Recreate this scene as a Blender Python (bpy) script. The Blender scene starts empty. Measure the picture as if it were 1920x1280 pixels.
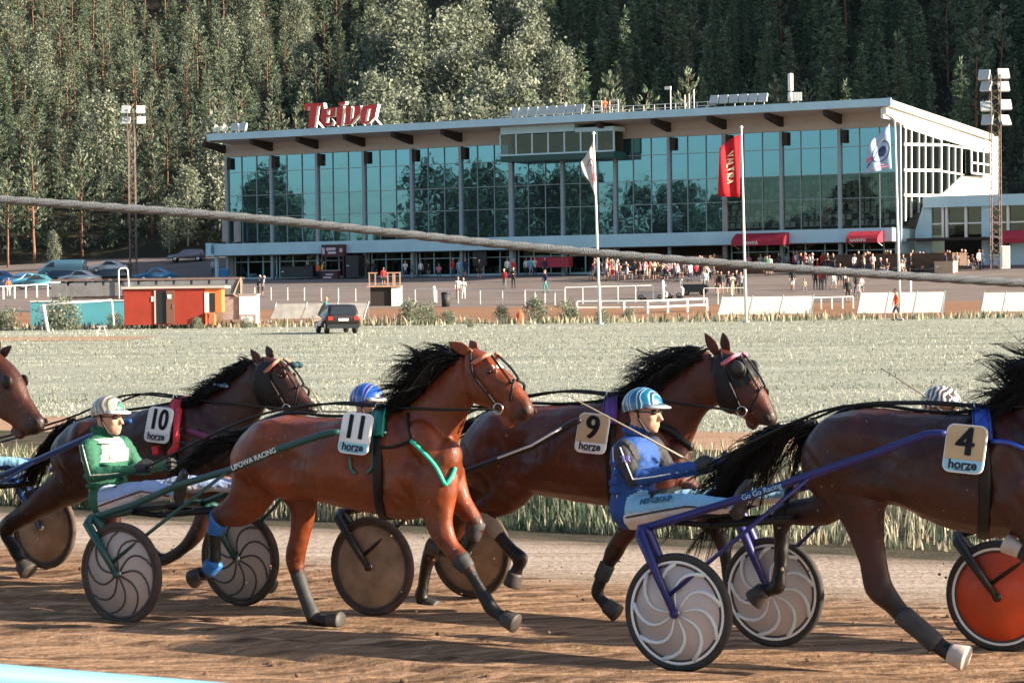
import bpy, bmesh, math, random
import numpy as np
from mathutils import Vector, Matrix
R = math.radians
rng = random.Random(7)
scene = bpy.context.scene
COL = scene.collection
# ---------------- camera ----------------
FPX = 4430.0
PITCH = math.atan(100 / FPX)
ROLL = R(0.7)
CAMZ = 2.26
cam_d = bpy.data.cameras.new('camera'); cam = bpy.data.objects.new('camera', cam_d); COL.objects.link(cam)
cam_d.sensor_width = 36; cam_d.lens = 36 * FPX / 1920
cam_d.clip_start = .5; cam_d.clip_end = 3000
CAMR = Matrix.Rotation(R(90) - PITCH, 3, 'X') @ Matrix.Rotation(-ROLL, 3, 'Z')
cam.matrix_world = Matrix.Translation((0, 0, CAMZ)) @ CAMR.to_4x4()
scene.camera = cam
scene.render.resolution_x = 1024; scene.render.resolution_y = 682
# ---------------- light ----------------
SUN_EL, SUN_AZ = R(20), R(-15)            # azimuth measured from +X, negative = towards the camera side
sd = Vector((math.cos(SUN_EL) * math.cos(SUN_AZ), math.cos(SUN_EL) * math.sin(SUN_AZ), math.sin(SUN_EL)))
world = bpy.data.worlds.new('World'); scene.world = world; world.use_nodes = True
wn = world.node_tree.nodes; wl = world.node_tree.links
sky = wn.new('ShaderNodeTexSky'); sky.sky_type = 'NISHITA'; sky.sun_disc = False
sky.sun_elevation = SUN_EL; sky.sun_rotation = math.atan2(sd.x, sd.y)
sky.air_density = 1.0; sky.dust_density = 1.5; sky.ozone_density = 1.0
wn['Background'].inputs['Strength'].default_value = .075
wl.new(sky.outputs[0], wn['Background'].inputs['Color'])
sun_d = bpy.data.lights.new('sun', 'SUN'); sun_o = bpy.data.objects.new('sun', sun_d); COL.objects.link(sun_o)
sun_d.energy = 5.0; sun_d.angle = R(.5); sun_d.color = (1.0, .86, .68)
sun_o.rotation_euler = (-sd).to_track_quat('-Z', 'Y').to_euler(); sun_o.location = (60, -30, 60)
vs = scene.view_settings; vs.view_transform = 'Standard'; vs.look = 'None'; vs.gamma = 1; vs.exposure = 1.75
# ---------------- picking helpers ----------------
CAMP = Vector((0, 0, CAMZ))
def ray(px, py):
    return CAMR @ Vector(((px - 960) / FPX, (640 - py) / FPX, -1))
def at(px, py, Y):
    d = ray(px, py); return CAMP + d * (Y / d.y)
def plane_hit(px, py, P0, n):
    d = ray(px, py); return CAMP + d * ((Vector(P0) - CAMP).dot(n) / d.dot(n))
TH = R(31)
TD = Vector((math.cos(TH), -math.sin(TH), 0)); LD = Vector((math.sin(TH), math.cos(TH), 0))
# ---------------- materials ----------------
MATS = {}
def nd(t, typ, **kw):
    n = t.nodes.new(typ)
    for k, v in kw.items(): setattr(n, k, v)
    return n
def mat(name, col, rough=.6, metal=0, var=0, vscale=3, bump=0, bscale=20, coat=0, spec=.5, sheen=0, trans=0):
    if name in MATS: return MATS[name]
    m = bpy.data.materials.new(name); m.use_nodes = True; t = m.node_tree
    b = t.nodes['Principled BSDF']
    b.inputs['Base Color'].default_value = (*col, 1); b.inputs['Roughness'].default_value = rough
    b.inputs['Metallic'].default_value = metal; b.inputs['Coat Weight'].default_value = coat
    b.inputs['Specular IOR Level'].default_value = spec; b.inputs['Sheen Weight'].default_value = sheen
    tc = nd(t, 'ShaderNodeTexCoord')
    if var:
        nz = nd(t, 'ShaderNodeTexNoise'); nz.inputs['Scale'].default_value = vscale; nz.inputs['Detail'].default_value = 5
        t.links.new(tc.outputs['Object'], nz.inputs['Vector'])
        rp = nd(t, 'ShaderNodeValToRGB')
        rp.color_ramp.elements[0].position = .3; rp.color_ramp.elements[1].position = .7
        rp.color_ramp.elements[0].color = (*[c * (1 - var) for c in col], 1)
        rp.color_ramp.elements[1].color = (*[min(1, c * (1 + var)) for c in col], 1)
        t.links.new(nz.outputs[0], rp.inputs[0]); t.links.new(rp.outputs[0], b.inputs['Base Color'])
    if bump:
        n2 = nd(t, 'ShaderNodeTexNoise'); n2.inputs['Scale'].default_value = bscale; n2.inputs['Detail'].default_value = 4
        t.links.new(tc.outputs['Object'], n2.inputs['Vector'])
        bp = nd(t, 'ShaderNodeBump'); bp.inputs['Strength'].default_value = bump; bp.inputs['Distance'].default_value = .02
        t.links.new(n2.outputs[0], bp.inputs['Height']); t.links.new(bp.outputs[0], b.inputs['Normal'])
    MATS[name] = m; return m
# ---------------- mesh builder ----------------
class MB:
    def __init__(s): s.v = []; s.f = []; s.m = []; s.k = 0
    def add(s, vs, fs, k=None):
        o = len(s.v); s.v += [tuple(v) for v in vs]; s.f += [tuple(i + o for i in f) for f in fs]; s.m += [s.k if k is None else k] * len(fs); return s
    def box(s, c, d, rot=None, k=None):
        x, y, z = [a / 2 for a in d]; c = Vector(c)
        P = [Vector(p) for p in ((-x,-y,-z),(x,-y,-z),(x,y,-z),(-x,y,-z),(-x,-y,z),(x,-y,z),(x,y,z),(-x,y,z))]
        if rot is not None: P = [rot @ p for p in P]
        return s.add([c + p for p in P], [(0,3,2,1),(4,5,6,7),(0,1,5,4),(1,2,6,5),(2,3,7,6),(3,0,4,7)], k)
    def box2(s, a, b, k=None):
        return s.box([(p + q) / 2 for p, q in zip(a, b)], [abs(q - p) for p, q in zip(a, b)], None, k)
    def rings(s, rings, cap=True, k=None):
        n = len(rings[0]); V = [p for r in rings for p in r]; Fc = []
        for i in range(len(rings) - 1):
            for j in range(n):
                a = i*n + j; b = i*n + (j+1) % n; Fc.append((a, b, b + n, a + n))
        if cap: Fc.append(tuple(range(n))[::-1]); Fc.append(tuple(range((len(rings)-1)*n, len(rings)*n)))
        return s.add(V, Fc, k)
    def tube(s, pts, r, n=8, cap=True, k=None, flat=1.0):
        pts = [Vector(p) for p in pts]; R_ = r if isinstance(r, (list, tuple)) else [r] * len(pts); rg = []
        up = None
        for i, p in enumerate(pts):
            t = (pts[min(i+1, len(pts)-1)] - pts[max(i-1, 0)])
            t = t.normalized() if t.length > 1e-9 else Vector((0,0,1))
            if up is None: up = Vector((0,0,1)) if abs(t.z) < .9 else Vector((0,1,0))
            u = t.cross(up)
            if u.length < 1e-6: u = t.cross(Vector((1,0,0)))
            u.normalize(); w = u.cross(t).normalized(); up = w
            rg.append([p + (u * math.cos(a) * flat + w * math.sin(a)) * R_[i] for a in [2*math.pi*j/n for j in range(n)]])
        return s.rings(rg, cap, k)
    def lathe(s, prof, c, ax, n=32, k=None, closed=False):
        ax = Vector(ax).normalized(); u = ax.orthogonal().normalized(); w = ax.cross(u); c = Vector(c)
        V = [c + ax * h + (u * math.cos(2*math.pi*j/n) + w * math.sin(2*math.pi*j/n)) * r for r, h in prof for j in range(n)]
        Fc = []; m = len(prof)
        for i in range(m if closed else m - 1):
            for j in range(n):
                Fc.append((i*n + j, i*n + (j+1) % n, ((i+1) % m)*n + (j+1) % n, ((i+1) % m)*n + j))
        return s.add(V, Fc, k)
    def torus(s, c, ax, Rr, r, n=40, m=8, k=None):
        return s.lathe([(Rr + r * math.cos(2*math.pi*i/m), r * math.sin(2*math.pi*i/m)) for i in range(m)], c, ax, n, k, True)
    def ball(s, c, d, n=12, m=8, rot=None, k=None):
        c = Vector(c); d = d if isinstance(d, (tuple, list)) else (d, d, d); V = []; Fc = []
        for i in range(m + 1):
            a = math.pi * i / m
            for j in range(n):
                b = 2*math.pi*j/n; p = Vector((math.sin(a)*math.cos(b)*d[0], math.sin(a)*math.sin(b)*d[1], math.cos(a)*d[2]))
                V.append(c + (rot @ p if rot is not None else p))
        for i in range(m):
            for j in range(n): Fc.append((i*n + j, (i+1)*n + j, (i+1)*n + (j+1) % n, i*n + (j+1) % n))
        return s.add(V, Fc, k)
    def prism(s, poly, axis_pts, k=None):
        """extrude polygon (list of 3D points) by vector"""
        e = Vector(axis_pts); P = [Vector(p) for p in poly]; n = len(P)
        return s.add(P + [p + e for p in P], [tuple(range(n))[::-1], tuple(range(n, 2*n))] + [(i, (i+1) % n, (i+1) % n + n, i + n) for i in range(n)], k)
    def build(s, name, mats, parent=None, off=None, smooth=False, fixn=True):
        me = bpy.data.meshes.new(name)
        V = s.v if off is None else [(a - off[0], b - off[1], c - off[2]) for a, b, c in s.v]
        me.from_pydata(V, [], s.f)
        mats = mats if isinstance(mats, (list, tuple)) else [mats]
        for m_ in mats: me.materials.append(m_)
        if len(mats) > 1: me.polygons.foreach_set('material_index', s.m)
        if fixn:
            bm = bmesh.new(); bm.from_mesh(me); bmesh.ops.recalc_face_normals(bm, faces=bm.faces); bm.to_mesh(me); bm.free()
        if smooth: me.polygons.foreach_set('use_smooth', [True] * len(me.polygons))
        me.update()
        return link(name, me, parent)
def link(name, me, parent=None):
    o = bpy.data.objects.new(name, me); COL.objects.link(o)
    if parent is not None: o.parent = parent
    return o
def tag(o, label=None, cat=None, group=None, kind=None):
    for k_, v_ in (('label', label), ('category', cat), ('group', group), ('kind', kind)):
        if v_: o[k_] = v_
    return o
def thing(name, label, cat, loc=(0,0,0), rz=0, group=None):
    o = bpy.data.objects.new(name, None); COL.objects.link(o); o.empty_display_size = .2
    o.location = loc; o.rotation_euler = (0, 0, rz); return tag(o, label, cat, group)
def copy_tree(o, parent=None):
    c = o.copy(); COL.objects.link(c); c.parent = parent
    for ch in list(o.children): copy_tree(ch, c)
    return c
BENCH = bpy.data.scenes.new('bench')          # scratch scene: modifiers and lettering are turned into meshes here
def bake(o):
    BENCH.collection.objects.link(o); vl = BENCH.view_layers[0]; vl.update(); return bpy.data.meshes.new_from_object(o.evaluated_get(vl.depsgraph))
def text_mesh(txt, size, ext=.004, bold=0, shear=0, align='CENTER'):
    cu = bpy.data.curves.new('lettering', 'FONT'); cu.body = txt; cu.size = size; cu.extrude = ext; cu.offset = bold; cu.shear = shear
    cu.align_x = align; cu.align_y = 'CENTER'; cu.resolution_u = 4
    o = bpy.data.objects.new('tmp_text', cu); me = bake(o)
    bpy.data.objects.remove(o); bpy.data.curves.remove(cu); return me
def put_text(txt, name, size, M, m, parent, ext=.004, bold=0, shear=0):
    """text in local xy plane of matrix M (x right, y up, z towards the reader)"""
    me = text_mesh(txt, size, ext, bold, shear); me.transform(M); me.materials.clear(); me.materials.append(m)
    return link(name, me, parent)
def frame(o, x, y):
    x = Vector(x).normalized(); y = Vector(y); y = (y - x * y.dot(x)).normalized(); z = x.cross(y)
    return Matrix.Translation(Vector(o)) @ Matrix((x, y, z)).transposed().to_4x4()
def remesh(mb, voxel, it=6, fac=.5):
    me = bpy.data.meshes.new('tmp'); me.from_pydata(mb.v, [], mb.f)
    bm = bmesh.new(); bm.from_mesh(me); bmesh.ops.recalc_face_normals(bm, faces=bm.faces); bm.to_mesh(me); bm.free()
    o = bpy.data.objects.new('tmp', me)
    md = o.modifiers.new('r', 'REMESH'); md.mode = 'VOXEL'; md.voxel_size = voxel; md.use_smooth_shade = True
    if it:
        sm = o.modifiers.new('s', 'SMOOTH'); sm.factor = fac; sm.iterations = it
    out = bake(o)
    bpy.data.objects.remove(o); bpy.data.meshes.remove(me)
    out.polygons.foreach_set('use_smooth', [True] * len(out.polygons)); return out
def vco(me):
    a = np.empty(len(me.vertices) * 3); me.vertices.foreach_get('co', a); return a.reshape(-1, 3)
# ================= terrain =================
FA = Vector((-29.9, 250, 0)); FD = Vector((.8707, -.4918, 0)); FB = Vector((.4918, .8707, 0))
def sstep(a, b, x):
    t = min(1, max(0, (x - a) / (b - a))); return t * t * (3 - 2 * t)
def yfac(X): return max(188, 250 - .565 * (X + 29.9))
def yedge(X): return min(yfac(X) + 25.4, 288) if X < -30 else max(yfac(X) + 25.4, 285 - .565 * max(0, X + 8) if X > -30 else 285)
def gz(X, Y):
    q = LD.x * X + LD.y * Y
    if q < 19.8: z = -.025 * (q - 12.3)
    else: z = -.1875 + .2875 * sstep(19.8, 60, q)
    if Y > 140:
        z += .8 * sstep(140, 178, Y)
        yf = yfac(X)
        if Y > 175: z += 2.5 * min(1, (Y - 175) / (yf - 6 - 175))
        if Y > yf: z += .12 * min(25, min(Y, yedge(X)) - yf)
        v = Y - yedge(X)
        if v > 0:
            z += .40 * v - (.25 * max(0, v - 170)) + 1.2 * math.sin(X * .06 + 1) * sstep(0, 30, v) + 1.5 * math.sin(Y * .05 + X * .03) * sstep(0, 40, v)
        if X > 72: z += min(56, (X - 72) * .75) * sstep(2, 50, Y - yf - 12)  # unseen spur past the right edge, shaped to keep the right hillside in shade
    return z
def gp(X, Y, dz=0): return Vector((X, Y, gz(X, Y) + dz))
def on_ground(px, py):
    """point of the terrain seen at a photo pixel"""
    d = ray(px, py); s = 4.0
    while s < 700:
        p = CAMP + d * s
        if p.z <= gz(p.x, p.y): break
        s += .25
    lo, hi = s - .25, s
    for _ in range(20):
        m_ = (lo + hi) / 2; p = CAMP + d * m_
        if p.z <= gz(p.x, p.y): hi = m_
        else: lo = m_
    p = CAMP + d * hi; return Vector((p.x, p.y, gz(p.x, p.y)))
def grid(name, P, m, smooth=True):
    nr, nc = len(P), len(P[0]); V = [p for r in P for p in r]
    Fc = [(i*nc+j, i*nc+j+1, (i+1)*nc+j+1, (i+1)*nc+j) for i in range(nr-1) for j in range(nc-1)]
    me = bpy.data.meshes.new(name); me.from_pydata([tuple(v) for v in V], [], Fc); me.materials.append(m)
    me.polygons.foreach_set('use_smooth', [smooth] * len(Fc)); me.update()
    if len(Fc) and me.polygons[0].normal.z < 0: me.flip_normals()
    return tag(link(name, me), kind='structure')
def lin(a, b, n): return [a + (b - a) * i / n for i in range(n + 1)]
def ground_mat(name, stops, rot=0, sc=(1, 1, 1), detail=8, rough=.95, bump=.4, bscale=30, speck=None, edge=None, groove=0):
    m = bpy.data.materials.new(name); m.use_nodes = True; t = m.node_tree; b = t.nodes['Principled BSDF']; b.inputs['Roughness'].default_value = rough
    b.inputs['Specular IOR Level'].default_value = .15
    tc = nd(t, 'ShaderNodeTexCoord'); mp = nd(t, 'ShaderNodeMapping'); mp.inputs['Rotation'].default_value = (0, 0, rot); mp.inputs['Scale'].default_value = sc
    t.links.new(tc.outputs['Object'], mp.inputs[0])
    nz = nd(t, 'ShaderNodeTexNoise'); nz.inputs['Scale'].default_value = 1; nz.inputs['Detail'].default_value = detail; nz.inputs['Roughness'].default_value = .62
    t.links.new(mp.outputs[0], nz.inputs['Vector'])
    rp = nd(t, 'ShaderNodeValToRGB'); e = rp.color_ramp.elements
    for i, (p, c) in enumerate(stops):
        el = e[i] if i < 2 else e.new(p)
        el.position = p; el.color = (*c, 1)
    t.links.new(nz.outputs[0], rp.inputs[0]); last = rp.outputs[0]
    if speck:
        vz = nd(t, 'ShaderNodeTexNoise'); vz.inputs['Scale'].default_value = speck[0]; vz.inputs['Detail'].default_value = 3
        t.links.new(tc.outputs['Object'], vz.inputs['Vector'])
        mr = nd(t, 'ShaderNodeMapRange'); mr.inputs[1].default_value = speck[1]; mr.inputs[2].default_value = speck[1] + .06
        t.links.new(vz.outputs[0], mr.inputs[0])
        mx = nd(t, 'ShaderNodeMixRGB'); mx.inputs[2].default_value = (*speck[2], 1)
        t.links.new(mr.outputs[0], mx.inputs[0]); t.links.new(last, mx.inputs[1]); last = mx.outputs[0]
    if edge:                                  # ragged change to the next ground across the track
        q0, q1, c2 = edge; dp = nd(t, 'ShaderNodeVectorMath', operation='DOT_PRODUCT'); dp.inputs[1].default_value = (LD.x, LD.y, 0); t.links.new(tc.outputs['Object'], dp.inputs[0])
        ad = nd(t, 'ShaderNodeMath', operation='MULTIPLY_ADD'); ad.inputs[1].default_value = 2.6 * (q1 - q0); t.links.new(nz.outputs[0], ad.inputs[0]); t.links.new(dp.outputs['Value'], ad.inputs[2])
        mr = nd(t, 'ShaderNodeMapRange'); mr.inputs[1].default_value = q0 + 1.3 * (q1 - q0); mr.inputs[2].default_value = q1 + 1.3 * (q1 - q0); t.links.new(ad.outputs[0], mr.inputs[0])
        mx = nd(t, 'ShaderNodeMixRGB'); mx.inputs[2].default_value = (*c2, 1); t.links.new(mr.outputs[0], mx.inputs[0]); t.links.new(last, mx.inputs[1]); last = mx.outputs[0]
    t.links.new(last, b.inputs['Base Color'])
    n2 = nd(t, 'ShaderNodeTexNoise'); n2.inputs['Scale'].default_value = bscale; n2.inputs['Detail'].default_value = 5
    t.links.new(tc.outputs['Object'], n2.inputs['Vector'])
    bp = nd(t, 'ShaderNodeBump'); bp.inputs['Strength'].default_value = bump; bp.inputs['Distance'].default_value = .04; hgt = n2.outputs[0]
    if groove:
        m3 = nd(t, 'ShaderNodeMapping'); m3.inputs['Rotation'].default_value = (0, 0, rot); m3.inputs['Scale'].default_value = (.8, 16, 1); t.links.new(tc.outputs['Object'], m3.inputs[0])
        n3 = nd(t, 'ShaderNodeTexNoise'); n3.inputs['Scale'].default_value = 1; n3.inputs['Detail'].default_value = 6; n3.inputs['Roughness'].default_value = .7; t.links.new(m3.outputs[0], n3.inputs['Vector'])
        ad = nd(t, 'ShaderNodeMath', operation='MULTIPLY_ADD'); ad.inputs[1].default_value = groove; t.links.new(n3.outputs[0], ad.inputs[0]); t.links.new(n2.outputs[0], ad.inputs[2]); hgt = ad.outputs[0]
    t.links.new(hgt, bp.inputs['Height']); t.links.new(bp.outputs[0], b.inputs['Normal'])
    return m
M_track = ground_mat('track_dirt', [(.36, (.105, .060, .037)), (.64, (.50, .31, .195)), (.5, (.28, .168, .10))], TH, (.22, 9, 1), bump=.9, bscale=14, speck=(9, .66, (.42, .28, .17)), edge=(15.9, 17.0, (.36, .28, .215)), groove=2.2)
M_margin = ground_mat('pale_gravel', [(.3, (.24, .18, .14)), (.7, (.44, .36, .30))], TH, (.5, 6, 1), bump=.7, bscale=16, speck=(8, .66, (.15, .095, .06)), edge=(19.0, 19.9, (.10, .075, .05)), groove=1.2)
M_verge = ground_mat('verge_soil', [(.3, (.028, .024, .016)), (.7, (.085, .07, .045))], 0, (2, 2, 1))
M_path = ground_mat('sandy_dirt', [(.3, (.22, .13, .08)), (.7, (.42, .28, .19))], TH, (.5, 5, 1))
M_field = ground_mat('field_turf', [(.3, (.195, .208, .165)), (.7, (.335, .335, .282)), (.5, (.262, .272, .22))], .1, (.12, .5, 1), bump=.8, bscale=6, speck=(2.2, .62, (.12, .13, .085)))
M_strack = ground_mat('stands_track_dirt', [(.3, (.17, .085, .05)), (.7, (.30, .17, .10))], 0, (.05, .8, 1))
M_apron = ground_mat('asphalt', [(.3, (.13, .105, .095)), (.7, (.20, .165, .15))], .4, (.15, .3, 1), bump=.2)
M_hill = ground_mat('forest_floor', [(.3, (.018, .018, .012)), (.7, (.05, .042, .025))], 0, (.2, .2, .2))
def vn(x, seed=0):                      # smooth 1-d value noise
    i = math.floor(x); f = x - i; f = f * f * (3 - 2 * f)
    h = lambda k: (math.sin((k + seed * 17.3) * 127.1) * 43758.5453) % 1
    return h(i) * (1 - f) + h(i + 1) * f
def rut(q, t):
    a = vn(q * 3.1 + .25 * vn(t * .22, 3), 1) * .5 + vn(q * 7.3 + .3 * vn(t * .35, 5), 2) * .35 + vn(q * 15 + .3 * vn(t * .6, 6), 4) * .25
    return (a - .5) * .085 * (.6 + .8 * vn(t * .3 + q * .4, 7)) + .022 * (vn(t * 3 + 9 * vn(q * 6, 8), 9) - .5)
def qt(q, t): return LD * q + TD * t
tl = lin(-90, -16, 12)[:-1] + lin(-16, 14, 190) + lin(14, 90, 12)[1:]
tl2 = lin(-90, -16, 12)[:-1] + lin(-16, 14, 90) + lin(14, 90, 12)[1:]
def strip(name, ql, tl_, m, rutted=False):
    P = []
    for q in ql:
        r_ = []
        for t in tl_:
            p = qt(q, t); z = gz(p.x, p.y)
            if rutted: z += rut(q, t) * sstep(4, 6, q) * (1 - sstep(17, 17.2, q)) * (1 if -16 < t < 14 else 0)
            r_.append((p.x, p.y, z))
        P.append(r_)
    return grid(name, P, m)
strip('track', lin(-45, 6, 10)[:-1] + lin(6, 17.2, 300), tl, M_track, True)
strip('track_margin', lin(17.2, 19.8, 12), tl2, M_margin)
strip('verge', lin(19.8, 31, 20), tl2, M_verge)
strip('sandy_path', lin(31, 34.5, 6), tl2, M_path)
P = []
for u in lin(0, 1, 60):
    row = []
    for t in lin(-75, 75, 60):
        a = qt(34.5, t); b = Vector((1.5 * t, 145, 0)); p = a.lerp(b, u); row.append((p.x, p.y, gz(p.x, p.y)))
    P.append(row)
grid('grass_field', P, M_field)
XL = lin(-112.5, 112.5, 90)
grid('stands_track', [[gp(x, y) for x in XL] for y in lin(145, 175, 12)], M_strack)
grid('apron', [[gp(x, 175 + (yedge(x) - 175) * u) for x in XL] for u in lin(0, 1, 30)], M_apron)
XH = lin(-180, -60, 12)[:-1] + lin(-60, 112.5, 80)[:-1] + lin(112.5, 260, 14)
grid('hillside', [[gp(x, yedge(x) + 330 * u ** 1.4) for x in XH] for u in lin(0, 1, 70)], M_hill)
# out of view: plain ground to both sides so that the sheet goes on
M_meadow = ground_mat('meadow', [(.3, (.10, .11, .06)), (.7, (.2, .19, .12))], 0, (.1, .1, 1))
# ---------------- grass ----------------
def blade_mat(name, cols, trans=.35):
    m = bpy.data.materials.new(name); m.use_nodes = True; t = m.node_tree; b = t.nodes['Principled BSDF']; out = t.nodes['Material Output']
    at_ = nd(t, 'ShaderNodeAttribute'); at_.attribute_name = 'tint'
    rp = nd(t, 'ShaderNodeValToRGB'); e = rp.color_ramp.elements
    for i, (p, c) in enumerate(cols):
        el = e[i] if i < 2 else e.new(p)
        el.position = p; el.color = (*c, 1)
    t.links.new(at_.outputs['Fac'], rp.inputs[0]); t.links.new(rp.outputs[0], b.inputs['Base Color'])
    b.inputs['Roughness'].default_value = .7; b.inputs['Specular IOR Level'].default_value = .25
    tr = nd(t, 'ShaderNodeBsdfTranslucent'); t.links.new(rp.outputs[0], tr.inputs['Color'])
    mx = nd(t, 'ShaderNodeMixShader'); mx.inputs[0].default_value = trans
    t.links.new(b.outputs[0], mx.inputs[1]); t.links.new(tr.outputs[0], mx.inputs[2]); t.links.new(mx.outputs[0], out.inputs['Surface'])
    return m
nprng = np.random.default_rng(5)
def blades(name, XY, H, W, tint, m, lean=.35):
    n = len(XY); a = nprng.uniform(0, 2*np.pi, n); la = nprng.uniform(0, 2*np.pi, n); ll = nprng.uniform(0, lean, n) * H
    Z = np.array([gz(x, y) for x, y in XY]) - .02
    dx, dy = np.cos(a) * W / 2, np.sin(a) * W / 2; lx, ly = np.cos(la) * ll, np.sin(la) * ll
    V = np.zeros((n, 5, 3))
    V[:, 0] = np.stack([XY[:, 0] - dx, XY[:, 1] - dy, Z], 1); V[:, 1] = np.stack([XY[:, 0] + dx, XY[:, 1] + dy, Z], 1)
    V[:, 2] = np.stack([XY[:, 0] + dx * .8 + lx * .4, XY[:, 1] + dy * .8 + ly * .4, Z + H * .6], 1)
    V[:, 3] = np.stack([XY[:, 0] - dx * .8 + lx * .4, XY[:, 1] - dy * .8 + ly * .4, Z + H * .6], 1)
    V[:, 4] = np.stack([XY[:, 0] + lx, XY[:, 1] + ly, Z + H], 1)
    base = (np.arange(n) * 5)[:, None]
    quads = base + np.array([0, 1, 2, 3]); tris = base + np.array([3, 2, 4])
    me = bpy.data.meshes.new(name)
    me.vertices.add(n * 5); me.vertices.foreach_set('co', V.reshape(-1))
    li = np.concatenate([quads.reshape(-1), tris.reshape(-1)])
    me.loops.add(len(li)); me.loops.foreach_set('vertex_index', li)
    me.polygons.add(2 * n)
    ls = np.concatenate([np.arange(n) * 4, n * 4 + np.arange(n) * 3]); me.polygons.foreach_set('loop_start', ls)
    me.update(calc_edges=True); me.validate()
    at_ = me.attributes.new('tint', 'FLOAT', 'POINT'); at_.data.foreach_set('value', np.repeat(tint, 5))
    me.materials.append(m); return tag(link(name, me), kind='stuff')
M_grass = blade_mat('dry_grass', [(0, (.135, .155, .115)), (1, (.50, .495, .43)), (.5, (.268, .285, .228)), (.8, (.352, .36, .30))])
M_reed = blade_mat('tall_grass', [(0, (.04, .075, .045)), (1, (.66, .50, .34)), (.3, (.12, .15, .09)), (.5, (.44, .40, .29))])
def clumpy(XY, s, seed):
    return np.array([vn(x * s + 3.7 * vn(y * s * .8, seed), seed) * .6 + vn(y * s * 1.3 + 2.1 * vn(x * s, seed + 1), seed + 2) * .4 for x, y in XY])
# field: low turf, thinner with distance
n = 190000; Y = 30 * (147 / 30) ** nprng.uniform(0, 1, n) ; X = nprng.uniform(-.245, .245, n) * Y
XY = np.stack([X, Y], 1); q = LD.x * X + LD.y * Y
c = clumpy(XY, .35, 11)
keep = (q > 34.2) & (Y < 144.5) & (nprng.uniform(0, 1, n) < .35 + c) ; XY, c = XY[keep], c[keep]; n = len(XY)
H = nprng.uniform(.02, .065, n) * (.6 + .8 * c) + (nprng.uniform(0, 1, n) > .988) * nprng.uniform(.04, .16, n)
st_ = np.array([vn(y * .55 + .4 * vn(x * .06, 61), 62) for x, y in XY])
tint = np.clip(-.06 + .42 * c + .66 * st_ + nprng.normal(0, .11, n) + (H > .14) * .3, 0, 1)
blades('grass', XY, H, .011 + .00042 * XY[:, 1], tint, M_grass, .7)
# verge: tall dry stalks over green
n = 46000; q = 20.45 + 10.5 * nprng.uniform(0, 1, n) ** 1.8; t = nprng.uniform(-24, 16, n)
XY = np.stack([LD.x * q + TD.x * t, LD.y * q + TD.y * t], 1); c = clumpy(XY, .9, 21) ** 1.4 * 1.25
q_t = np.clip((q - 19.8) / 1.2, .25, 1)
H = (.12 + .78 * c * nprng.uniform(.35, 1, n)) * q_t * np.where(q > 24, .55, 1) * (.55 + .95 * clumpy(XY, .3, 71))
kp = nprng.uniform(0, 1, n) < np.clip((clumpy(XY, .85, 21) - .10) * 2.6, .42, 1); XY, q, H = XY[kp], q[kp], H[kp]; n = len(XY)
tint = np.clip(nprng.normal(.34, .24, n) + 1.1 * (clumpy(XY, .75, 31) - .48), 0, 1)
blades('tall_grass', XY, H, nprng.uniform(.012, .03, n), tint, M_reed, .5)
# ================= grandstand =================
ROT_F = math.atan2(FD.y, FD.x); LX = 74.7
def bpick(px, py, y=0):
    """local (x, z) on the plane y = const of the building"""
    p = plane_hit(px, py, FA + FB * y, FB); return ((p - FA).dot(FD), p.z)
def spick(px, py, x=LX):
    p = plane_hit(px, py, FA + FD * x, FD); return ((p - FA).dot(FB), p.z)
def bw(x, y, z): return FA + FD * x + FB * y + Vector((0, 0, z))
M_fascia = mat('pale_blue_paint', (.42, .62, .70), .55, var=.07, vscale=.6); M_offw = mat('warm_white_render', (.46, .41, .37), .8, var=.08, vscale=.5)
M_wpaint = mat('white_paint', (.76, .74, .70), .6, var=.05, vscale=.8); M_alu = mat('grey_aluminium', (.28, .33, .35), .5, .2)
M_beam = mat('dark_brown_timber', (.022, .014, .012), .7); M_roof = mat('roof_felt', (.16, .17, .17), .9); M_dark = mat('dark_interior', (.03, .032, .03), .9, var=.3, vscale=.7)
M_gpanel = mat('dark_green_panel', (.008, .055, .045), .35); M_redaw = mat('red_awning', (.34, .018, .04), .75, var=.12, vscale=2); M_conc = mat('concrete', (.30, .29, .28), .9, var=.15, vscale=1)
M_brown = mat('brown_timber', (.10, .055, .035), .8, var=.3, vscale=3)
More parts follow.
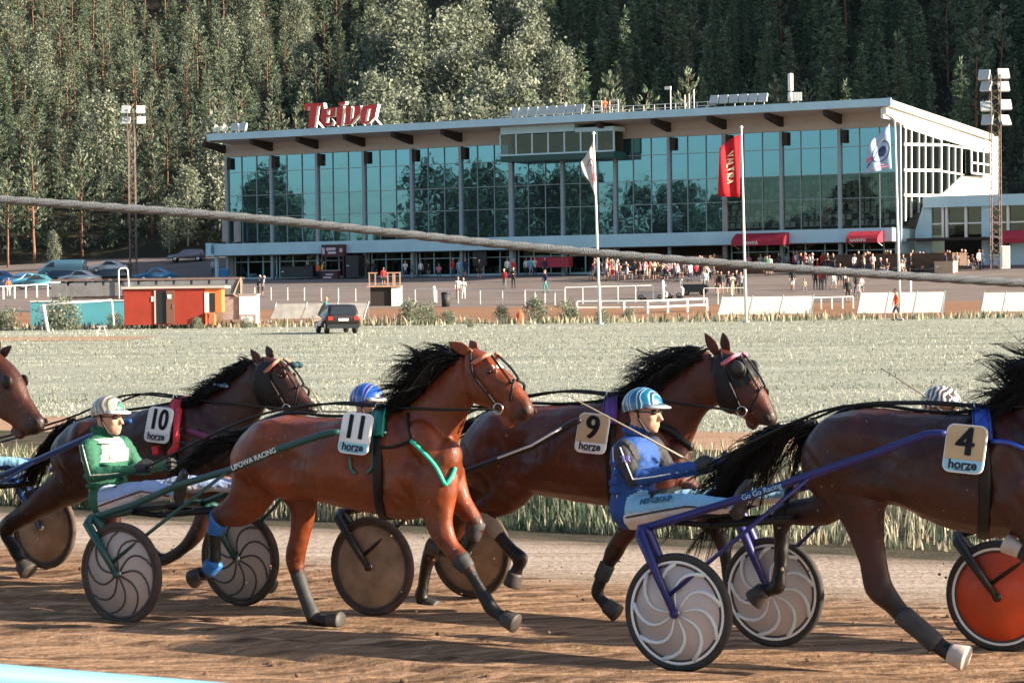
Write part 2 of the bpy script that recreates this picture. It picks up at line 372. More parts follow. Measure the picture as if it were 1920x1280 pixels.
def glass_mat(name, tint, refl, see, veil=.07):
    m = bpy.data.materials.new(name); m.use_nodes = True; t = m.node_tree; out = t.nodes['Material Output']; t.nodes.remove(t.nodes['Principled BSDF'])
    g = nd(t, 'ShaderNodeBsdfGlossy'); g.inputs['Roughness'].default_value = .015; g.inputs['Color'].default_value = (*refl, 1)
    tr = nd(t, 'ShaderNodeBsdfTransparent'); tr.inputs['Color'].default_value = (*tint, 1); mx = nd(t, 'ShaderNodeMixShader'); mx.inputs[0].default_value = see
    tc = nd(t, 'ShaderNodeTexCoord'); nz = nd(t, 'ShaderNodeTexNoise'); nz.inputs['Scale'].default_value = .55; nz.inputs['Detail'].default_value = 1; bp = nd(t, 'ShaderNodeBump'); bp.inputs['Strength'].default_value = .05; bp.inputs['Distance'].default_value = .12
    t.links.new(tc.outputs['Object'], nz.inputs['Vector']); t.links.new(nz.outputs[0], bp.inputs['Height']); t.links.new(bp.outputs[0], g.inputs['Normal'])
    df = nd(t, 'ShaderNodeBsdfDiffuse'); df.inputs['Color'].default_value = (.20, .27, .28, 1); m2 = nd(t, 'ShaderNodeMixShader'); m2.inputs[0].default_value = veil  # diffuse veil put into the glass colour to lift the dark reflections
    t.links.new(g.outputs[0], mx.inputs[1]); t.links.new(tr.outputs[0], mx.inputs[2]); t.links.new(mx.outputs[0], m2.inputs[1]); t.links.new(df.outputs[0], m2.inputs[2]); t.links.new(m2.outputs[0], out.inputs['Surface']); return m
M_glaz = glass_mat('teal_mirror_glass', (.34, .55, .54), (.19, .47, .69), .38, .09)
M_glaz2 = glass_mat('side_glass', (.30, .33, .32), (.20, .23, .23), .6, .02)
M_glaz3 = glass_mat('clear_glass', (.72, .78, .76), (.16, .30, .34), .72, .03)
GS = thing('grandstand', 'long glass fronted grandstand with an overhanging flat roof and dark brackets', 'grandstand', (FA.x, FA.y, 3.1), ROT_F)
GO = (0, 0, 3.1)
def P_(mb, name, m, par=GS, smooth=False): return mb.build(name, m, par, GO, smooth)
ZG0, ZG1, ROWS = 7.3, 16.38, (7.3, 10.05, 12.3, 14.75, 16.38)
NB = 13; BW = LX / NB
g = random.Random(3)
for b in range(NB):
    mb = MB()
    for c in range(3):
        for r_ in range(4):
            x0 = b * BW + BW / 3 * c; x1 = x0 + BW / 3; z0, z1 = ROWS[r_], ROWS[r_ + 1]; ax, az = g.gauss(0, .0022), g.gauss(0, .0016)
            f = lambda x, z: (x, .05 + (x - (x0 + x1) / 2) * ax + (z - (z0 + z1) / 2) * az, z)
            mb.add([f(x0, z0), f(x1, z0), f(x1, z1), f(x0, z1)], [(0, 1, 2, 3)], 1 if (b >= 10 and r_ < 2) else 0)
    w = mb.build('window', [M_glaz, M_glaz3], GS, GO, False, False)
    mb = MB()
    for c in (1, 2): mb.box2((b * BW + BW / 3 * c - .03, -.06, ZG0), (b * BW + BW / 3 * c + .03, .02, ZG1))
    for z in ROWS[1:4]: mb.box2((b * BW + .18, -.045, z - .03), ((b + 1) * BW - .18, .015, z + .03))
    P_(mb, 'window_frame', M_alu, w)
    mb = MB(); x = b * BW + .3; mb.box2((x, -.35, 15.1), (x + .45, -.07, 16.3)); P_(mb, 'blind_box', M_beam)
for b in range(NB + 1):
    wd = .30 if b not in (6, 10) else .42
    mb = MB(); mb.box2((b * BW - wd / 2, -.22, 3.1), (b * BW + wd / 2, .12, ZG1 + .1)); P_(mb, 'column', M_alu if b not in (10,) else M_conc)
mb = MB(); mb.box2((-1.0, -1.15, 6.05), (LX - .35, -.25, 7.28)); P_(mb, 'fascia', M_fascia)
mb = MB(); mb.box2((-.3, -.24, 6.0), (LX, .4, 7.2)); P_(mb, 'floor_edge', M_conc)
mb = MB(); mb.box2((-.3, -.14, ZG1 + .02), (LX + .1, .2, 18.2)); P_(mb, 'upper_wall', M_offw)
XR = bpick(391, 262, -4.1)[0]
# roof slab falling to the back
def zr(y): return 18.55 - (y + 4) * .056
mb = MB(); mb.add([(XR, -4, zr(-4)), (LX + .6, -4, zr(-4)), (LX + .6, 25.3, zr(25.3)), (XR, 25.3, zr(25.3)), (XR, -4, zr(-4) - .62), (LX + .6, -4, zr(-4) - .62), (LX + .6, 25.3, zr(25.3) - .62), (XR, 25.3, zr(25.3) - .62)],
  [(0, 1, 2, 3), (4, 7, 6, 5), (0, 4, 5, 1), (1, 5, 6, 2), (2, 6, 7, 3), (3, 7, 4, 0)]); P_(mb, 'roof', M_offw)
mb = MB(); mb.box2((XR - .15, -4.16, zr(-4) - .60), (LX + .75, -4.003, zr(-4) + .10)); P_(mb, 'roof_edge', M_fascia)
mb = MB(); mb.add([(XR + .1, -3.9, zr(-4) + .03), (LX + .5, -3.9, zr(-4) + .03), (LX + .5, 25.2, zr(25.3) + .03), (XR + .1, 25.2, zr(25.3) + .03)], [(0, 1, 2, 3)]); P_(mb, 'roof_covering', M_roof)
for b in range(NB):
    if b in (6, 7): continue
    x = b * BW + (.1 if b else -.2); mb = MB(); y0, y1 = -3.7, -.15
    mb.add([(x - .22, y0, zr(y0) - .63), (x + .22, y0, zr(y0) - .63), (x + .22, y1, zr(y1) - .63), (x - .22, y1, zr(y1) - .63), (x - .22, y0, zr(y0) - 1.1), (x + .22, y0, zr(y0) - 1.1), (x + .22, y1, zr(y1) - 1.5), (x - .22, y1, zr(y1) - 1.5)],
      [(0, 1, 2, 3), (4, 7, 6, 5), (0, 4, 5, 1), (1, 5, 6, 2), (2, 6, 7, 3), (3, 7, 4, 0)]); P_(mb, 'roof_bracket', M_beam)
# inside: floors, back wall, stepped seating
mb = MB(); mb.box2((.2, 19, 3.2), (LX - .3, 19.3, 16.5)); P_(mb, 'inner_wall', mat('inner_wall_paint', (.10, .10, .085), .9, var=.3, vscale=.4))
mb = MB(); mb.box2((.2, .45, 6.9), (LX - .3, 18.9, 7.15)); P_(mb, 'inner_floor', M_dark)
mb = MB()
for i in range(8): mb.box2((.4, 3 + i * 1.6, 7.18), (LX - .6, 4.598 + i * 1.6, 7.5 + i * .62))
P_(mb, 'stepped_seating', mat('seating_steps', (.20, .17, .145), .9, var=.3, vscale=2))
mb = MB()
for i in range(8):
    x = LX - 25
    while x < LX - 1.2:
        if g.random() < .75: mb.box((x, 3.8 + i * 1.6, 7.5 + i * .62 + .42), (.42, .08, .5)); mb.box((x, 3.55 + i * 1.6, 7.5 + i * .62 + .2), (.42, .42, .07))
        x += .62
so = P_(mb, 'seat_rows', mat('pale_seats', (.62, .60, .55), .6)); so['kind'] = 'stuff'
mb = MB()
for x in np.arange(3, LX, BW): mb.box2((x, 14.5, 12.6), (x + 3.5, 14.7, 12.75))
for b, c, r_ in [(8, c, r_) for c in range(3) for r_ in (2, 3)]:      # drawn pale blinds behind the panes of the ninth bay
    x0 = b * BW + BW / 3 * c; mb = MB(); mb.box2((x0 + .08, .22, ROWS[r_] + .08), (x0 + BW / 3 - .08, .26, ROWS[r_ + 1] - .08)); P_(mb, 'blind', mat('pale_blue_blind', (.62, .85, .92), .8))
# ground floor
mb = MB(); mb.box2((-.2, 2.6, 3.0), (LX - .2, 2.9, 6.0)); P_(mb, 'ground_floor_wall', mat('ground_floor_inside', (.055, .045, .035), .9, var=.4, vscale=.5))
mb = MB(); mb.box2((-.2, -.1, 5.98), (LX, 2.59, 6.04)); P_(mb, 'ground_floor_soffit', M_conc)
for b in range(NB):
    if b in (8, 9): continue
    x0 = b * BW; mb = MB(); mb.add([(x0 + .2, 1.0, 3.75), (x0 + BW - .2, 1.0, 3.75), (x0 + BW - .2, 1.0, 5.95), (x0 + .2, 1.0, 5.95)], [(0, 1, 2, 3)]); w = mb.build('shop_window', M_glaz2, GS, GO, False, False)
    mb = MB()
    for k_ in (.2, BW / 3, 2 * BW / 3, BW - .2): mb.box2((x0 + k_ - .05, .9, 3.75), (x0 + k_ + .05, 1.06, 5.95))
    mb.box2((x0 + .26, .92, 5.3), (x0 + BW - .26, 1.04, 5.38)); P_(mb, 'window_frame', M_fascia, w)
    mb = MB(); mb.box2((x0 + .15, .8, 3.0), (x0 + BW - .15, 1.2, 3.72)); P_(mb, 'plinth', M_fascia)
# right hand side: white gable, glazing in white frames, stair block
def side(mb, poly, x0, x1): 
    n = len(poly); mb.add([(x0, y, z) for y, z in poly] + [(x1, y, z) for y, z in poly], [tuple(range(n)), tuple(range(n, 2*n))[::-1]] + [(i, (i+1) % n, (i+1) % n + n, i + n) for i in range(n)])
sp = lambda L: [spick(x, y, LX) for x, y in L]
mb = MB(); side(mb, [(-.12, 16.6), *sp([(1764, 261), (1838, 284), (1841, 270)])[0:3], (24.6, zr(24.6) - .64), (-3.9, zr(-3.9) - .64), (-3.9, zr(-3.9) - 1.2)], LX - .12, LX + .22); P_(mb, 'gable', M_wpaint)
mb = MB(); side(mb, sp([(1764, 369), (1802, 331), (1838, 330), (1841, 258), (1866, 256), (1866, 372)]), LX - .1, LX + .3); P_(mb, 'stair_wall', M_wpaint)
mb = MB(); q0 = sp([(1691, 237), (1764, 261), (1838, 282), (1838, 330), (1802, 331), (1764, 369), (1764, 372), (1729, 385), (1694, 424)])
side(mb, q0, LX - .02, LX + .0); gw = P_(mb, 'gable_window', M_glaz2)
fr = MB()
def bar(a, b, t=.16):
    (y0, z0), (y1, z1) = sp([a, b]); mb_ = fr; d = Vector((0, y1 - y0, z1 - z0)); L = d.length
    rot = Matrix.Rotation(math.atan2(d.z, d.y), 3, 'X'); mb_.box((LX + .08, (y0 + y1) / 2, (z0 + z1) / 2), (.16, L, t), rot)
for i, x in enumerate((1696, 1707, 1721, 1733, 1747, 1763)):
    f = (x - 1691) / (1764 - 1691); bar((x, 237 + 24 * f), (x, 372 - (0 if x > 1735 else -46 * (1 - f))), .13 if i not in (0, 5) else .26)
for x in (1777, 1789, 1801): bar((x, 268 + (x - 1770) * .25), (x, 330 + (1801 - x) * .9), .12)
for y in (271, 319, 366): bar((1693, y), (1764, y + 1), .24)
bar((1692, 237), (1764, 261), .2); bar((1764, 271), (1838, 282), .16); bar((1764, 321), (1806, 328), .14); bar((1764, 368), (1802, 333), .2)
P_(fr, 'window_frame', M_wpaint, gw)
mb = MB(); a = sp([(1804, 282), (1838, 329)]); mb.box2((LX + .32, a[0][0], a[1][1]), (LX + .9, a[1][0], a[0][1])); bxo = P_(mb, 'corner_booth', M_glaz2)
mb = MB()
for yy in np.linspace(a[0][0], a[1][0], 4): mb.box2((LX + .86, yy - .09, a[1][1]), (LX + 1.0, yy + .09, a[0][1]))
for zz in (a[1][1], a[1][1] + 1.0, a[0][1]): mb.box2((LX + .88, a[0][0], zz - .08), (LX + 1.02, a[1][0], zz + .08))
P_(mb, 'booth_frame', M_wpaint, bxo)
mb = MB(); mb.box2((LX - .3, -3.9, 16.9), (LX - .06, -.15, 17.8)); P_(mb, 'gable_end', M_wpaint)
mb = MB(); mb.box2((LX - .7, .5, 3.1), (LX - .15, 24.5, 7.2)); P_(mb, 'side_wall', M_fascia)
mb = MB(); mb.box2((.0, 24.3, 3.1), (LX - .2, 24.7, 16.6)); P_(mb, 'back_wall', M_offw)
mb = MB(); mb.box2((-.25, .3, 3.1), (-.05, 24.2, 16.9)); P_(mb, 'end_wall', M_offw)
# commentary box
x0, z1 = bpick(937, 245, -3); x1, z0 = bpick(1150, 283, -3); zb = bpick(1100, 297, -3)[1]
mb = MB(); mb.box2((x0, -2.9, zb), (x1, -.3, z0)); cb_ = P_(mb, 'commentary_box', M_gpanel)
mb = MB()
n = 7
q_ = MB(); q_.box2((x0 + .1, -.9, z0 - .1), (x1 - .1, -.8, z1 - .5)); P_(q_, 'box_back', mat('box_interior', (.05, .055, .04), .9), cb_)
for i in range(n): xa = x0 + (x1 - x0) * i / n; mb.add([(xa + .06, -2.85, z0), (xa + (x1 - x0) / n - .06, -2.85, z0), (xa + (x1 - x0) / n - .06, -2.85, z1 - .5), (xa + .06, -2.85, z1 - .5)], [(0, 1, 2, 3)])
mb.build('box_window', glass_mat('dark_box_glass', (.30, .34, .30), (.10, .12, .12), .6, .02), cb_, GO, False, False)
mb = MB()
for i in range(n + 1): xa = x0 + (x1 - x0) * i / n; mb.box2((xa - .07, -2.95, z0), (xa + .07, -2.78, z1 - .45))
mb.box2((x0, -2.96, z0 - .05), (x1, -2.77, z0 + .1)); mb.box2((x0, -2.9, z1 - .4), (x1 - 4.2, -.5, z1 + .45)); mb.box2((x1 - 4.15, -2.9, z1 - .52), (x1, -.5, z1 - .1)); P_(mb, 'box_frame', M_fascia, cb_)
mb = MB()
for i in range(10):
    xa = x0 + .6 + (x1 - x0 - 1.2) * g.random(); mb.box((xa, -1.6 + g.random(), z0 + .5), (.3 + .5 * g.random(), .3, .4 + .5 * g.random()), Matrix.Rotation(g.uniform(-.5, .5), 3, 'Y'))
P_(mb, 'box_equipment', mat('pale_equipment', (.5, .48, .44), .6), cb_)
# balcony at the left end
mb = MB(); a = bpick(392, 456, -1); b = bpick(432, 478, -1); mb.box2((a[0], -1.6, b[1] - .1), (-1.05, 1.5, b[1] + .15)); mb.box2((a[0], -1.62, b[1] + .15), (a[0] + .08, 1.5, a[1])); mb.box2((a[0] + .1, -1.62, b[1] + .152), (-1.1, -1.54, a[1])); P_(mb, 'balcony', M_fascia)
mb = MB(); mb.box2((a[0] + .4, -.6, 3.1), (a[0] + .7, -.3, b[1] - .12)); P_(mb, 'balcony_post', M_fascia)
for px in (423, 445):
    x, z = bpick(px, 430, -.6); mb = MB(); mb.box2((x - .35, -.75, z - 1.3), (x + .35, -.45, z + 1.1)); P_(mb, 'loudspeaker', M_conc)
# ---- annex on the right ----
AN = thing('annex_building', 'low blue annex with a flat fascia joined to the right end of the grandstand', 'building', bw(LX + 3, 3, 3.1), ROT_F); AO = (LX + 3, 3, 3.1)
def A_(mb, name, m, par=AN): return mb.build(name, m, par, AO)
AY = 3.0
ax0, az1 = bpick(1733, 369, AY); _, az0 = bpick(1800, 388, AY); ax1 = ax0 + 26; zc = bpick(1790, 440, AY)[1]; zmid = bpick(1790, 419, AY)[1]
mb = MB(); mb.box2((ax0, AY - .4, az0), (ax1, AY + 14, az1)); A_(mb, 'roof', M_fascia)
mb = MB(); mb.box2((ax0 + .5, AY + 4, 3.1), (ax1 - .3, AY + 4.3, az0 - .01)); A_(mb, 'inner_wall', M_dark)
posts = [bpick(x, 410, AY)[0] for x in (1738, 1768, 1775, 1811, 1850, 1890, 1930)]
for i, (a, b) in enumerate(zip(posts[:-1], posts[1:])):
    if b - a < .6: continue
    mb = MB(); mb.add([(a + .1, AY + .2, zc), (b - .1, AY + .2, zc), (b - .1, AY + .2, az0), (a + .1, AY + .2, az0)], [(0, 1, 2, 3)]); w = mb.build('window', M_glaz2, AN, AO, False, False)
    mb = MB(); mb.box2((a + .12, AY + .05, zmid - .07), (b - .12, AY + .19, zmid + .07)); A_(mb, 'glazing_bar', M_wpaint, w)
for i, x in enumerate(posts): mb = MB(); wd = .45 if i in (0, 4) else .1; mb.box2((x - wd, AY - .1, zc - .3 if i not in (0, 4) else 3.1), (x + wd, AY + .25, az0 - .004)); A_(mb, 'post', M_fascia if i in (0, 4) else M_wpaint)
mb = MB(); side_x = ax0; zz = bpick(1700, 432, 0)[1]
mb.add([(LX + .4, AY - .2, 3.1), (ax0 - .02, AY - .2, 3.1), (ax0 - .02, AY - .2, az0 + .3), (LX + .4, AY - .2, zz), (LX + .4, AY + .1, 3.1), (ax0 - .02, AY + .1, 3.1), (ax0 - .02, AY + .1, az0 + .3), (LX + .4, AY + .1, zz)], [(0, 1, 2, 3), (4, 7, 6, 5), (0, 4, 5, 1), (1, 5, 6, 2), (2, 6, 7, 3), (3, 7, 4, 0)]); A_(mb, 'stair_cheek', M_fascia)
mb = MB(); xa = bpick(1704, 445, AY - 2)[0]; xb = bpick(1853, 445, AY - 2)[0]; mb.box2((xa, AY - 2.6, zc - .55), (xb, AY - .12, zc - .3)); A_(mb, 'canopy', M_beam)
mb = MB(); mb.box2((posts[4] + .5, AY - .3, 3.1), (ax1 - .5, AY + .1, zc - .35)); A_(mb, 'lower_wall', M_fascia)
xa, za = bpick(1856, 446, AY - .4); xb, zb2 = bpick(1892, 476, AY - .4); mb = MB(); mb.box2((xa, AY - .42, zb2), (xb, AY - .31, za)); w = A_(mb, 'lower_window', mat('black_glass', (.012, .012, .014), .1))
mb = MB(); mb.box2((xa - .15, AY - .45, zb2 - .2), (xb + .15, AY - .36, zb2 - .002)); mb.box2((xa - .15, AY - .45, za + .002), (xb + .15, AY - .36, za + .15)); A_(mb, 'window_frame', M_wpaint, w)
# ---- awnings, kiosks ----
def awning(label, px0, px1, py0, py1, y, text=None, dep=1.6):
    x0, z1 = bpick(px0, py0, y); x1, z0 = bpick(px1, py1, y - dep); o = thing('awning', label, 'awning', bw((x0 + x1) / 2, y, z0), ROT_F, 'red awnings along the grandstand'); off = ((x0 + x1) / 2, y, z0)
    pr = [(0, 0), (0, z1 - z0), (-.5, z1 - z0 - .05), (-dep * .8, (z1 - z0) * .62), (-dep, (z1 - z0) * .34), (-dep, 0), (-dep + .06, 0), (-dep + .06, (z1 - z0) * .3), (-.45, z1 - z0 - .15), (-.08, z1 - z0 - .1), (-.08, 0)]
    mb = MB(); n = len(pr); V = [(x, y + a, z0 + b) for x in (x0, x1) for a, b in pr]; mb.add(V, [(i, (i+1) % n, (i+1) % n + n, i + n) for i in range(n)] + [tuple(range(6)), tuple(range(n, n + 6))[::-1]])
    mb.build('cover', M_redaw, o, off)
    if text: put_text(text, 'lettering', (z1 - z0) * .34, Matrix.Translation(((x1 - x0) * -.12, -dep - .02, (z1 - z0) * .18)) @ Matrix.Rotation(R(90), 4, 'X'), M_wpaint, o, .01, .01)
    mb = MB()
    for x in (x0 + .1, x1 - .1): mb.tube([(x, y - dep + .1, z0 + .1), (x, y - .05, z0 - .3)], .03, 5)
    mb.build('stay', M_wpaint, o, off); return o
awning('wide red awning with white lettering behind the second flagpole', 1384, 1467, 438, 459, -1.2, 'MOVITÄ')
awning('small red awning with a white sign left of the third flagpole', 1598, 1645, 434, 454, -1.2, 'RAVINTO')
awning('red awning on the annex at the right edge', 1885, 1950, 432, 454, AY - .35)
# bar kiosk under the fascia
x0, z1 = bpick(604, 459, -1.6); x1, z0 = bpick(646, 519, -1.6)
K = thing('bar_kiosk', 'small wine red bar stall with a dark sign board under the blue fascia', 'kiosk', bw(x0, -1.6, 3.1), ROT_F); KO = (x0, -1.6, 3.1); M_wk = mat('wine_red_board', (.065, .018, .025), .6)
mb = MB(); mb.box2((x0, -1.75, z1 - 1.25), (x1, -1.2, z1)); sb_ = mb.build('sign_board', M_wk, K, KO)
mb = MB(); mb.box2((x0 + .1, -1.79, z1 - .95), (x0 + .42, -1.76, z1 - .3)); mb.box2((x0 + .62, -1.79, z1 - .6), (x0 + 1.75, -1.76, z1 - .32)); mb.box2((x0 + .8, -1.79, z1 - .95), (x0 + 1.8, -1.76, z1 - .72)); mb.box2((x1 - .45, -1.79, z1 - .8), (x1 - .12, -1.76, z1 - .4)); mb.build('sign_marks', mat('pink_white', (.62, .5, .55), .6), sb_, KO)
mb = MB(); mb.box2((x0 + .3, -2.2, 3.1), (x1 - .5, -1.7, 4.25)); mb.build('counter', M_wk, K, KO); mb = MB(); mb.box2((x0 + .3, -2.25, 4.254), (x1 - .4, -1.65, 4.32)); mb.build('counter_top', M_offw, K, KO)
for xa in (x0, x1 - .12): mb = MB(); mb.box2((xa, -1.7, 3.1), (xa + .12, -1.3, z1 - 1.26)); mb.build('post', M_wk, K, KO)
mb = MB(); mb.box2((x0 + .5, -2.22, 3.5), (x0 + 1.5, -2.204, 3.65)); mb.box2((x0 + .8, -2.22, 3.8), (x0 + 1.7, -2.204, 3.95)); mb.build('counter_marks', mat('pink_white', (.62, .5, .55), .6), K, KO)
def crate_box(name, label, cat, px0, px1, py0, py1, y, m, dep=1.2, group=None):
    x0, z1 = bpick(px0, py0, y); x1, z0 = bpick(px1, py1, y); z0 = max(z0, 3.1) - .02; o = thing(name, label, cat, bw(x0, y, z0), ROT_F, group); off = (x0, y, z0)
    mb = MB(); mb.box2((x0, y, z0), (x1, y + dep, z1 - .08)); mb.build('body', m, o, off); mb = MB(); mb.box2((x0 - .05, y - .05, z1 - .078), (x1 + .05, y + dep + .05, z1)); mb.build('lid', m, o, off)
    mb = MB(); mb.box2((x0 + .1, y - .025, (z0 + z1) / 2), (x0 + .4, y - .003, (z0 + z1) / 2 + .08)); mb.build('handle', M_wpaint, o, off); return o
M_bc = mat('black_cabinet', (.018, .02, .024), .5)
crate_box('cabinet', 'tall black cabinet right of the bar stall', 'cabinet', 648, 672, 479, 518, -1.7, M_bc)
crate_box('chest', 'long low black chest left of the person in the orange vest', 'chest', 526, 586, 500, 519, -1.9, M_bc)
crate_box('notice_board', 'black menu board with white lines standing before the shop windows', 'board', 886, 912, 470, 498, -.5, M_bc, .2)
crate_box('serving_counter', 'long red drinks counter before the ground floor windows', 'counter', 996, 1066, 483, 500, -1.6, mat('red_counter', (.40, .03, .05), .6), .9)
crate_box('terrace_wall', 'brown boarded terrace front under the wide red awning', 'terrace', 1330, 1432, 498, 516, -7, M_brown, 3)
crate_box('terrace_bar', 'brown timber terrace bar full of guests, left of the second flagpole', 'terrace', 1165, 1330, 482, 508, -5, M_brown, 3)
crate_box('terrace_fence', 'brown timber terrace fence in front of the annex', 'terrace', 1545, 1785, 478, 497, -7, M_brown, 4)
crate_box('plank_counter', 'sunlit pale plank counter at the end of the brown terrace fence', 'counter', 1752, 1787, 490, 512, -8.5, mat('fresh_planks', (.50, .36, .24), .8, var=.2, vscale=4), 1.2)
# ---- rooftop sign ----
sg = thing('roof_sign', 'large red Teivo letters with white sides standing on the roof', 'sign', bw(bpick(640, 245, -1)[0], -1, zr(-1) + .05), ROT_F); sx = bpick(640, 245, -1)[0]; SO = (sx, -1, zr(-1) + .05)
M_signr = mat('sign_red', (.62, .035, .03), .5); M_signw = mat('sign_white', (.75, .73, .68), .5)
LET = {'T': [[(130, 200), (160, 175), (560, 160), (575, 290), (520, 300), (500, 222), (220, 238), (200, 330), (140, 320)], [(270, 200), (420, 200), (350, 710), (215, 710)]],
 'e': [[(520, 290), (645, 280), (612, 620), (600, 680), (510, 640), (490, 480)], [(640, 275), (830, 260), (815, 450), (735, 455), (742, 312), (640, 320)], [(625, 425), (815, 425), (812, 470), (622, 478)], [(600, 615), (760, 585), (740, 665), (600, 683)]],
 'i': [[(870, 250), (1010, 230), (955, 660), (840, 670)], [(900, 150), (1060, 128), (1045, 200), (900, 215)]],
 'v': [[(1060, 240), (1190, 235), (1150, 640), (1040, 650)], [(1250, 230), (1400, 220), (1380, 400), (1180, 640), (1140, 620), (1262, 440)]],
 'o': [[(1440, 232), (1560, 215), (1490, 632), (1400, 620), (1390, 450)], [(1540, 217), (1780, 187), (1772, 262), (1555, 292)], [(1660, 202), (1782, 190), (1722, 480), (1600, 602), (1622, 400)], [(1478, 585), (1660, 540), (1600, 610), (1490, 640)]]}
kk = 0
for ch, polys in LET.items():
    fm = MB(); sm_ = MB()
    for poly in polys:
        kk += 1; P2 = [bpick(560 + x / 12, 180 + y / 12, -1) for x, y in poly]; y0 = -1 - .004 * kk; n = len(P2)
        fm.add([(x, y0, z) for x, z in P2], [tuple(range(n))])
        cx, cz = sum(p[0] for p in P2) / n, sum(p[1] for p in P2) / n
        sm_.prism([(x, y0 + .02, z) for x, z in P2], (0, .55, 0))
        fm.add([(x, y0, z) for x, z in P2] + [(x, y0 + .019, z) for x, z in P2], [(i, (i+1) % n, (i+1) % n + n, i + n) for i in range(n)])
    lo = sm_.build('letter', M_signw, sg, SO); fm.build('letter_face', M_signr, lo, SO)
mb = MB()
for px, dx in ((588, 14), (592, 12), (614, 0), (622, 8), (640, 0), (650, 6), (668, 0), (673, 9), (696, 0), (705, 8), (702, 7)):
    x, z = bpick(px, 222, -.7); mb.tube([(x, -.7, z), (x + dx * .055, -.7 + (.0 if not dx else 1.6), zr(.6) + .02)], .055, 6)
mb.build('strut', M_signw, sg, SO)
# ---- rooftop floodlights ----
def lamp_head(mb, c, s=1.0, tilt=.5, yaw=0, k=None):
    Rm = Matrix.Rotation(yaw, 3, 'Z') @ Matrix.Rotation(-tilt, 3, 'X'); q = lambda x, y, z: Vector(c) + Rm @ Vector((x * s, y * s, z * s))
    mb.rings([[q(x * w, y, z * w) for x, z in ((-.42, -.4), (.42, -.4), (.42, .4), (-.42, .4))] for y, w in ((-.2, 1), (.02, .98), (.25, .62), (.3, .5))], True, k)
    return q
M_lamp = mat('pale_lamp_housing', (.58, .62, .60), .5, .1); M_lens = mat('lamp_glass', (.42, .46, .45), .25, coat=.5)
def roof_lamp(px, py, label=None, tilt=.35, yaw=0, y=-3.2):
    x, z = bpick(px, py, y); zb_ = zr(y) + .1; o = thing('floodlight', label or 'one of a row of pale square floodlights on the roof edge', 'floodlight', bw(x, y, zb_), ROT_F, 'floodlights on the grandstand roof'); off = (x, y, zb_)
    c = (x, y, max(z, zb_ + .62)); mb = MB(); q = lamp_head(mb, c, 1.0, tilt, yaw); mb.build('housing', M_lamp, o, off)
    mb = MB(); mb.add([q(a, -.215, b) for a, b in ((-.36, -.34), (.36, -.34), (.36, .34), (-.36, .34))], [(0, 1, 2, 3)]); mb.build('lens', M_lens, o, off)
    mb = MB(); mb.tube([(x, y + .1, zb_ - .05), (x, y + .15, c[2] - .2)], .05, 6); mb.box((x, y + .1, zb_ + .0), (.7, .12, .1)); mb.build('bracket', M_alu, o, off)
for i in range(8): roof_lamp(968 + i * 17.3, 211 - i * .9, 'one of eight pale square floodlights in a row above the commentary box', .35, -.25 + .03 * i)
for i in range(6): roof_lamp(1340 + i * 18.3, 188 - i * .8, 'one of six pale square floodlights in a row on the right half of the roof', .35, -.15 + .03 * i)
for i, x in enumerate((405, 421)): roof_lamp(x, 243, 'one of two tilted floodlights at the left tip of the roof', .3, -1.0)
for i, x in enumerate((441, 457)): roof_lamp(x, 241 - i, 'one of two upright square floodlights near the left tip of the roof', .35, -.05)
roof_lamp(1495, 188, 'single pale floodlight beside the white antenna on the roof', .35, .4)
x, z = bpick(1482, 139, -1.5); an = thing('antenna_mast', 'white antenna cylinder standing on the right half of the roof', 'antenna', bw(x, -1.5, zr(-1.5)), ROT_F); off = (x, -1.5, zr(-1.5))
mb = MB(); mb.tube([(x, -1.5, zr(-1.5)), (x, -1.5, z)], .09, 8); mb.build('mast', M_alu, an, off, True); mb = MB(); mb.lathe([(0, 0), (.22, 0), (.24, .05), (.24, 1.5), (.2, 1.6), (0, 1.6)], (x, -1.5, z - 1.55), (0, 0, 1), 16); mb.lathe([(0, 0), (.26, 0), (.26, .8), (0, .8)], (x, -1.5, z - 2.5), (0, 0, 1), 16); mb.build('antenna', M_wpaint, an, off, True)
rl = thing('roof_railing', 'thin metal railing along the front edge of the grandstand roof', 'railing', bw(46, -3.6, zr(-3.6)), ROT_F); off = (46, -3.6, zr(-3.6)); mb = MB()
xa, xb = bpick(1090, 200, -3.6)[0], bpick(1340, 190, -3.6)[0]
for zz in (.35, .7): mb.tube([(xa, -3.6, zr(-3.6) + zz), (xb, -3.6, zr(-3.6) + zz)], .03, 5)
x = xa
while x < xb: mb.tube([(x, -3.6, zr(-3.6)), (x, -3.6, zr(-3.6) + .72)], .035, 5); x += 1.1
xc, xd = bpick(940, 220, -3.6)[0], bpick(1090, 205, -3.6)[0]; mb.tube([(xc, -3.6, zr(-3.6) + .3), (xd, -3.6, zr(-3.6) + .3)], .05, 5)
mb.build('rail', M_wpaint, rl, off)
for px in (1120, 1151):
    x, z = bpick(px, 190, -3); o = thing('roof_gate', 'small white pipe frame on the roof edge, %s the roof camera operator' % ('left of' if px < 1130 else 'right of'), 'railing', bw(x, -3, zr(-3)), ROT_F, 'pipe frames on the roof'); mb = MB()
    for zz in (.5, .95, 1.4): mb.tube([(x - .45, -3, zr(-3) + zz), (x + .45, -3, zr(-3) + zz)], .045, 5)
    for s in (-.45, .45): mb.tube([(x + s, -3, zr(-3)), (x + s, -3, zr(-3) + 1.45)], .045, 5)
    mb.build('frame', M_wpaint, o, (x, -3, zr(-3)))
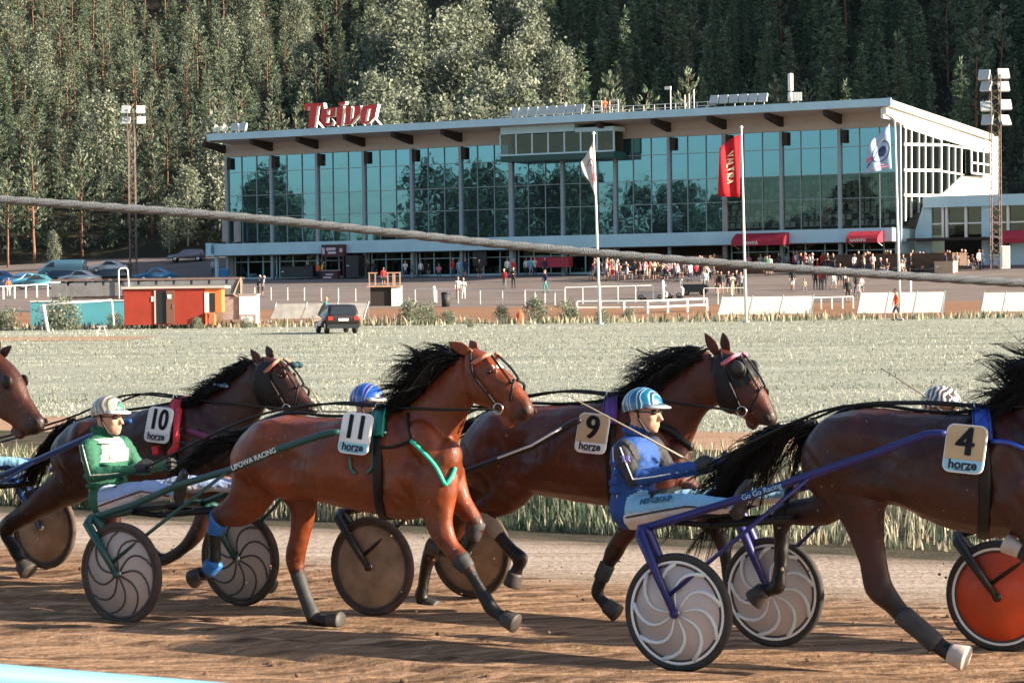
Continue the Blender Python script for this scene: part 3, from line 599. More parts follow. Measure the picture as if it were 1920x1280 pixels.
for px, py, lb in ((1257, 165, 'small camera on a post on the roof'), (1284, 178, 'short bare post on the roof, leftmost of three'), (1292, 176, 'short bare post on the roof, middle of three'), (1301, 168, 'tallest bare post on the roof, rightmost of three')):
    x, z = bpick(px, py, -2); o = thing('roof_post', lb, 'post', bw(x, -2, zr(-2)), ROT_F); mb = MB(); mb.tube([(x, -2, zr(-2)), (x, -2, z)], .06, 6); mb.build('post', M_wpaint, o, (x, -2, zr(-2)))
    if px == 1257: mb = MB(); mb.box((x - .25, -2, z), (.6, .25, .28)); mb.build('camera_head', M_wpaint, o, (x, -2, zr(-2)))
# ---- lattice floodlight masts ----
def mast(px, pbase_y, ptop_y, lamps, label, w=.55, Y=None):
    b = on_ground(px, pbase_y) if Y is None else None
    if Y is not None: p = at(px, pbase_y, Y); b = Vector((p.x, p.y, gz(p.x, p.y)))
    top = at(px, ptop_y, b.y).z; h = top - b.z
    o = thing('floodlight_mast', label, 'mast', b, 0, 'lattice floodlight masts'); mb = MB()
    cs = [(-w/2, -w/2), (w/2, -w/2), (w/2, w/2), (-w/2, w/2)]
    for x, y in cs: mb.tube([(x, y, 0), (x, y, h)], .05, 5)
    z = 0; i = 0
    while z < h - .6:
        for (x0, y0), (x1, y1) in zip(cs, cs[1:] + cs[:1]):
            mb.tube([(x0, y0, z), (x1, y1, z + .6)] if i % 2 else [(x1, y1, z), (x0, y0, z + .6)], .022, 4)
        z += .6; i += 1
    mb.build('lattice', M_rust, o)
    for lx, ly, yw in lamps:
        p = at(lx, ly, b.y) - b; mb = MB(); q = lamp_head(mb, p, 1.15, .45, yw); l_ = mb.build('lamp', M_lamp, o)
        mb = MB(); mb.add([q(a, -.215, c) for a, c in ((-.36, -.34), (.36, -.34), (.36, .34), (-.36, .34))], [(0, 1, 2, 3)]); mb.build('lens', M_lens, l_)
        mb = MB(); mb.tube([(0, 0, p.z - .35), (p.x, p.y, p.z - .35)], .05, 5); mb.build('arm', M_rust, o)
    return o
M_rust = mat('weathered_steel', (.17, .12, .105), .75, var=.25, vscale=2)
mast(1868, 515, 140, [(1846, 142, -.5), (1881, 140, .1), (1850, 163, -.7), (1881, 164, .1), (1849, 201, -.1), (1885, 198, .1), (1852, 226, -.5), (1883, 227, .5)], 'tall lattice mast with eight floodlights at the right edge', .8, 204)
mast(250, 480, 205, [(236, 207, -.1), (264, 207, .1), (237, 227, -.1), (265, 227, .1)], 'lattice mast with four floodlights rising before the pines on the left', .7, 262)
b = at(1885, 518, 203); o = thing('switch_cabinet', 'white electrical cabinet at the foot of the right floodlight mast', 'cabinet', (b.x, b.y, gz(b.x, b.y))); mb = MB(); mb.box((0, 0, 1.0), (.75, .5, 1.95)); mb.build('body', M_wpaint, o); mb = MB(); mb.box((0, -.27, 1.05), (.62, .03, 1.7)); mb.build('door', mat('grey_door', (.5, .52, .52), .5), o)
# ================= forest =================
def cards_mesh(name, C, N, U, L, W, tint, m):
    """leaf-sized faces: centres C, along-direction U, normals N (numpy)"""
    n = len(C); U = U / np.linalg.norm(U, axis=1)[:, None]; S = np.cross(U, N); S /= (np.linalg.norm(S, axis=1)[:, None] + 1e-9)
    V = np.zeros((n, 4, 3)); V[:, 0] = C - S * (W * .25)[:, None]; V[:, 1] = C + U * (L * .45)[:, None] - S * (W * .5)[:, None]; V[:, 2] = C + U * L[:, None]; V[:, 3] = C + U * (L * .45)[:, None] + S * (W * .5)[:, None]
    me = bpy.data.meshes.new(name); me.vertices.add(n * 4); me.vertices.foreach_set('co', V.reshape(-1)); me.loops.add(n * 4); me.loops.foreach_set('vertex_index', np.arange(n * 4)); me.polygons.add(n); me.polygons.foreach_set('loop_start', np.arange(n) * 4); me.update(calc_edges=True); me.validate()
    a = me.attributes.new('tint', 'FLOAT', 'POINT'); a.data.foreach_set('value', np.repeat(tint, 4)); me.materials.append(m); return me
M_pine = blade_mat('pine_needles', [(0, (.035, .048, .026)), (1, (.28, .325, .225)), (.5, (.125, .16, .108))], .25)
M_spruce = blade_mat('spruce_needles', [(0, (.038, .07, .05)), (1, (.20, .25, .155)), (.5, (.105, .155, .095))], .2)
M_birch = blade_mat('aspen_leaves', [(0, (.08, .105, .065)), (1, (.36, .385, .30)), (.5, (.19, .215, .155))], .35)
M_broad = blade_mat('broad_leaves', [(0, (.02, .035, .02)), (1, (.055, .065, .04)), (.5, (.028, .038, .022))], .25)
M_pbark = mat('pine_bark', (.20, .095, .055), .9, var=.4, vscale=3); M_sbark = mat('spruce_bark', (.055, .042, .034), .9, var=.3, vscale=3); M_bbark = mat('pale_bark', (.42, .40, .36), .8, var=.45, vscale=4)
def trunk_mesh(h, r, m, seed, limbs=()):
    g = random.Random(seed); mb = MB(); pts = [(g.gauss(0, .012) * h * (i / 8) , g.gauss(0, .012) * h * (i / 8), h * i / 8 - .4 * (i == 0)) for i in range(9)]
    mb.tube(pts, [r * (1.15 - .98 * i / 8) for i in range(9)], 7)
    for z, d, L in limbs: 
        b = Vector((0, 0, z)); mb.tube([b, b + d * L * .5, b + d * L + Vector((0, 0, L * .1))], [r * .3, r * .2, r * .06], 4)
    me = bpy.data.meshes.new('trunk'); me.from_pydata(mb.v, [], mb.f); me.materials.append(m); me.polygons.foreach_set('use_smooth', [True] * len(me.polygons)); return me
def conifer(kind, h, seed):
    r_ = np.random.default_rng(seed); C, U, N, T, L = [], [], [], [], []; limbs = []
    if kind == 'pine': z0, step, nb, R0, per, dl, m = r_.uniform(.10, .38) * h, .74, 8, .17 * h, 17, .52, M_pine
    else: z0, step, nb, R0, per, dl, m = .05 * h, .42, 8, .125 * h, 13, .48, M_spruce
    z = z0
    while z < h - .25:
        t = (z - z0) / (h - z0)
        prof = (min(1, t / .16 + .35) * (1 - t) ** .78 * 1.12 + .04) if kind == 'pine' else ((1 - t) ** .9 + .03)
        for b in range(nb if t < .85 else 4):
            if r_.random() < (.22 if kind == 'pine' else .08): continue
            a = r_.uniform(0, 2*np.pi); Rb = max(.15, R0 * prof * r_.uniform(.55, 1.15)); up = (.35 + .4 * t) if kind == 'pine' else (-.30 + .75 * t)
            d = np.array([math.cos(a), math.sin(a), up * r_.uniform(.7, 1.3)]); zz = z + r_.uniform(-.12, .12); tn = np.clip(r_.normal(.45 + .15 * t, .22), 0, 1)
            if kind == 'pine' and r_.random() < .3: limbs.append((zz, Vector(d).normalized(), Rb * .9))
            k = max(4, int(per * (.35 + Rb / R0)))
            s = (r_.uniform(.25, 1, k) if kind == 'pine' else r_.uniform(.08, 1, k)) ** .75
            c = np.stack([d[0] * Rb * s, d[1] * Rb * s, zz + d[2] * Rb * s - (0 if kind == 'pine' else .22 * Rb * s * s)], 1) + r_.normal(0, .09, (k, 3))
            u = d + r_.normal(0, .40, (k, 3)) + (np.array([0, 0, .8]) if kind == 'pine' else np.array([0, 0, -.15]))
            C.append(c); U.append(u); N.append(r_.normal(0, 1, (k, 3)) + [0, 0, .6]); T.append(np.clip(tn + r_.normal(0, .13, k), 0, 1)); L.append(dl * r_.uniform(.6, 1.25, k))
        z += step * r_.uniform(.8, 1.2)
    k = 8; C.append(np.stack([np.zeros(k), np.zeros(k), h - r_.uniform(0, .7, k)], 1)); U.append(np.array([0, 0, 1.]) + r_.normal(0, .3, (k, 3))); N.append(r_.normal(0, 1, (k, 3))); T.append(np.full(k, .6)); L.append(np.full(k, .55))
    C, U, N, T, L = [np.concatenate(q) for q in (C, U, N, T, L)]
    return trunk_mesh(h * .96, .011 * h, M_pbark if kind == 'pine' else M_sbark, seed, limbs[:14]), cards_mesh('crown', C, N, U, L, L * r_.uniform(.26, .44, len(L)), T, m)
def broadleaf(h, seed, m, slim=.2, low=.18, nc=90):
    r_ = np.random.default_rng(seed); C, U, N, T, L = [], [], [], [], []; limbs = []
    for i in range(nc):
        t = r_.uniform(0, 1); a = r_.uniform(0, 2*np.pi); prof = math.sin(math.pi * (t * .86 + .10)) ** .6; rr = slim * h * prof * r_.uniform(.35, 1.05); z = h * (low + (1 - low) * t * .97)
        c0 = np.array([math.cos(a) * rr, math.sin(a) * rr, z]); k = int(r_.uniform(16, 34)); tn = np.clip(r_.normal(.5, .24), 0, 1); sp = .045 * h + .18
        c = c0 + r_.normal(0, 1, (k, 3)) * [sp, sp, sp * 1.35] * .62; C.append(c); U.append(r_.normal(0, 1, (k, 3)) + [0, 0, -.5]); N.append(r_.normal(0, 1, (k, 3)) + [0, 0, .5]); T.append(np.clip(tn + r_.normal(0, .14, k), 0, 1)); L.append(r_.uniform(.28, .62, k) * min(1, .18 + h / 12))
        if i % 8 == 0: limbs.append((z * .75, (Vector(c0) - Vector((0, 0, z * .75))).normalized(), max(.5, (Vector(c0) - Vector((0, 0, z * .75))).length)))
    C, U, N, T, L = [np.concatenate(q) for q in (C, U, N, T, L)]
    return trunk_mesh(h * .9, .011 * h, M_bbark if m is M_birch else M_sbark, seed, limbs), cards_mesh('crown', C, N, U, L, L * r_.uniform(.45, .8, len(L)), T, m)
PROT = {'pine': [(16, *conifer('pine', 16, 100 + i)) for i in range(7)], 'spruce': [(15, *conifer('spruce', 15, 200 + i)) for i in range(5)], 'birch': [(14, *broadleaf(14, 300 + i, M_birch, .17, .16, 120)) for i in range(5)],
        'broad': [(14, *broadleaf(14, 400 + i, M_broad, .26, .12, 130)) for i in range(4)], 'bush': [(2.0, *broadleaf(2.0, 500 + i, M_birch, .45, .05, 60)) for i in range(3)]}
KIND = {'pine': ('pine_tree', 'pine tree'), 'spruce': ('spruce_tree', 'spruce tree'), 'birch': ('aspen_tree', 'aspen tree'), 'broad': ('broadleaf_tree', 'tree'), 'bush': ('bush', 'bush')}
tg = random.Random(42)
def plant(kind, x, y, h, label, group, var=None):
    H0, tm, cm = PROT[kind][tg.randrange(len(PROT[kind])) if var is None else var]; s = h / H0; nm, cat = KIND[kind]
    o = thing(nm, label, cat, (x, y, gz(x, y) - .1), tg.uniform(0, 6.28), group); o.scale = (s * tg.uniform(.88, 1.12), s * tg.uniform(.88, 1.12), s); o.rotation_euler.x = tg.gauss(0, .015); o.rotation_euler.y = tg.gauss(0, .015)
    link('trunk', tm, o); link('crown', cm, o); return o
placed = []
def free(x, y, d):
    return all((x - a) ** 2 + (y - b) ** 2 > (d * e) ** 2 for a, b, e in placed)
def plant_px(kind, px, py_top, Y, label, group=None):
    p = at(px, py_top, Y); h = max(2, p.z - gz(p.x, Y)); placed.append((p.x, Y, 1)); return plant(kind, p.x, Y, h, label, group)
# trees one can single out
plant_px('pine', 60, 258, 287, 'big pine with bare reddish trunk near the left edge, above the parked blue cars')
plant_px('pine', 151, 262, 289, 'big pine with pale crown directly behind the pale blue van')
plant_px('pine', 282, 242, 291, 'tall pine just right of the left floodlight mast')
plant_px('pine', 238, 258, 296, 'pine standing just left of the left floodlight mast')
plant_px('birch', 350, 312, 284, 'rounded pale leafy tree left of the grandstand, above the grey parked car')
plant_px('birch', 408, 210, 287, 'tall slim leafy tree against the left end of the grandstand')
plant_px('birch', 316, 370, 283, 'low leafy tree at the forest edge left of the rounded pale one')
plant_px('pine', 12, 300, 285, 'pine cut by the left edge of the picture')
plant_px('birch', 100, 432, 278, 'pale round sapling at the forest edge above the pale blue van')
for px, pt, Y in ((560, 205, 289), (1298, 128, 272), (1205, 160, 270), (1150, 135, 268), (1120, 172, 266), (1080, 162, 267)):
    plant_px('pine', px, pt, Y, {560: 'small pine tip rising just left of the red roof letters', 1298: 'pale pine tops behind the bare posts on the roof', 1205: 'pine behind the roof railing, right of the camera operator', 1150: 'broad pale pine directly behind the roof camera operator', 1120: 'small pine left of the roof camera operator', 1080: 'small pine behind the right end of the row of eight roof floodlights'}[px])
# the sunlit aspens above the middle of the roof
n = 0
for _ in range(900):
    if n >= 62: break
    Y = tg.uniform(272, 340); px = tg.gauss(880, 105); 
    if not (700 < px < 1075): continue
    x = at(px, 100, Y).x
    if not free(x, Y, 3.7): continue
    placed.append((x, Y, .8)); n += 1; plant('birch', x, Y, tg.uniform(11, 18), 'pale sunlit aspen in the cluster above the middle of the roof', 'aspens above the middle of the roof')
def hill_trees(kind, cnt, px0, px1, y0, y1, h0, h1, dist, label, group, tries=9000):
    n = 0
    for _ in range(tries):
        if n >= cnt: break
        px = tg.uniform(px0, px1); Y = y0 + (y1 - y0) * tg.random() ** 1.15; x = at(px, 300, Y).x
        if Y < yedge(x) + 3 or not free(x, Y, dist): continue
        placed.append((x, Y, 1)); n += 1; plant(kind, x, Y, tg.uniform(h0, h1), label, group)
    return n
hill_trees('pine', 200, -60, 720, 286, 415, 6, 12.5, 4.4, 'pine with pale needles among many on the sunlit left hillside', 'pines on the left hillside')
hill_trees('spruce', 60, -60, 720, 290, 415, 5, 11, 3.6, 'dark narrow spruce among the pines on the left hillside', 'spruces on the left hillside')
hill_trees('birch', 22, -60, 720, 290, 400, 8, 14, 4.5, 'light green aspen scattered among the pines on the left hillside', 'aspens on the left hillside')
hill_trees('spruce', 170, 1000, 2000, 245, 400, 10, 18, 4.6, 'dark shaded spruce among many on the right hillside', 'spruces on the right hillside')
hill_trees('pine', 45, 1000, 2000, 245, 400, 9, 16, 4.6, 'shaded pine among the spruces on the right hillside', 'pines on the right hillside')
hill_trees('pine', 24, 690, 1100, 300, 410, 11, 17, 5.0, 'pine standing behind the aspens in the middle of the hillside', 'pines behind the aspens')
# trees beyond the left of the picture, seen only as the dark shapes mirrored in the glass
for i in range(84):
    f = (i + tg.uniform(-.3, .3)) / 83; x = -172 + 92 * f + tg.gauss(0, 4); y = 196 - 104 * f + tg.gauss(0, 4); hh = (8.5 + 14 * vn(i * .33, 3) ** 1.5) 
    plant('broad', x, y, hh, 'dark tree mirrored in the grandstand glass', 'trees mirrored in the grandstand glass')
# the rest of the young trees between them: one mass
def merge(name, kind, spots, m):
    cos, tin = [], []
    for x, y, h in spots:
        H0, tm, cm = PROT[kind][tg.randrange(len(PROT[kind]))]; a = tg.uniform(0, 6.28); s = h / H0; v = vco(cm); ca, sa = math.cos(a), math.sin(a)
        cos.append(np.stack([(v[:, 0] * ca - v[:, 1] * sa) * s + x, (v[:, 0] * sa + v[:, 1] * ca) * s + y, v[:, 2] * s + gz(x, y)], 1)); t_ = np.empty(len(v)); cm.attributes['tint'].data.foreach_get('value', t_); tin.append(t_)
    V = np.concatenate(cos); n = len(V) // 4; me = bpy.data.meshes.new(name); me.vertices.add(n * 4); me.vertices.foreach_set('co', V.reshape(-1)); me.loops.add(n * 4); me.loops.foreach_set('vertex_index', np.arange(n * 4)); me.polygons.add(n); me.polygons.foreach_set('loop_start', np.arange(n) * 4); me.update(calc_edges=True)
    a = me.attributes.new('tint', 'FLOAT', 'POINT'); a.data.foreach_set('value', np.concatenate(tin)); me.materials.append(m); return tag(link(name, me), kind='stuff')
for nm, kind, cnt, p0, p1, h0, h1, m in (('young_pines', 'pine', 230, -60, 740, 3.5, 8, M_pine), ('young_spruces', 'spruce', 260, 1000, 1990, 4, 9, M_spruce)):
    sp_ = []
    for _ in range(6000):
        if len(sp_) >= cnt: break
        px = tg.uniform(p0, p1); Y = tg.uniform(272, 410); x = at(px, 300, Y).x
        if Y < yedge(x) + 6 or not free(x, Y, 2.3): continue
        placed.append((x, Y, .8)); sp_.append((x, Y, tg.uniform(h0, h1)))
    merge(nm, kind, sp_, m)
for nm, kind, cnt, p0, p1, m in (('far_left_woods', 'pine', 170, -1000, -70, M_pine), ('far_right_woods', 'spruce', 150, 2010, 2700, M_spruce)):
    sp_ = []
    for _ in range(cnt): px = tg.uniform(p0, p1); Y = tg.uniform(280, 400); x = at(px, 300, Y).x; sp_.append((x, Y, tg.uniform(7, 14)))
    merge('woods', kind, sp_, m)
# low growth under the trees: one mass
k = 5200; px = nprng.uniform(-60, 1980, k); Y = nprng.uniform(250, 400, k); X = (px - 960) / FPX * Y
ok = np.array([y > yedge(x) + 2 for x, y in zip(X, Y)]); X, Y = X[ok], Y[ok]; k = len(X); per = 9
base = np.stack([X, Y, np.array([gz(x, y) for x, y in zip(X, Y)])], 1); hh = nprng.uniform(.5, 2.2, k)
C = np.repeat(base, per, 0) + nprng.normal(0, .5, (k * per, 3)) * [1, 1, 0] + np.stack([np.zeros(k * per), np.zeros(k * per), np.repeat(hh, per) * nprng.uniform(0, 1, k * per)], 1)
me = cards_mesh('undergrowth', C, nprng.normal(0, 1, (k * per, 3)), nprng.normal(0, .6, (k * per, 3)) + [0, 0, .8], nprng.uniform(.4, .9, k * per), nprng.uniform(.2, .4, k * per), np.clip(np.repeat(nprng.normal(.35, .2, k), per), 0, 1), M_pine)
tag(link('undergrowth', me), kind='stuff')
# ================= race teams =================
from mathutils import noise
class Team:
    """local frame: x along travel, y to the far side, z up; origin under the sulky axle"""
    def __init__(s, X, Y):
        s.O = Vector((X, Y, 0)); s.z0 = gz(X, Y); s.O.z = s.z0
        s.rz = -TH
    def pk(s, px, py, l=0):
        P = plane_hit(px, py, s.O + LD * l, LD) - s.O
        return (P.dot(TD), P.z)
    def P(s, px, py, l=0):
        a, z = s.pk(px, py, l); return Vector((a, l, z))
    def sc(s, px, py, l=0):
        P = plane_hit(px, py, s.O + LD * l, LD); return (P - CAMP).y / FPX
    def gl(s, a, l): 
        p = s.O + TD * a + LD * l; return gz(p.x, p.y) - s.z0
    def wl(s, v): return s.O + TD * v[0] + LD * v[1] + Vector((0, 0, v[2]))
    def thing(s, name, label, cat, a=0, l=0, z=0, group=None):
        o = thing(name, label, cat, s.wl((a, l, z)), s.rz, group); o['off'] = 0; del o['off']
        return o, (a, l, z)
T11 = Team(-2.345, 16.65); T4 = Team(1.295, 14.37); T9 = Team(-.665, 17.17)
def behind(T, d, l=0): p = T.O - TD * d + LD * l; return Team(p.x, p.y)
T10 = behind(T9, 4.3, .05); TA = behind(T11, 4.3); TR = Team(3.36, 15.25)
NS = 18
def ringpts(c, u, a, b, n=NS, p=2.0):
    out = []
    for j in range(n):
        th = 2 * math.pi * j / n; ct, st = math.cos(th), math.sin(th)
        ct = math.copysign(abs(ct) ** (2 / p), ct); st = math.copysign(abs(st) ** (2 / p), st)
        out.append((c[0] + u[0] * a * ct, c[1] + b * st, c[2] + u[1] * a * ct))
    return out
def st_pair(T, tops, l=0):
    """stations given by upper and lower outline points: [(x1,y1,x2,y2,halfwidth)]"""
    out = []
    for x1, y1, x2, y2, hw in tops:
        s1, z1 = T.pk(x1, y1, l); s2, z2 = T.pk(x2, y2, l)
        d = math.hypot(s1 - s2, z1 - z2)
        out.append(((s1 + s2) / 2, l, (z1 + z2) / 2, (s1 - s2) / d, (z1 - z2) / d, d / 2, hw))
    return out
def st_leg(T, pts, l, l0=None, wf=.85):
    """limb stations by centre and pixel radius: [(x,y,r)]; l0 = lateral offset at the top"""
    C = []
    for i, (x, y, r) in enumerate(pts):
        f = min(1, i / 3); ll = l if l0 is None else l0 + (l - l0) * f
        s, z = T.pk(x, y, ll); C.append((s, ll, z, r * T.sc(x, y, ll) * 1.03))
    out = []
    for i, (s, ll, z, r) in enumerate(C):
        a, b = C[max(0, i-1)], C[min(len(C)-1, i+1)]
        d = math.hypot(b[0]-a[0], b[2]-a[2]) or 1; t = ((b[0]-a[0])/d, (b[2]-a[2])/d)
        w = .62 if r > .12 else (.72 if r > .08 else wf)
        out.append((s, ll, z, -t[1], t[0], r, r * w))
    return out
def loft(mb, st, p=2.0, sub=3, k=0):
    """smoothly interpolated loft through stations, closed with rounded ends"""
    A = np.array(st, float); n = len(A); rows = []
    for i in range(n - 1):
        p0, p1, p2, p3 = A[max(0, i-1)], A[i], A[i+1], A[min(n-1, i+2)]
        for j in range(sub):
            t = j / sub
            rows.append(.5*((2*p1) + (-p0+p2)*t + (2*p0-5*p1+4*p2-p3)*t*t + (-p0+3*p1-3*p2+p3)*t**3))
    rows.append(A[-1]); rg = []
    for r_ in rows:
        un = math.hypot(r_[3], r_[4]) or 1
        rg.append(ringpts(r_[:3], (r_[3]/un, r_[4]/un), max(.004, r_[5]), max(.004, r_[6]), p=p))
    # rounded caps
    def cap(r_, nxt):
        c = np.array(r_[:3]); d = c - np.array(nxt[:3]); d /= (np.linalg.norm(d) or 1); e = min(r_[5], r_[6]) * .45
        un = math.hypot(r_[3], r_[4]) or 1
        return ringpts(c + d * e, (r_[3]/un, r_[4]/un), r_[5] * .55, r_[6] * .55, p=p)
    rg = [cap(rows[0], rows[1])] + rg + [cap(rows[-1], rows[-2])]
    mb.rings(rg, True, k); return rows
# ---- coat ----
def coat_mat(name, base, dark=(.0055, .0038, .003), light=None):
    m = bpy.data.materials.new(name); m.use_nodes = True; t = m.node_tree; b = t.nodes['Principled BSDF']
    at_ = nd(t, 'ShaderNodeAttribute'); at_.attribute_name = 'points'
    tc = nd(t, 'ShaderNodeTexCoord'); nz = nd(t, 'ShaderNodeTexNoise'); nz.inputs['Scale'].default_value = 4; nz.inputs['Detail'].default_value = 6
    t.links.new(tc.outputs['Object'], nz.inputs['Vector'])
    rp = nd(t, 'ShaderNodeValToRGB'); e = rp.color_ramp.elements
    e[0].position = .3; e[0].color = (*[c * .66 for c in base], 1); e[1].position = .72; e[1].color = (*[min(1, c * 1.3) for c in base], 1)
    t.links.new(nz.outputs[0], rp.inputs[0])
    mx = nd(t, 'ShaderNodeMixRGB'); mx.inputs[2].default_value = (*dark, 1); t.links.new(rp.outputs[0], mx.inputs[1]); t.links.new(at_.outputs['Fac'], mx.inputs[0])
    # dried mud specks and hair mottling
    sk = nd(t, 'ShaderNodeTexNoise'); sk.inputs['Scale'].default_value = 34; sk.inputs['Detail'].default_value = 1; t.links.new(tc.outputs['Object'], sk.inputs['Vector'])
    sm_ = nd(t, 'ShaderNodeMapRange'); sm_.inputs[1].default_value = .765; sm_.inputs[2].default_value = .785; t.links.new(sk.outputs[0], sm_.inputs[0])
    m5 = nd(t, 'ShaderNodeMixRGB'); m5.inputs[2].default_value = (.34, .25, .18, 1); t.links.new(sm_.outputs[0], m5.inputs[0]); t.links.new(mx.outputs[0], m5.inputs[1])
    hm = nd(t, 'ShaderNodeTexNoise'); hm.inputs['Scale'].default_value = 26; hm.inputs['Detail'].default_value = 5; t.links.new(tc.outputs['Object'], hm.inputs['Vector'])
    hr = nd(t, 'ShaderNodeMapRange'); hr.inputs[3].default_value = .55; hr.inputs[4].default_value = 1.4; t.links.new(hm.outputs[0], hr.inputs[0])
    m6 = nd(t, 'ShaderNodeMixRGB', blend_type='MULTIPLY'); m6.inputs[0].default_value = 1; t.links.new(m5.outputs[0], m6.inputs[1]); t.links.new(hr.outputs[0], m6.inputs[2]); t.links.new(m6.outputs[0], b.inputs['Base Color'])
    # short hair: fine streaks along the body
    mp = nd(t, 'ShaderNodeMapping'); mp.inputs['Scale'].default_value = (30, 150, 150); t.links.new(tc.outputs['Object'], mp.inputs[0])
    n2 = nd(t, 'ShaderNodeTexNoise'); n2.inputs['Scale'].default_value = 1.5; n2.inputs['Detail'].default_value = 4; t.links.new(mp.outputs[0], n2.inputs['Vector'])
    n3 = nd(t, 'ShaderNodeTexNoise'); n3.inputs['Scale'].default_value = 6; n3.inputs['Detail'].default_value = 2; t.links.new(tc.outputs['Object'], n3.inputs['Vector'])
    ad = nd(t, 'ShaderNodeMath', operation='MULTIPLY_ADD'); ad.inputs[1].default_value = 1.3; t.links.new(n3.outputs[0], ad.inputs[0]); t.links.new(n2.outputs[0], ad.inputs[2])
    bp = nd(t, 'ShaderNodeBump'); bp.inputs['Strength'].default_value = .38; bp.inputs['Distance'].default_value = .014
    t.links.new(ad.outputs[0], bp.inputs['Height']); t.links.new(bp.outputs[0], b.inputs['Normal'])
    mr = nd(t, 'ShaderNodeMapRange'); mr.inputs[3].default_value = .24; mr.inputs[4].default_value = .44; t.links.new(nz.outputs[0], mr.inputs[0]); t.links.new(mr.outputs[0], b.inputs['Roughness'])
    b.inputs['Specular IOR Level'].default_value = .34; b.inputs['Sheen Weight'].default_value = 0; b.inputs['Coat Weight'].default_value = .15; b.inputs['Coat Roughness'].default_value = .24; b.inputs['Sheen Roughness'].default_value = .4
    b.inputs['Sheen Tint'].default_value = (1, .7, .45, 1)
    return m
M_hair = mat('black_hair', (.0045, .0036, .003), .5, spec=.3)
M_hoof = mat('hoof_horn', (.04, .032, .028), .6, var=.3, vscale=20)
M_hoofpale = mat('pale_hoof_boot', (.42, .36, .31), .6, var=.2, vscale=14)
M_leather = mat('black_leather', (.007, .0065, .0065), .5, spec=.3, bump=.2, bscale=60)
M_lgrey = mat('grey_boot', (.034, .032, .033), .7, var=.25, vscale=15)
M_metal = mat('steel', (.55, .55, .55), .3, 1)
M_white = mat('white_plastic', (.78, .77, .74), .45)
M_black = mat('black_ink', (.012, .012, .013), .5)
M_tan = mat('tan_cloth', (.56, .40, .22), .7, var=.06, vscale=9)
M_skyblue = mat('sky_blue_cloth', (.30, .58, .72), .6)
M_eye = mat('dark_eye', (.008, .005, .004), .08, coat=.6)
M_nostril = mat('nostril', (.02, .012, .01), .8)
def strands(mb, roots, n, length, d, r=.006, droop=.25, spread=.3, wave=.04, seed=1, segs=7, lat=.35):
    """locks of hair: roots = list of local points to start between, d = mean direction(s)"""
    g = random.Random(seed); nr = np.random.default_rng(seed); m_ = len(roots) - 1; k_ = 13; n = max(6, int(n * 2.6 / k_)); r = r * .5
    for _ in range(n):                       # locks, each a bundle of hairs closing towards its tip
        f = g.random() * m_; i = min(int(f), m_ - 1); f -= i
        p = Vector(roots[i]).lerp(Vector(roots[i+1]), f) + Vector((0, g.uniform(-.035, .035), g.uniform(-.02, .01)))
        dd = d if not isinstance(d, list) else Vector(d[i]).lerp(Vector(d[i+1]), f)
        v = (Vector(dd) + Vector((g.uniform(-spread, spread) * .6, g.gauss(0, lat * .5), g.gauss(0, spread * .6)))).normalized()
        L = length * g.uniform(.45, 1.25); ph, ph2, ph3 = g.uniform(0, 6.3), g.uniform(0, 6.3), g.uniform(3, 6)
        u = np.linspace(0, 1, segs + 1); Lh = L * nr.uniform(.6, 1.05, k_); o0 = nr.normal(0, 1, (k_, 3)) * [.022, .012, .018]; vj = np.tile(np.array(v), (k_, 1)); fly = nr.random(k_) < .06; vj[fly] += nr.normal(0, .22, (int(fly.sum()), 3))
        P = np.array(p) + vj[:, None] * (Lh[:, None] * u)[..., None] + o0[:, None] * (1 - .75 * u)[None, :, None]
        P[..., 2] += -droop * Lh[:, None] * u ** 2 + np.sin(ph2 + u * (ph3 + 1)) * wave * 1.3 * u; P[..., 1] += np.sin(ph + u * ph3) * wave * u
        e1 = v.cross(Vector((0, 1, .3))).normalized(); e2 = v.cross(e1); rad = np.maximum(.0009, r * (1 - .8 * u))
        ring = np.stack([np.array(e1) * math.cos(x) + np.array(e2) * math.sin(x) for x in (0, 2.094, 4.189)])
        V = P[:, :, None] + ring[None, None] * rad[None, :, None, None]; base = len(mb.v); mb.v += V.reshape(-1, 3).tolist()
        i0 = (np.arange(k_)[:, None, None] * (segs + 1) + np.arange(segs)[None, :, None]) * 3; j0 = np.arange(3)[None, None]; j1 = (j0 + 1) % 3
        F = np.stack([i0 + j0, i0 + j1, i0 + 3 + j1, i0 + 3 + j0], -1).reshape(-1, 4) + base; F = F.tolist(); mb.f += F; mb.m += [0] * len(F)
def interp_st(rows, s):
    """interpolated torso ring at position s"""
    for a, b in zip(rows, rows[1:]):
        if a[0] <= s <= b[0]:
            f = (s - a[0]) / (b[0] - a[0] + 1e-9); return a + (b - a) * f
    return rows[0] if s < rows[0][0] else rows[-1]
def band(rows, s0, s1, th0, th1, grow=.02, n=26, thick=.015, slant=.13):
    """strap lying on the trunk between positions s0..s1; angles from the top, near side positive"""
    mb = MB(); rg = []
    for i in range(n + 1):
        th = R(th0 + (th1 - th0) * i / n); q = []
        for s, gr in ((s0, grow), (s0 + .012, grow + thick), (s1 - .012, grow + thick), (s1, grow)):
            s_ = s + slant * (abs(math.sin(th)) - 1); r_ = interp_st(rows, s_); un = math.hypot(r_[3], r_[4]) or 1
            a, b = r_[5] + gr, r_[6] + gr
            q.append((s_, r_[1] - b * math.sin(th), r_[2] + a * math.cos(th)))
        rg.append(q)
    mb.rings(rg, True); return mb
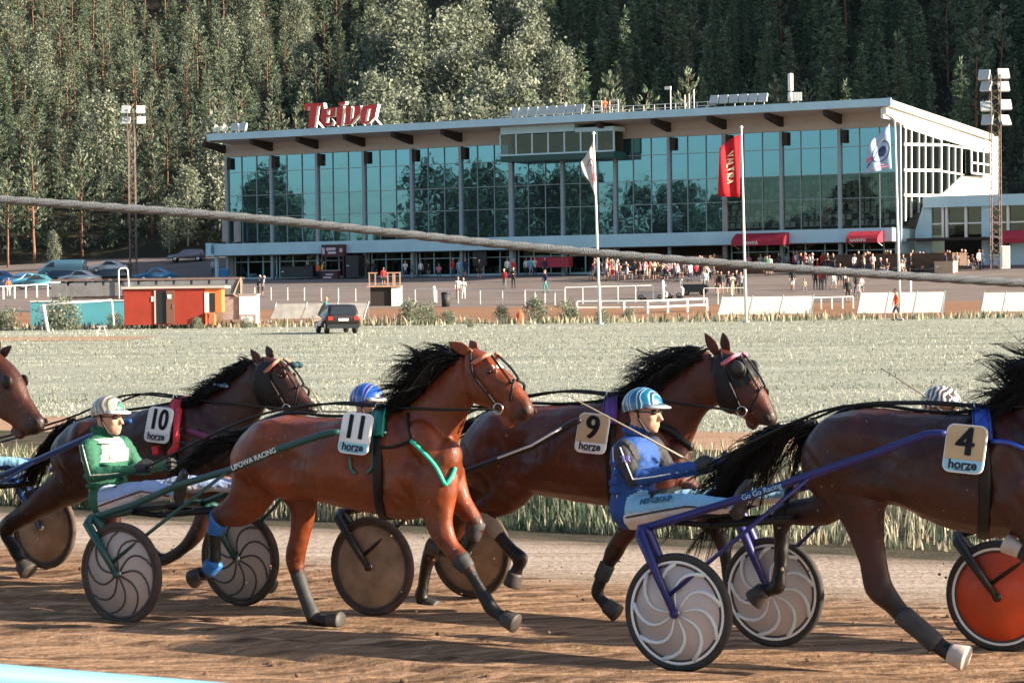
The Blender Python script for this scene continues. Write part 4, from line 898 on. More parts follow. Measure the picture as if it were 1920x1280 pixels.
GROOVES = [([(.74, .82), (.70, .55), (.75, .30), (.82, .16)], -.013, .032), ([(.80, .9), (.875, .62), (.93, .46)], -.011, .028), ([(.07, .64), (.12, .42), (.17, .18)], -.012, .028), ([(.33, .32), (.29, .10)], -.015, .04), ([(.24, .80), (.27, .55), (.25, .30)], -.008, .03),
           ([(.84, .38), (.88, .18)], -.010, .022)] + [([(.44 + i * .052, .62), (.42 + i * .052, .26)], -.0032, .016) for i in range(5)]
RELIEF = [(.20, .84, .75, .022, .10), (.33, .50, 1, -.034, .13), (.27, .10, .9, .03, .12), (.66, .52, 1, -.018, .10), (.83, .30, 1, .028, .12), (.80, .74, .9, .020, .10), (.73, .78, .8, -.014, .06),
          (.09, .62, .9, .020, .13), (.16, .42, .95, .016, .10), (.20, .55, 1, -.014, .06), (.90, .55, .8, -.020, .07), (.48, .35, 1, .012, .2), (.52, .90, .5, .010, .10), (.12, .90, .4, .012, .08), (.76, .40, 1, -.012, .05), (.88, .42, 1, .014, .07)]
from mathutils.bvhtree import BVHTree
def surf(T, h, px, py, lift=.012):
    """point on the near skin of a horse under a photo pixel, local to the team"""
    bv = h[3]; d = ray(px, py); O_ = CAMP - T.O; loc = lambda v: Vector((v.dot(TD), v.dot(LD), v.z))
    hit = bv.ray_cast(loc(O_), loc(d).normalized())
    return None if hit[0] is None else hit[0] - loc(d).normalized() * lift * .5 + hit[1] * (lift * .5 if hit[1].dot(loc(d)) < 0 else -lift * .5)
def make_horse(T, spec, label, coat, hooves=(0, 0, 0, 0), boots=(), loc=None, mane=None, tail=None, group='harness racing horses'):
    s_mid = spec['torso'][len(spec['torso'])//2][0]
    root, off = T.thing('harness_horse', label, 'horse', s_mid, 0, T.gl(s_mid, 0), group)
    mb = MB(); rows = loft(mb, spec['torso'], 2.15)
    loft(mb, spec['neck'], 2.0); loft(mb, spec['head'], 2.3)
    if 'lip' in spec: loft(mb, spec['lip'], 2)
    for L in spec['legs']: loft(mb, L[:-1], 2.0)
    # cheek, brow and shoulder / haunch masses
    for c, d, a in spec['bumps']:
        mb.ball(c, d, 16, 10, Matrix.Rotation(a, 3, 'Y'))
    me = remesh(mb, .0125, 9)
    # muscle relief: hips, stifle, flank hollow, shoulder blade, triceps
    co = vco(me); nv = np.empty(len(co) * 3); me.vertex_normals.foreach_get('vector', nv); nv = nv.reshape(-1, 3); dsp = np.zeros(len(co))
    tA = np.array(rows); s0_, s1_ = tA[0][0], tA[-1][0]
    for fs, fz, fl, amp, rad in RELIEF:
        s_ = s0_ + (s1_ - s0_) * fs; r_ = interp_st(rows, s_)
        for sg in (-1, 1):
            c_ = np.array([s_, sg * r_[6] * fl, r_[2] + (fz * 2 - 1) * r_[5]]); d2 = ((co - c_) ** 2).sum(1); dsp += 1.7 * amp * np.exp(-d2 / rad ** 2)
    for line, amp, rad in GROOVES:
        pl = []
        for fs, fz in line:
            s_ = s0_ + (s1_ - s0_) * fs; r_ = interp_st(rows, s_); pl.append((s_, r_[2] + (fz * 2 - 1) * r_[5], r_[6]))
        dm_ = np.full(len(co), 9.0)
        for (a0, b0, w0), (a1, b1, w1) in zip(pl, pl[1:]):
            dx, dz = a1 - a0, b1 - b0; t_ = np.clip(((co[:, 0] - a0) * dx + (co[:, 2] - b0) * dz) / (dx * dx + dz * dz), 0, 1); dm_ = np.minimum(dm_, (co[:, 0] - a0 - t_ * dx) ** 2 + (co[:, 2] - b0 - t_ * dz) ** 2)
        dsp += amp * np.exp(-dm_ / rad ** 2) * (np.abs(co[:, 1]) > .09)
    for i_ in range(len(co)):
        q_ = Vector(co[i_]); dsp[i_] += .0065 * noise.noise(Vector((q_.x * 5, q_.y * 5, q_.z * 7)) + Vector((s_mid * 9, 0, 0))) + .0032 * noise.noise(q_ * 15)
    co = co + nv * dsp[:, None]; me.vertices.foreach_set('co', co.reshape(-1)); me.update(); pt = np.zeros(len(co))
    for L in spec['legs']:
        A = np.array([l[:3] for l in L]); D = np.array([{8: 0, 7: .25, 6: .75}.get(len(A) - 1 - i_, 1 if len(A) - 1 - i_ < 6 else 0) for i_ in range(len(A))]); Rr = np.array([l[5] for l in L])
        d = np.linalg.norm(co[:, None, :] - A[None], axis=2) - Rr[None]; j = d.argmin(1); near = d.min(1) < .05
        pt = np.where(near & (j >= 2), np.maximum(pt, D[j]), pt)
    hd = spec['head']; mz = np.array(hd[-1][:3]); dm = np.linalg.norm(co - mz, axis=1); pt = np.maximum(pt, np.clip(1.25 - dm / .13, 0, .85))
    a_ = me.attributes.new('points', 'FLOAT', 'POINT')
    # soften borders a little
    a_.data.foreach_set('value', pt.astype(np.float32))
    bvh = BVHTree.FromPolygons([tuple(v) for v in vco(me)], [tuple(p.vertices) for p in me.polygons])
    me.transform(Matrix.Translation(-Vector(off))); me.materials.append(coat)
    body = link('body', me, root)
    # hooves
    for L, hv in zip(spec['legs'], hooves):
        hb = MB(); a, b = np.array(L[-2]), np.array(L[-1]); a3 = np.array(L[-3])
        p0, p1 = Vector(a[:3]), Vector(b[:3]); ax = (p1 - Vector(a3[:3]))
        ax = ax.normalized() if ax.length > 1e-4 else Vector((0,0,-1))
        r_ = max(a[5], .04)
        hb.lathe([(r_ * .5, -.012), (r_ * 1.0, -.004), (r_ * 1.06, .012), (r_ * 1.12, .05), (r_ * 1.24, .088), (r_ * 1.2, .096), (0, .09)], p0 - ax * .008, ax, 20)
        hb.build('hoof', M_hoofpale if hv else M_hoof, root, off, True)
    # ears
    for tip, base, l0, l1 in spec['ears']:
        eb = MB(); t_, b_ = Vector((tip[0], l1, tip[1])), Vector((base[0], l0, base[1])); dv = t_ - b_; e = Vector((0, 1, 0)).cross(dv).normalized(); rg = []
        for u, w, th in ((-.15, .024, .022), (.15, .036, .022), (.4, .039, .018), (.7, .026, .012), (.9, .011, .007), (1, .002, .002)):
            c = b_ + dv * u; rg.append([c + e * w * math.cos(x) + Vector((0, 1, 0)) * (th * math.sin(x) if math.sin(x) > 0 else th * .25 * math.sin(x)) for x in [2*math.pi*j/10 for j in range(10)]])
        eb.rings(rg); eo = eb.build('ear', coat, root, off, True)
    # eyes and nostrils
    for sg in (-1, 1):
        s, z, hw = spec['eye']; ey = MB(); ey.ball((s, sg * hw, z), (.021, .014, .017), 12, 8, Matrix.Rotation(.4, 3, 'Y')); ey.build('eye', M_eye, root, off, True)
        s, z, hw = spec['nostril']; ey = MB(); ey.ball((s, sg * hw, z), (.026, .012, .02), 12, 8, Matrix.Rotation(.5, 3, 'Y')); ey.build('nostril', M_nostril, root, off, True)
    # mane
    if mane:
        mm = MB()
        for i, (roots, n, ln, d, kw) in enumerate(mane): strands(mm, roots, n, ln, d, **kw)
        mm.build('mane', M_hair, root, off, True, False)
    if tail:
        tm = MB()
        pts, rad, n, ln, d, kw = tail
        tm.tube(pts, rad, 10)
        strands(tm, pts, n, ln, d, **kw); tm.build('tail', M_hair, root, off, True, False)
    return root, off, rows, bvh, body
def mk_spec(T, torso, neck, head, lip, legs, ears, eye, nostril, bumps):
    S = {'torso': st_pair(T, [(x, a, x, b, h) for x, a, b, h in torso]), 'neck': st_pair(T, neck), 'head': st_pair(T, head)}
    # keep ring planes upright on the trunk
    if lip: S['lip'] = st_pair(T, lip)
    S['legs'] = [st_leg(T, pts, l, l0) for pts, l, l0 in legs]
    S['ears'] = [(T.pk(*tip, l1), T.pk(*base, l0), l0, l1) for tip, base, l0, l1 in ears]
    e = T.pk(*eye[:2], -eye[2]); S['eye'] = (e[0], e[1], eye[2]); e = T.pk(*nostril[:2], -nostril[2]); S['nostril'] = (e[0], e[1], nostril[2])
    S['bumps'] = []
    for x, y, l, dx, dy, dz, a in bumps:
        s, z = T.pk(x, y, l); S['bumps'].append(((s, l, z), (dx, dy, dz), a))
    return S
S11 = mk_spec(T11,
 [(457, 842, 882, .10), (466, 818, 908, .19), (490, 795, 930, .25), (535, 777, 934, .285), (590, 781, 938, .285), (650, 784, 950, .30), (705, 775, 963, .295), (760, 767, 975, .255), (805, 772, 968, .22), (838, 800, 940, .17), (852, 845, 905, .09)],
 [(748, 772, 842, 880, .16), (797, 730, 862, 812, .115), (832, 690, 876, 776, .09), (866, 663, 884, 762, .082)],
 [(886, 650, 878, 738, .083), (915, 664, 893, 756, .098), (940, 686, 915, 764, .092), (965, 712, 937, 772, .072), (985, 738, 952, 782, .058), (998, 757, 965, 790, .058), (1001, 770, 974, 791, .05)],
 [(946, 776, 940, 790, .045), (962, 788, 952, 804, .042)],
 [([(484, 872, 58), (472, 925, 47), (446, 956, 33), (410, 972, 20), (403, 1000, 13.5), (403, 1030, 12), (402, 1055, 14.5), (390, 1069, 12), (377, 1077, 14), (362, 1084, 13)], -.13, -.09),
  ([(545, 905, 46), (567, 948, 28), (563, 1005, 20), (553, 1048, 19.5), (558, 1075, 13.5), (566, 1100, 12.5), (577, 1130, 12.5), (588, 1156, 14.5), (603, 1162, 11), (620, 1163, 14), (648, 1163, 9)], .13, .10),
  ([(806, 858, 46), (816, 908, 50), (819, 955, 36), (828, 995, 25), (845, 1025, 18.5), (862, 1047, 19), (877, 1065, 14.5), (888, 1082, 12.5), (905, 1113, 12.5), (920, 1139, 14.5), (936, 1152, 12), (947, 1158, 15), (968, 1168, 11)], -.14, -.11),
  ([(835, 905, 50), (862, 942, 25), (880, 962, 19), (892, 984, 18), (885, 1007, 14), (872, 1030, 12), (858, 1044, 14), (840, 1036, 11), (826, 1029, 14), (808, 1021, 11)], .13, .10)],
 [((840, 641), (878, 660), -.05, -.075), ((881, 638), (890, 655), .05, .06)], (916, 696, .088), (985, 771, .052),
 [(905, 728, 0, .13, .085, .115, .5), (920, 690, -.075, .04, .022, .03, .3), (920, 690, .075, .04, .022, .03, .3), (838, 862, -.10, .10, .10, .14, .3), (838, 862, .10, .10, .10, .14, .3), (800, 840, -.14, .13, .1, .2, -.5), (500, 850, -.15, .19, .12, .20, .3)])
S9 = mk_spec(T9,
 [(877, 850, 885, .10), (888, 806, 912, .19), (920, 774, 928, .25), (970, 760, 924, .28), (1030, 760, 930, .285), (1090, 759, 942, .295), (1150, 750, 950, .29), (1205, 745, 955, .25), (1245, 765, 945, .21), (1272, 805, 915, .15), (1283, 840, 885, .08)],
 [(1195, 750, 1283, 868, .16), (1245, 705, 1302, 815, .115), (1285, 674, 1323, 775, .09), (1325, 657, 1345, 760, .082)],
 [(1350, 652, 1338, 745, .083), (1384, 665, 1357, 768, .098), (1410, 693, 1380, 778, .092), (1428, 722, 1400, 787, .072), (1443, 750, 1414, 794, .058), (1454, 774, 1427, 798, .056), (1456, 787, 1437, 799, .045)],
 [(1404, 786, 1400, 799, .04), (1420, 795, 1412, 808, .04)],
 [([(950, 870, 62), (962, 905, 52), (945, 934, 33), (922, 947, 24), (903, 958, 19.5), (920, 982, 14), (935, 1003, 13), (958, 1030, 13), (976, 1047, 15), (972, 1062, 11), (966, 1076, 14), (962, 1098, 11)], -.13, -.09),
  ([(900, 895, 45), (872, 955, 28), (845, 1000, 20), (813, 1030, 18), (800, 1060, 12.5), (794, 1095, 12), (790, 1115, 13.5), (793, 1126, 12), (800, 1132, 13), (815, 1137, 9)], .13, .10),
  ([(1232, 860, 46), (1226, 908, 46), (1203, 957, 29), (1172, 1000, 19.5), (1150, 1036, 16.5), (1139, 1058, 13), (1127, 1085, 12.5), (1119, 1110, 13.5), (1128, 1125, 11.5), (1140, 1136, 14), (1156, 1146, 11)], -.14, -.10),
  ([(1262, 905, 46), (1308, 950, 25), (1335, 985, 17), (1352, 1012, 15), (1360, 1040, 12), (1364, 1075, 11.5), (1368, 1100, 13), (1376, 1112, 11), (1384, 1120, 13), (1400, 1128, 9)], .13, .10)],
 [((1321, 624), (1343, 660), -.05, -.065), ((1355, 623), (1362, 655), .05, .055)], (1386, 695, .088), (1438, 783, .05),
 [(1365, 735, 0, .13, .085, .115, .6), (1388, 690, -.075, .04, .022, .03, .3), (1388, 690, .075, .04, .022, .03, .3), (1265, 862, .1, .1, .1, .14, .3), (1265, 862, -.1, .1, .1, .14, .3), (1225, 835, -.14, .13, .1, .2, -.5), (925, 840, -.15, .19, .12, .2, .3)])
S10 = mk_spec(T10,
 [(116, 842, 872, .10), (126, 812, 902, .19), (160, 786, 924, .25), (210, 775, 922, .275), (270, 768, 926, .285), (320, 757, 935, .29), (370, 752, 940, .255), (415, 760, 930, .22), (445, 790, 900, .16), (458, 825, 866, .08)],
 [(368, 754, 464, 845, .16), (412, 722, 478, 800, .115), (450, 695, 491, 775, .09), (474, 676, 496, 765, .082)],
 [(492, 667, 486, 747, .083), (523, 675, 503, 765, .098), (545, 697, 522, 770, .092), (561, 721, 540, 773, .072), (577, 744, 553, 776, .058), (591, 759, 566, 779, .056), (596, 768, 576, 778, .045)],
 [(548, 770, 544, 781, .04), (562, 776, 556, 786, .04)],
 [([(152, 862, 58), (140, 900, 46), (108, 922, 33), (75, 945, 25), (42, 968, 19), (14, 986, 17.5), (10, 1000, 12.5), (20, 1018, 12), (32, 1036, 13.5), (38, 1049, 12), (43, 1058, 15), (60, 1075, 11)], -.13, -.09),
  ([(175, 890, 45), (205, 945, 26), (208, 995, 18), (204, 1025, 16), (210, 1045, 12), (214, 1065, 12), (218, 1080, 12.5), (224, 1086, 11), (228, 1092, 12), (242, 1096, 9)], .13, .10),
  ([(405, 900, 50), (388, 950, 23), (376, 988, 17), (360, 1011, 15), (338, 1032, 11.5), (315, 1046, 11), (300, 1049, 13), (290, 1040, 11), (282, 1034, 12), (270, 1028, 10)], -.14, -.10),
  ([(430, 900, 46), (448, 950, 23), (458, 985, 17), (466, 1008, 15), (474, 1035, 11.5), (482, 1062, 11), (488, 1078, 12), (492, 1085, 10), (496, 1090, 12), (510, 1096, 9)], .13, .10)],
 [((469, 654), (487, 679), -.05, -.065), ((499, 648), (508, 668), .05, .055)], (525, 704, .088), (577, 764, .05),
 [(512, 738, 0, .13, .085, .115, .6), (530, 697, -.075, .04, .022, .03, .3), (530, 697, .075, .04, .022, .03, .3), (440, 852, -.1, .1, .1, .14, .3), (440, 852, .1, .1, .1, .14, .3), (400, 835, -.14, .13, .1, .2, -.5), (165, 840, -.15, .19, .12, .2, .3)])
S4 = mk_spec(T4,
 [(1517, 846, 890, .10), (1530, 808, 925, .19), (1570, 777, 948, .26), (1630, 763, 944, .29), (1700, 771, 950, .29), (1770, 777, 985, .305), (1840, 773, 1003, .30), (1905, 766, 1010, .26), (1965, 775, 1003, .22), (2000, 815, 970, .16), (2014, 860, 915, .08)],
 [(1895, 765, 2012, 900, .16), (1952, 705, 2040, 828, .115), (1998, 655, 2060, 775, .09), (2040, 632, 2075, 755, .082)],
 [], None,
 [([(1580, 880, 72), (1612, 938, 54), (1622, 990, 36), (1637, 1050, 27), (1646, 1100, 27), (1672, 1130, 20), (1692, 1152, 18.5), (1728, 1182, 17.5), (1755, 1206, 18.5), (1772, 1219, 16.5), (1786, 1224, 20), (1814, 1236, 13)], -.13, -.09),
  ([(1575, 915, 52), (1540, 955, 31), (1500, 960, 25), (1468, 968, 21), (1466, 1000, 15.5), (1464, 1050, 14), (1458, 1098, 15.5), (1444, 1104, 13), (1432, 1108, 17), (1411, 1136, 12)], .13, .10),
  ([(1928, 900, 56), (1936, 958, 58), (1962, 1012, 34), (1978, 1036, 23), (1990, 1050, 21), (1965, 1058, 15), (1940, 1052, 15), (1925, 1043, 16), (1916, 1035, 14), (1910, 1030, 15), (1898, 1026, 12)], -.14, -.10),
  ([(1980, 950, 55), (2040, 1010, 28), (2066, 1060, 20), (2085, 1100, 18), (2096, 1130, 14), (2110, 1160, 14), (2120, 1180, 16), (2130, 1190, 14), (2142, 1196, 17), (2165, 1206, 12)], .13, .10)],
 [], (1386, 695, .088), (1438, 783, .05),
 [(1990, 880, -.1, .1, .1, .14, .3), (1990, 880, .1, .1, .1, .14, .3), (1940, 860, -.14, .13, .1, .2, -.5), (1570, 850, -.15, .19, .12, .2, .3)])
def shift_pts(st, ds, dz): return [(a[0] + ds, a[1], a[2] + dz, *a[3:]) for a in st]
def graft_head(dst, src):
    """same head and bearing as another horse, set on this neck"""
    ds = dst['neck'][-1][0] - src['neck'][-1][0]; dz = dst['neck'][-1][2] - src['neck'][-1][2]
    dst['head'] = shift_pts(src['head'], ds, dz); dst['lip'] = shift_pts(src['lip'], ds, dz)
    dst['ears'] = [((t[0] + ds, t[1] + dz), (b[0] + ds, b[1] + dz), l0, l1) for t, b, l0, l1 in src['ears']]
    for k_ in ('eye', 'nostril'): e = src[k_]; dst[k_] = (e[0] + ds, e[1] + dz, e[2])
    dst['bumps'] = dst['bumps'] + [((c[0] + ds, c[1], c[2] + dz), d, a) for c, d, a in src['bumps'][:3]]
graft_head(S4, S9)
def relocate(src, ds, dz):
    D = {k_: shift_pts(src[k_], ds, dz) for k_ in ('torso', 'neck', 'head', 'lip')}
    D['legs'] = [shift_pts(L, ds, dz) for L in src['legs']]
    D['ears'] = [((t[0]+ds, t[1]+dz), (b[0]+ds, b[1]+dz), l0, l1) for t, b, l0, l1 in src['ears']]
    for k_ in ('eye', 'nostril'): e = src[k_]; D[k_] = (e[0]+ds, e[1]+dz, e[2])
    D['bumps'] = [((c[0]+ds, c[1], c[2]+dz), d, a) for c, d, a in src['bumps']]
    return D
# the team entering at the left edge: trunk like the others, its head lower and steeper as seen

hA = mk_spec(TA, [(0, 700, 800, .1), (40, 700, 800, .1), (80, 700, 800, .1)], [(0, 700, 10, 800, .1), (20, 700, 30, 800, .1)],
 [(-14, 652, -40, 742, .083), (16, 678, -22, 768, .098), (37, 705, 2, 784, .092), (52, 740, 22, 797, .072), (68, 765, 37, 807, .058), (81, 783, 52, 814, .056), (83, 796, 62, 815, .045)],
 [(28, 800, 22, 812, .04), (45, 812, 38, 824, .04)], [], [((1, 640), (-12, 672), -.05, -.06), ((22, 648), (0, 668), .05, .055)], (12, 722, .088), (68, 790, .05),
 [(-8, 745, 0, .13, .085, .115, .9), (12, 712, -.075, .04, .022, .03, .3), (12, 712, .075, .04, .022, .03, .3)])
SA = relocate(S10, hA['head'][-1][0] - S10['head'][-1][0] - .16, hA['head'][-1][2] - S10['head'][-1][2] + .16)
for k_ in ('head', 'lip', 'ears', 'eye', 'nostril'): SA[k_] = hA[k_]
SA['bumps'] = SA['bumps'][3:] + hA['bumps']
n0 = SA['neck'][0]; h0 = SA['head'][0]
SA['neck'] = [n0] + [tuple(np.array(n0) * (1 - f) + np.array(h0) * f + np.array([0, 0, dz_, 0, 0, ex, wx])) for f, dz_, ex, wx in ((.4, .05, .0, -.01), (.75, .04, .0, -.015))] + [h0[:5] + (h0[5] * 1.05, h0[6])]
SR = relocate(S9, .0, .02)
C11 = coat_mat('red_bay_coat', (.165, .034, .009)); C9 = coat_mat('bay_coat', (.078, .016, .006))
C10 = coat_mat('brown_coat', (.042, .0115, .0075)); C4 = coat_mat('dark_bay_coat', (.040, .0095, .0065)); CA = coat_mat('seal_brown_coat', (.055, .018, .011))
def crest(S, n=8, up=.0):
    out = []
    for a in S['neck']: out.append(Vector((a[0] + a[3] * (a[5] + up), 0, a[2] + a[4] * (a[5] + up))))
    return out
def tailpts(T, pts, l=0): return [T.P(x, y, l) for x, y in pts]
cr = crest(S11)
h11 = make_horse(T11, S11, 'reddish bay horse wearing number 11, black mane flying, green breast strap', C11, (0, 0, 0, 0),
  mane=[(cr[1:], 300, .46, [Vector((-1, -.1, .12)), Vector((-1, -.05, .32)), Vector((-.9, 0, .55))], dict(r=.010, droop=.5, spread=.33, seed=3, lat=.3)),
        (cr[:2], 120, .26, Vector((-1, -.15, .15)), dict(r=.010, droop=.4, spread=.3, seed=30, lat=.3)), ([p + Vector((-.03, -.05, -.03)) for p in cr], 220, .26, Vector((-.9, -.25, -.1)), dict(r=.012, droop=.5, spread=.3, seed=4, lat=.25))],
  tail=(tailpts(T11, [(470, 806), (448, 818), (425, 830), (402, 842), (384, 858)]), [.03, .025, .02, .012, .006], 220, .36, Vector((-1, 0, -.18)), dict(r=.009, droop=.25, spread=.25, seed=5, lat=.2)))
cr = crest(S9)
h9 = make_horse(T9, S9, 'bay horse wearing number 9 with black blinkers and pricked ears', C9,
  mane=[(cr, 240, .42, Vector((-1, -.1, .12)), dict(r=.009, droop=.3, spread=.3, seed=6, lat=.3)),
        ([p + Vector((-.02, -.05, -.03)) for p in cr], 200, .34, Vector((-.9, -.25, -.1)), dict(r=.011, droop=.5, spread=.3, seed=7, lat=.25))],
  tail=(tailpts(T9, [(890, 790), (868, 800), (845, 815), (825, 835), (815, 860)]), [.035, .035, .03, .02, .008], 160, .4, Vector((-.9, 0, -.4)), dict(r=.008, droop=.3, spread=.25, seed=8, lat=.2)))
cr = crest(S10)
h10 = make_horse(T10, S10, 'dark brown horse wearing number 10 with red straps, second from the left', C10,
  mane=[(cr, 200, .3, Vector((-1, -.1, .05)), dict(r=.009, droop=.5, spread=.25, seed=9, lat=.3)),
        ([p + Vector((-.02, -.05, -.03)) for p in cr], 200, .3, Vector((-.9, -.25, -.15)), dict(r=.011, droop=.5, spread=.3, seed=10, lat=.25))],
  tail=(tailpts(T10, [(140, 790), (118, 803), (100, 820), (86, 842), (78, 865)]), [.035, .035, .03, .02, .008], 180, .4, Vector((-.7, 0, -.6)), dict(r=.009, droop=.3, spread=.25, seed=11, lat=.2)))
cr = crest(S4)
h4 = make_horse(T4, S4, 'dark bay horse wearing number 4, cut off by the right edge', C4, (1, 0, 1, 1),
  mane=[(cr, 240, .38, [Vector((-1, -.1, .1)), Vector((-1, -.1, .18)), Vector((-1, -.05, .25)), Vector((-1, 0, .35))], dict(r=.009, droop=.25, spread=.35, seed=12, lat=.3, wave=.06)),
        ([p + Vector((-.02, -.05, -.03)) for p in cr], 200, .36, Vector((-.9, -.25, -.1)), dict(r=.011, droop=.5, spread=.3, seed=13, lat=.25))],
  tail=(tailpts(T4, [(1530, 795), (1495, 800), (1460, 812), (1430, 830), (1400, 862), (1392, 900)]), [.035, .03, .022, .015, .01, .006], 420, .5, Vector((-.75, 0, -.4)), dict(r=.009, droop=.55, spread=.55, seed=14, lat=.25, wave=.05)))
hA = make_horse(TA, SA, 'seal brown horse with a red brow band, only its head inside the left edge', CA, mane=[(crest(SA), 160, .3, Vector((-1, -.1, .0)), dict(r=.01, droop=.5, spread=.3, seed=15))])
hR = make_horse(TR, SR, 'bay horse running ahead of the rest, hidden beyond the right edge', C9, mane=[(crest(SR), 160, .4, Vector((-1, -.1, .1)), dict(r=.009, droop=.3, spread=.3, seed=16))],
  tail=([p for p in tailpts(T9, [(890, 790), (868, 800), (845, 815), (825, 835), (815, 860)])], [.035, .035, .03, .02, .008], 120, .4, Vector((-.9, 0, -.4)), dict(r=.008, droop=.3, spread=.25, seed=17, lat=.2)))
# ---------------- sulkies ----------------
M_tyre = mat('tyre_rubber', (.025, .023, .022), .8, var=.5, vscale=12)
M_mudtyre = mat('muddy_tyre', (.055, .036, .028), .9, var=.5, vscale=12)
M_rimw = mat('white_rim', (.72, .72, .70), .4)
M_rimd = mat('dark_rim', (.05, .035, .03), .6, var=.3)
def sulky(T, label, fcol, disc, rim, tyre, swirl, shaft, brand=None, group='racing sulkies'):
    root, off = T.thing('racing_sulky', label, 'sulky', 0, 0, 0, group)
    cb = shaft[0]                                   # crossbar end (s, l, z)
    # shafts
    for sg in (-1, 1):
        mb = MB(); pts = [Vector((p[0], p[1] * -sg, p[2])) for p in shaft]
        sm = []
        for a, b in zip(pts, pts[1:]): sm += [a.lerp(b, i / 5) for i in range(5)]
        sm.append(pts[-1]); mb.tube(sm, [.024] * (len(sm) - 3) + [.023, .02, .014], 12); so = mb.build('shaft', fcol, root, off, True)
        if sg == -1 and brand:
            for (txt, i0, f0, sz, mm_) in brand:
                a, b = pts[i0], pts[i0 + 1]; c = a.lerp(b, f0); x = (b - a).normalized()
                put_text(txt, 'lettering', sz, frame(c + Vector((0, -.0235, 0)) - Vector(off), x, (0, 0, 1)), mm_, so, .002)
        mb = MB(); hb = Vector((0, sg * .66, .35 + T.gl(0, sg * .66)))
        e = Vector((cb[0], -sg * cb[1] if cb[1] < 0 else sg * cb[1], cb[2])); e = Vector((cb[0], sg * abs(cb[1]), cb[2]))
        for dl in (.055, -.055):
            p = hb + Vector((0, sg * dl, 0)); k = e + Vector((.03, sg * (dl + .05), -.03))
            mb.tube([e + Vector((0, sg * .03, 0)), k, k.lerp(p, .5), p], [.03, .032, .027, .02], 10)
        if brand is not None and sg == -1: pass
        mb.ball(hb + Vector((0, sg * .055, 0)), (.03, .02, .03)); mb.build('fork', fcol, root, off, True)
        mb = MB(); i = min(3, len(pts) - 2); j = hb.lerp(e, .22) + Vector((.02, sg * .06, 0)); mb.tube([j, j.lerp(pts[i], .5) + Vector((0, sg * .03, -.01)), pts[i]], .0125, 8); mb.build('brace', fcol, root, off, True)
        # footrest
        k = pts[2]; mb = MB(); mb.tube([k + Vector((-.02, 0, .015)), k + Vector((-.03, -sg * .05, .02)), k + Vector((-.05, -sg * .10, .0))], .012, 8); mb.tube([k + Vector((-.09, -sg * .09, -.08)), k + Vector((-.05, -sg * .1, 0)), k + Vector((.0, -sg * .1, .08))], .011, 8)
        mb.build('footrest', M_leather, root, off, True)
        # wheel
        wb = MB()
        wb.lathe([(.012, -.034), (.05, -.030), (.30, -.012), (.305, 0), (.30, .012), (.05, .030), (.012, .034)], hb, (0, 1, 0), 48)
        w = wb.build('wheel', disc, root, off, True)
        tb = MB(); tb.torus(hb, (0, 1, 0), .325, .026, 56, 10); tb.build('tyre', tyre, w, off, True)
        rb = MB(); rb.lathe([(.290, -.019), (.306, -.022), (.306, .022), (.290, .019)], hb, (0, 1, 0), 56, None, True); rb.build('rim', rim, w, off, True)
        if rim is M_rimw:
            rb = MB(); rb.lathe([(.276, -.017), (.2895, -.0185), (.2895, .0185), (.276, .017)], hb, (0, 1, 0), 56, None, True); rb.build('inner_rim', M_rimd, w, off, True)
        if swirl:
            sb = MB()
            for y in (-1, 1):
                for q in range(9):
                    a0 = 2 * math.pi * q / 9 + .2; pp = []; rr = []
                    for i_ in range(9):
                        u = i_ / 8; r_ = .03 + .262 * u; a = a0 - 1.25 * u * u + .55 * u
                        pp.append(hb + Vector((r_ * math.cos(a), y * (.0315 - .0195 * (r_ - .05) / .25 if r_ > .05 else .0315), r_ * math.sin(a)))); rr.append(.0075 if swirl[1] == 0 else .005 + .010 * u)
                    sb.tube(pp, rr, 6)
            sb.build('swirl_spokes', swirl[0], w, off, True)
        ub = MB(); ub.lathe([(0, -.048), (.022, -.048), (.026, -.03), (.03, 0), (.026, .03), (.022, .048), (0, .048)], hb, (0, 1, 0), 20); ub.build('hub', M_metal, w, off, True)
    mb = MB(); mb.tube([(cb[0], -abs(cb[1]) - .04, cb[2]), (cb[0] - .01, 0, cb[2] + .015), (cb[0], abs(cb[1]) + .04, cb[2])], .027, 12); mb.build('crossbar', fcol, root, off, True)
    mb = MB()
    prof = [(-.15, .17), (-.17, .07), (-.10, .03), (.10, .03), (.30, .05), (.30, .025), (.08, .0), (-.12, .0), (-.19, .05), (-.17, .17)]
    n = len(prof); V = []
    for y in (-.19, -.16, .16, .19):
        k = .97 if abs(y) > .17 else 1; V += [(cb[0] + s * k, y, cb[2] + .015 + z * k) for s, z in prof]
    Fc = [(r_*n + i, r_*n + (i+1) % n, (r_+1)*n + (i+1) % n, (r_+1)*n + i) for r_ in range(3) for i in range(n)] + [tuple(range(n)), tuple(range(3*n, 4*n))]
    mb.add(V, Fc); mb.build('seat', M_leather, root, off)
    mb = MB(); mb.tube([(cb[0] + .25, -.2, cb[2] - .01), (cb[0] + .62, -.22, cb[2] + .03), (cb[0] + .7, 0, cb[2] + .03), (cb[0] + .62, .22, cb[2] + .03), (cb[0] + .25, .2, cb[2] - .01)], .02, 8)
    mb.tube([(cb[0], -.2, cb[2]), (cb[0] + .25, -.2, cb[2] - .01)], .018, 8); mb.tube([(cb[0], .2, cb[2]), (cb[0] + .25, .2, cb[2] - .01)], .018, 8)
    mb.build('under_frame', M_leather, root, off, True)
    return root
def lpk(T, pts): return [(*T.pk(x, y, l)[:1], l, T.pk(x, y, l)[1]) for x, y, l in pts]
sh4 = lpk(T4, [(1207, 990, -.60), (1290, 965, -.53), (1400, 931, -.48), (1525, 889, -.45), (1640, 850, -.44), (1735, 815, -.43), (1774, 811, -.42)])
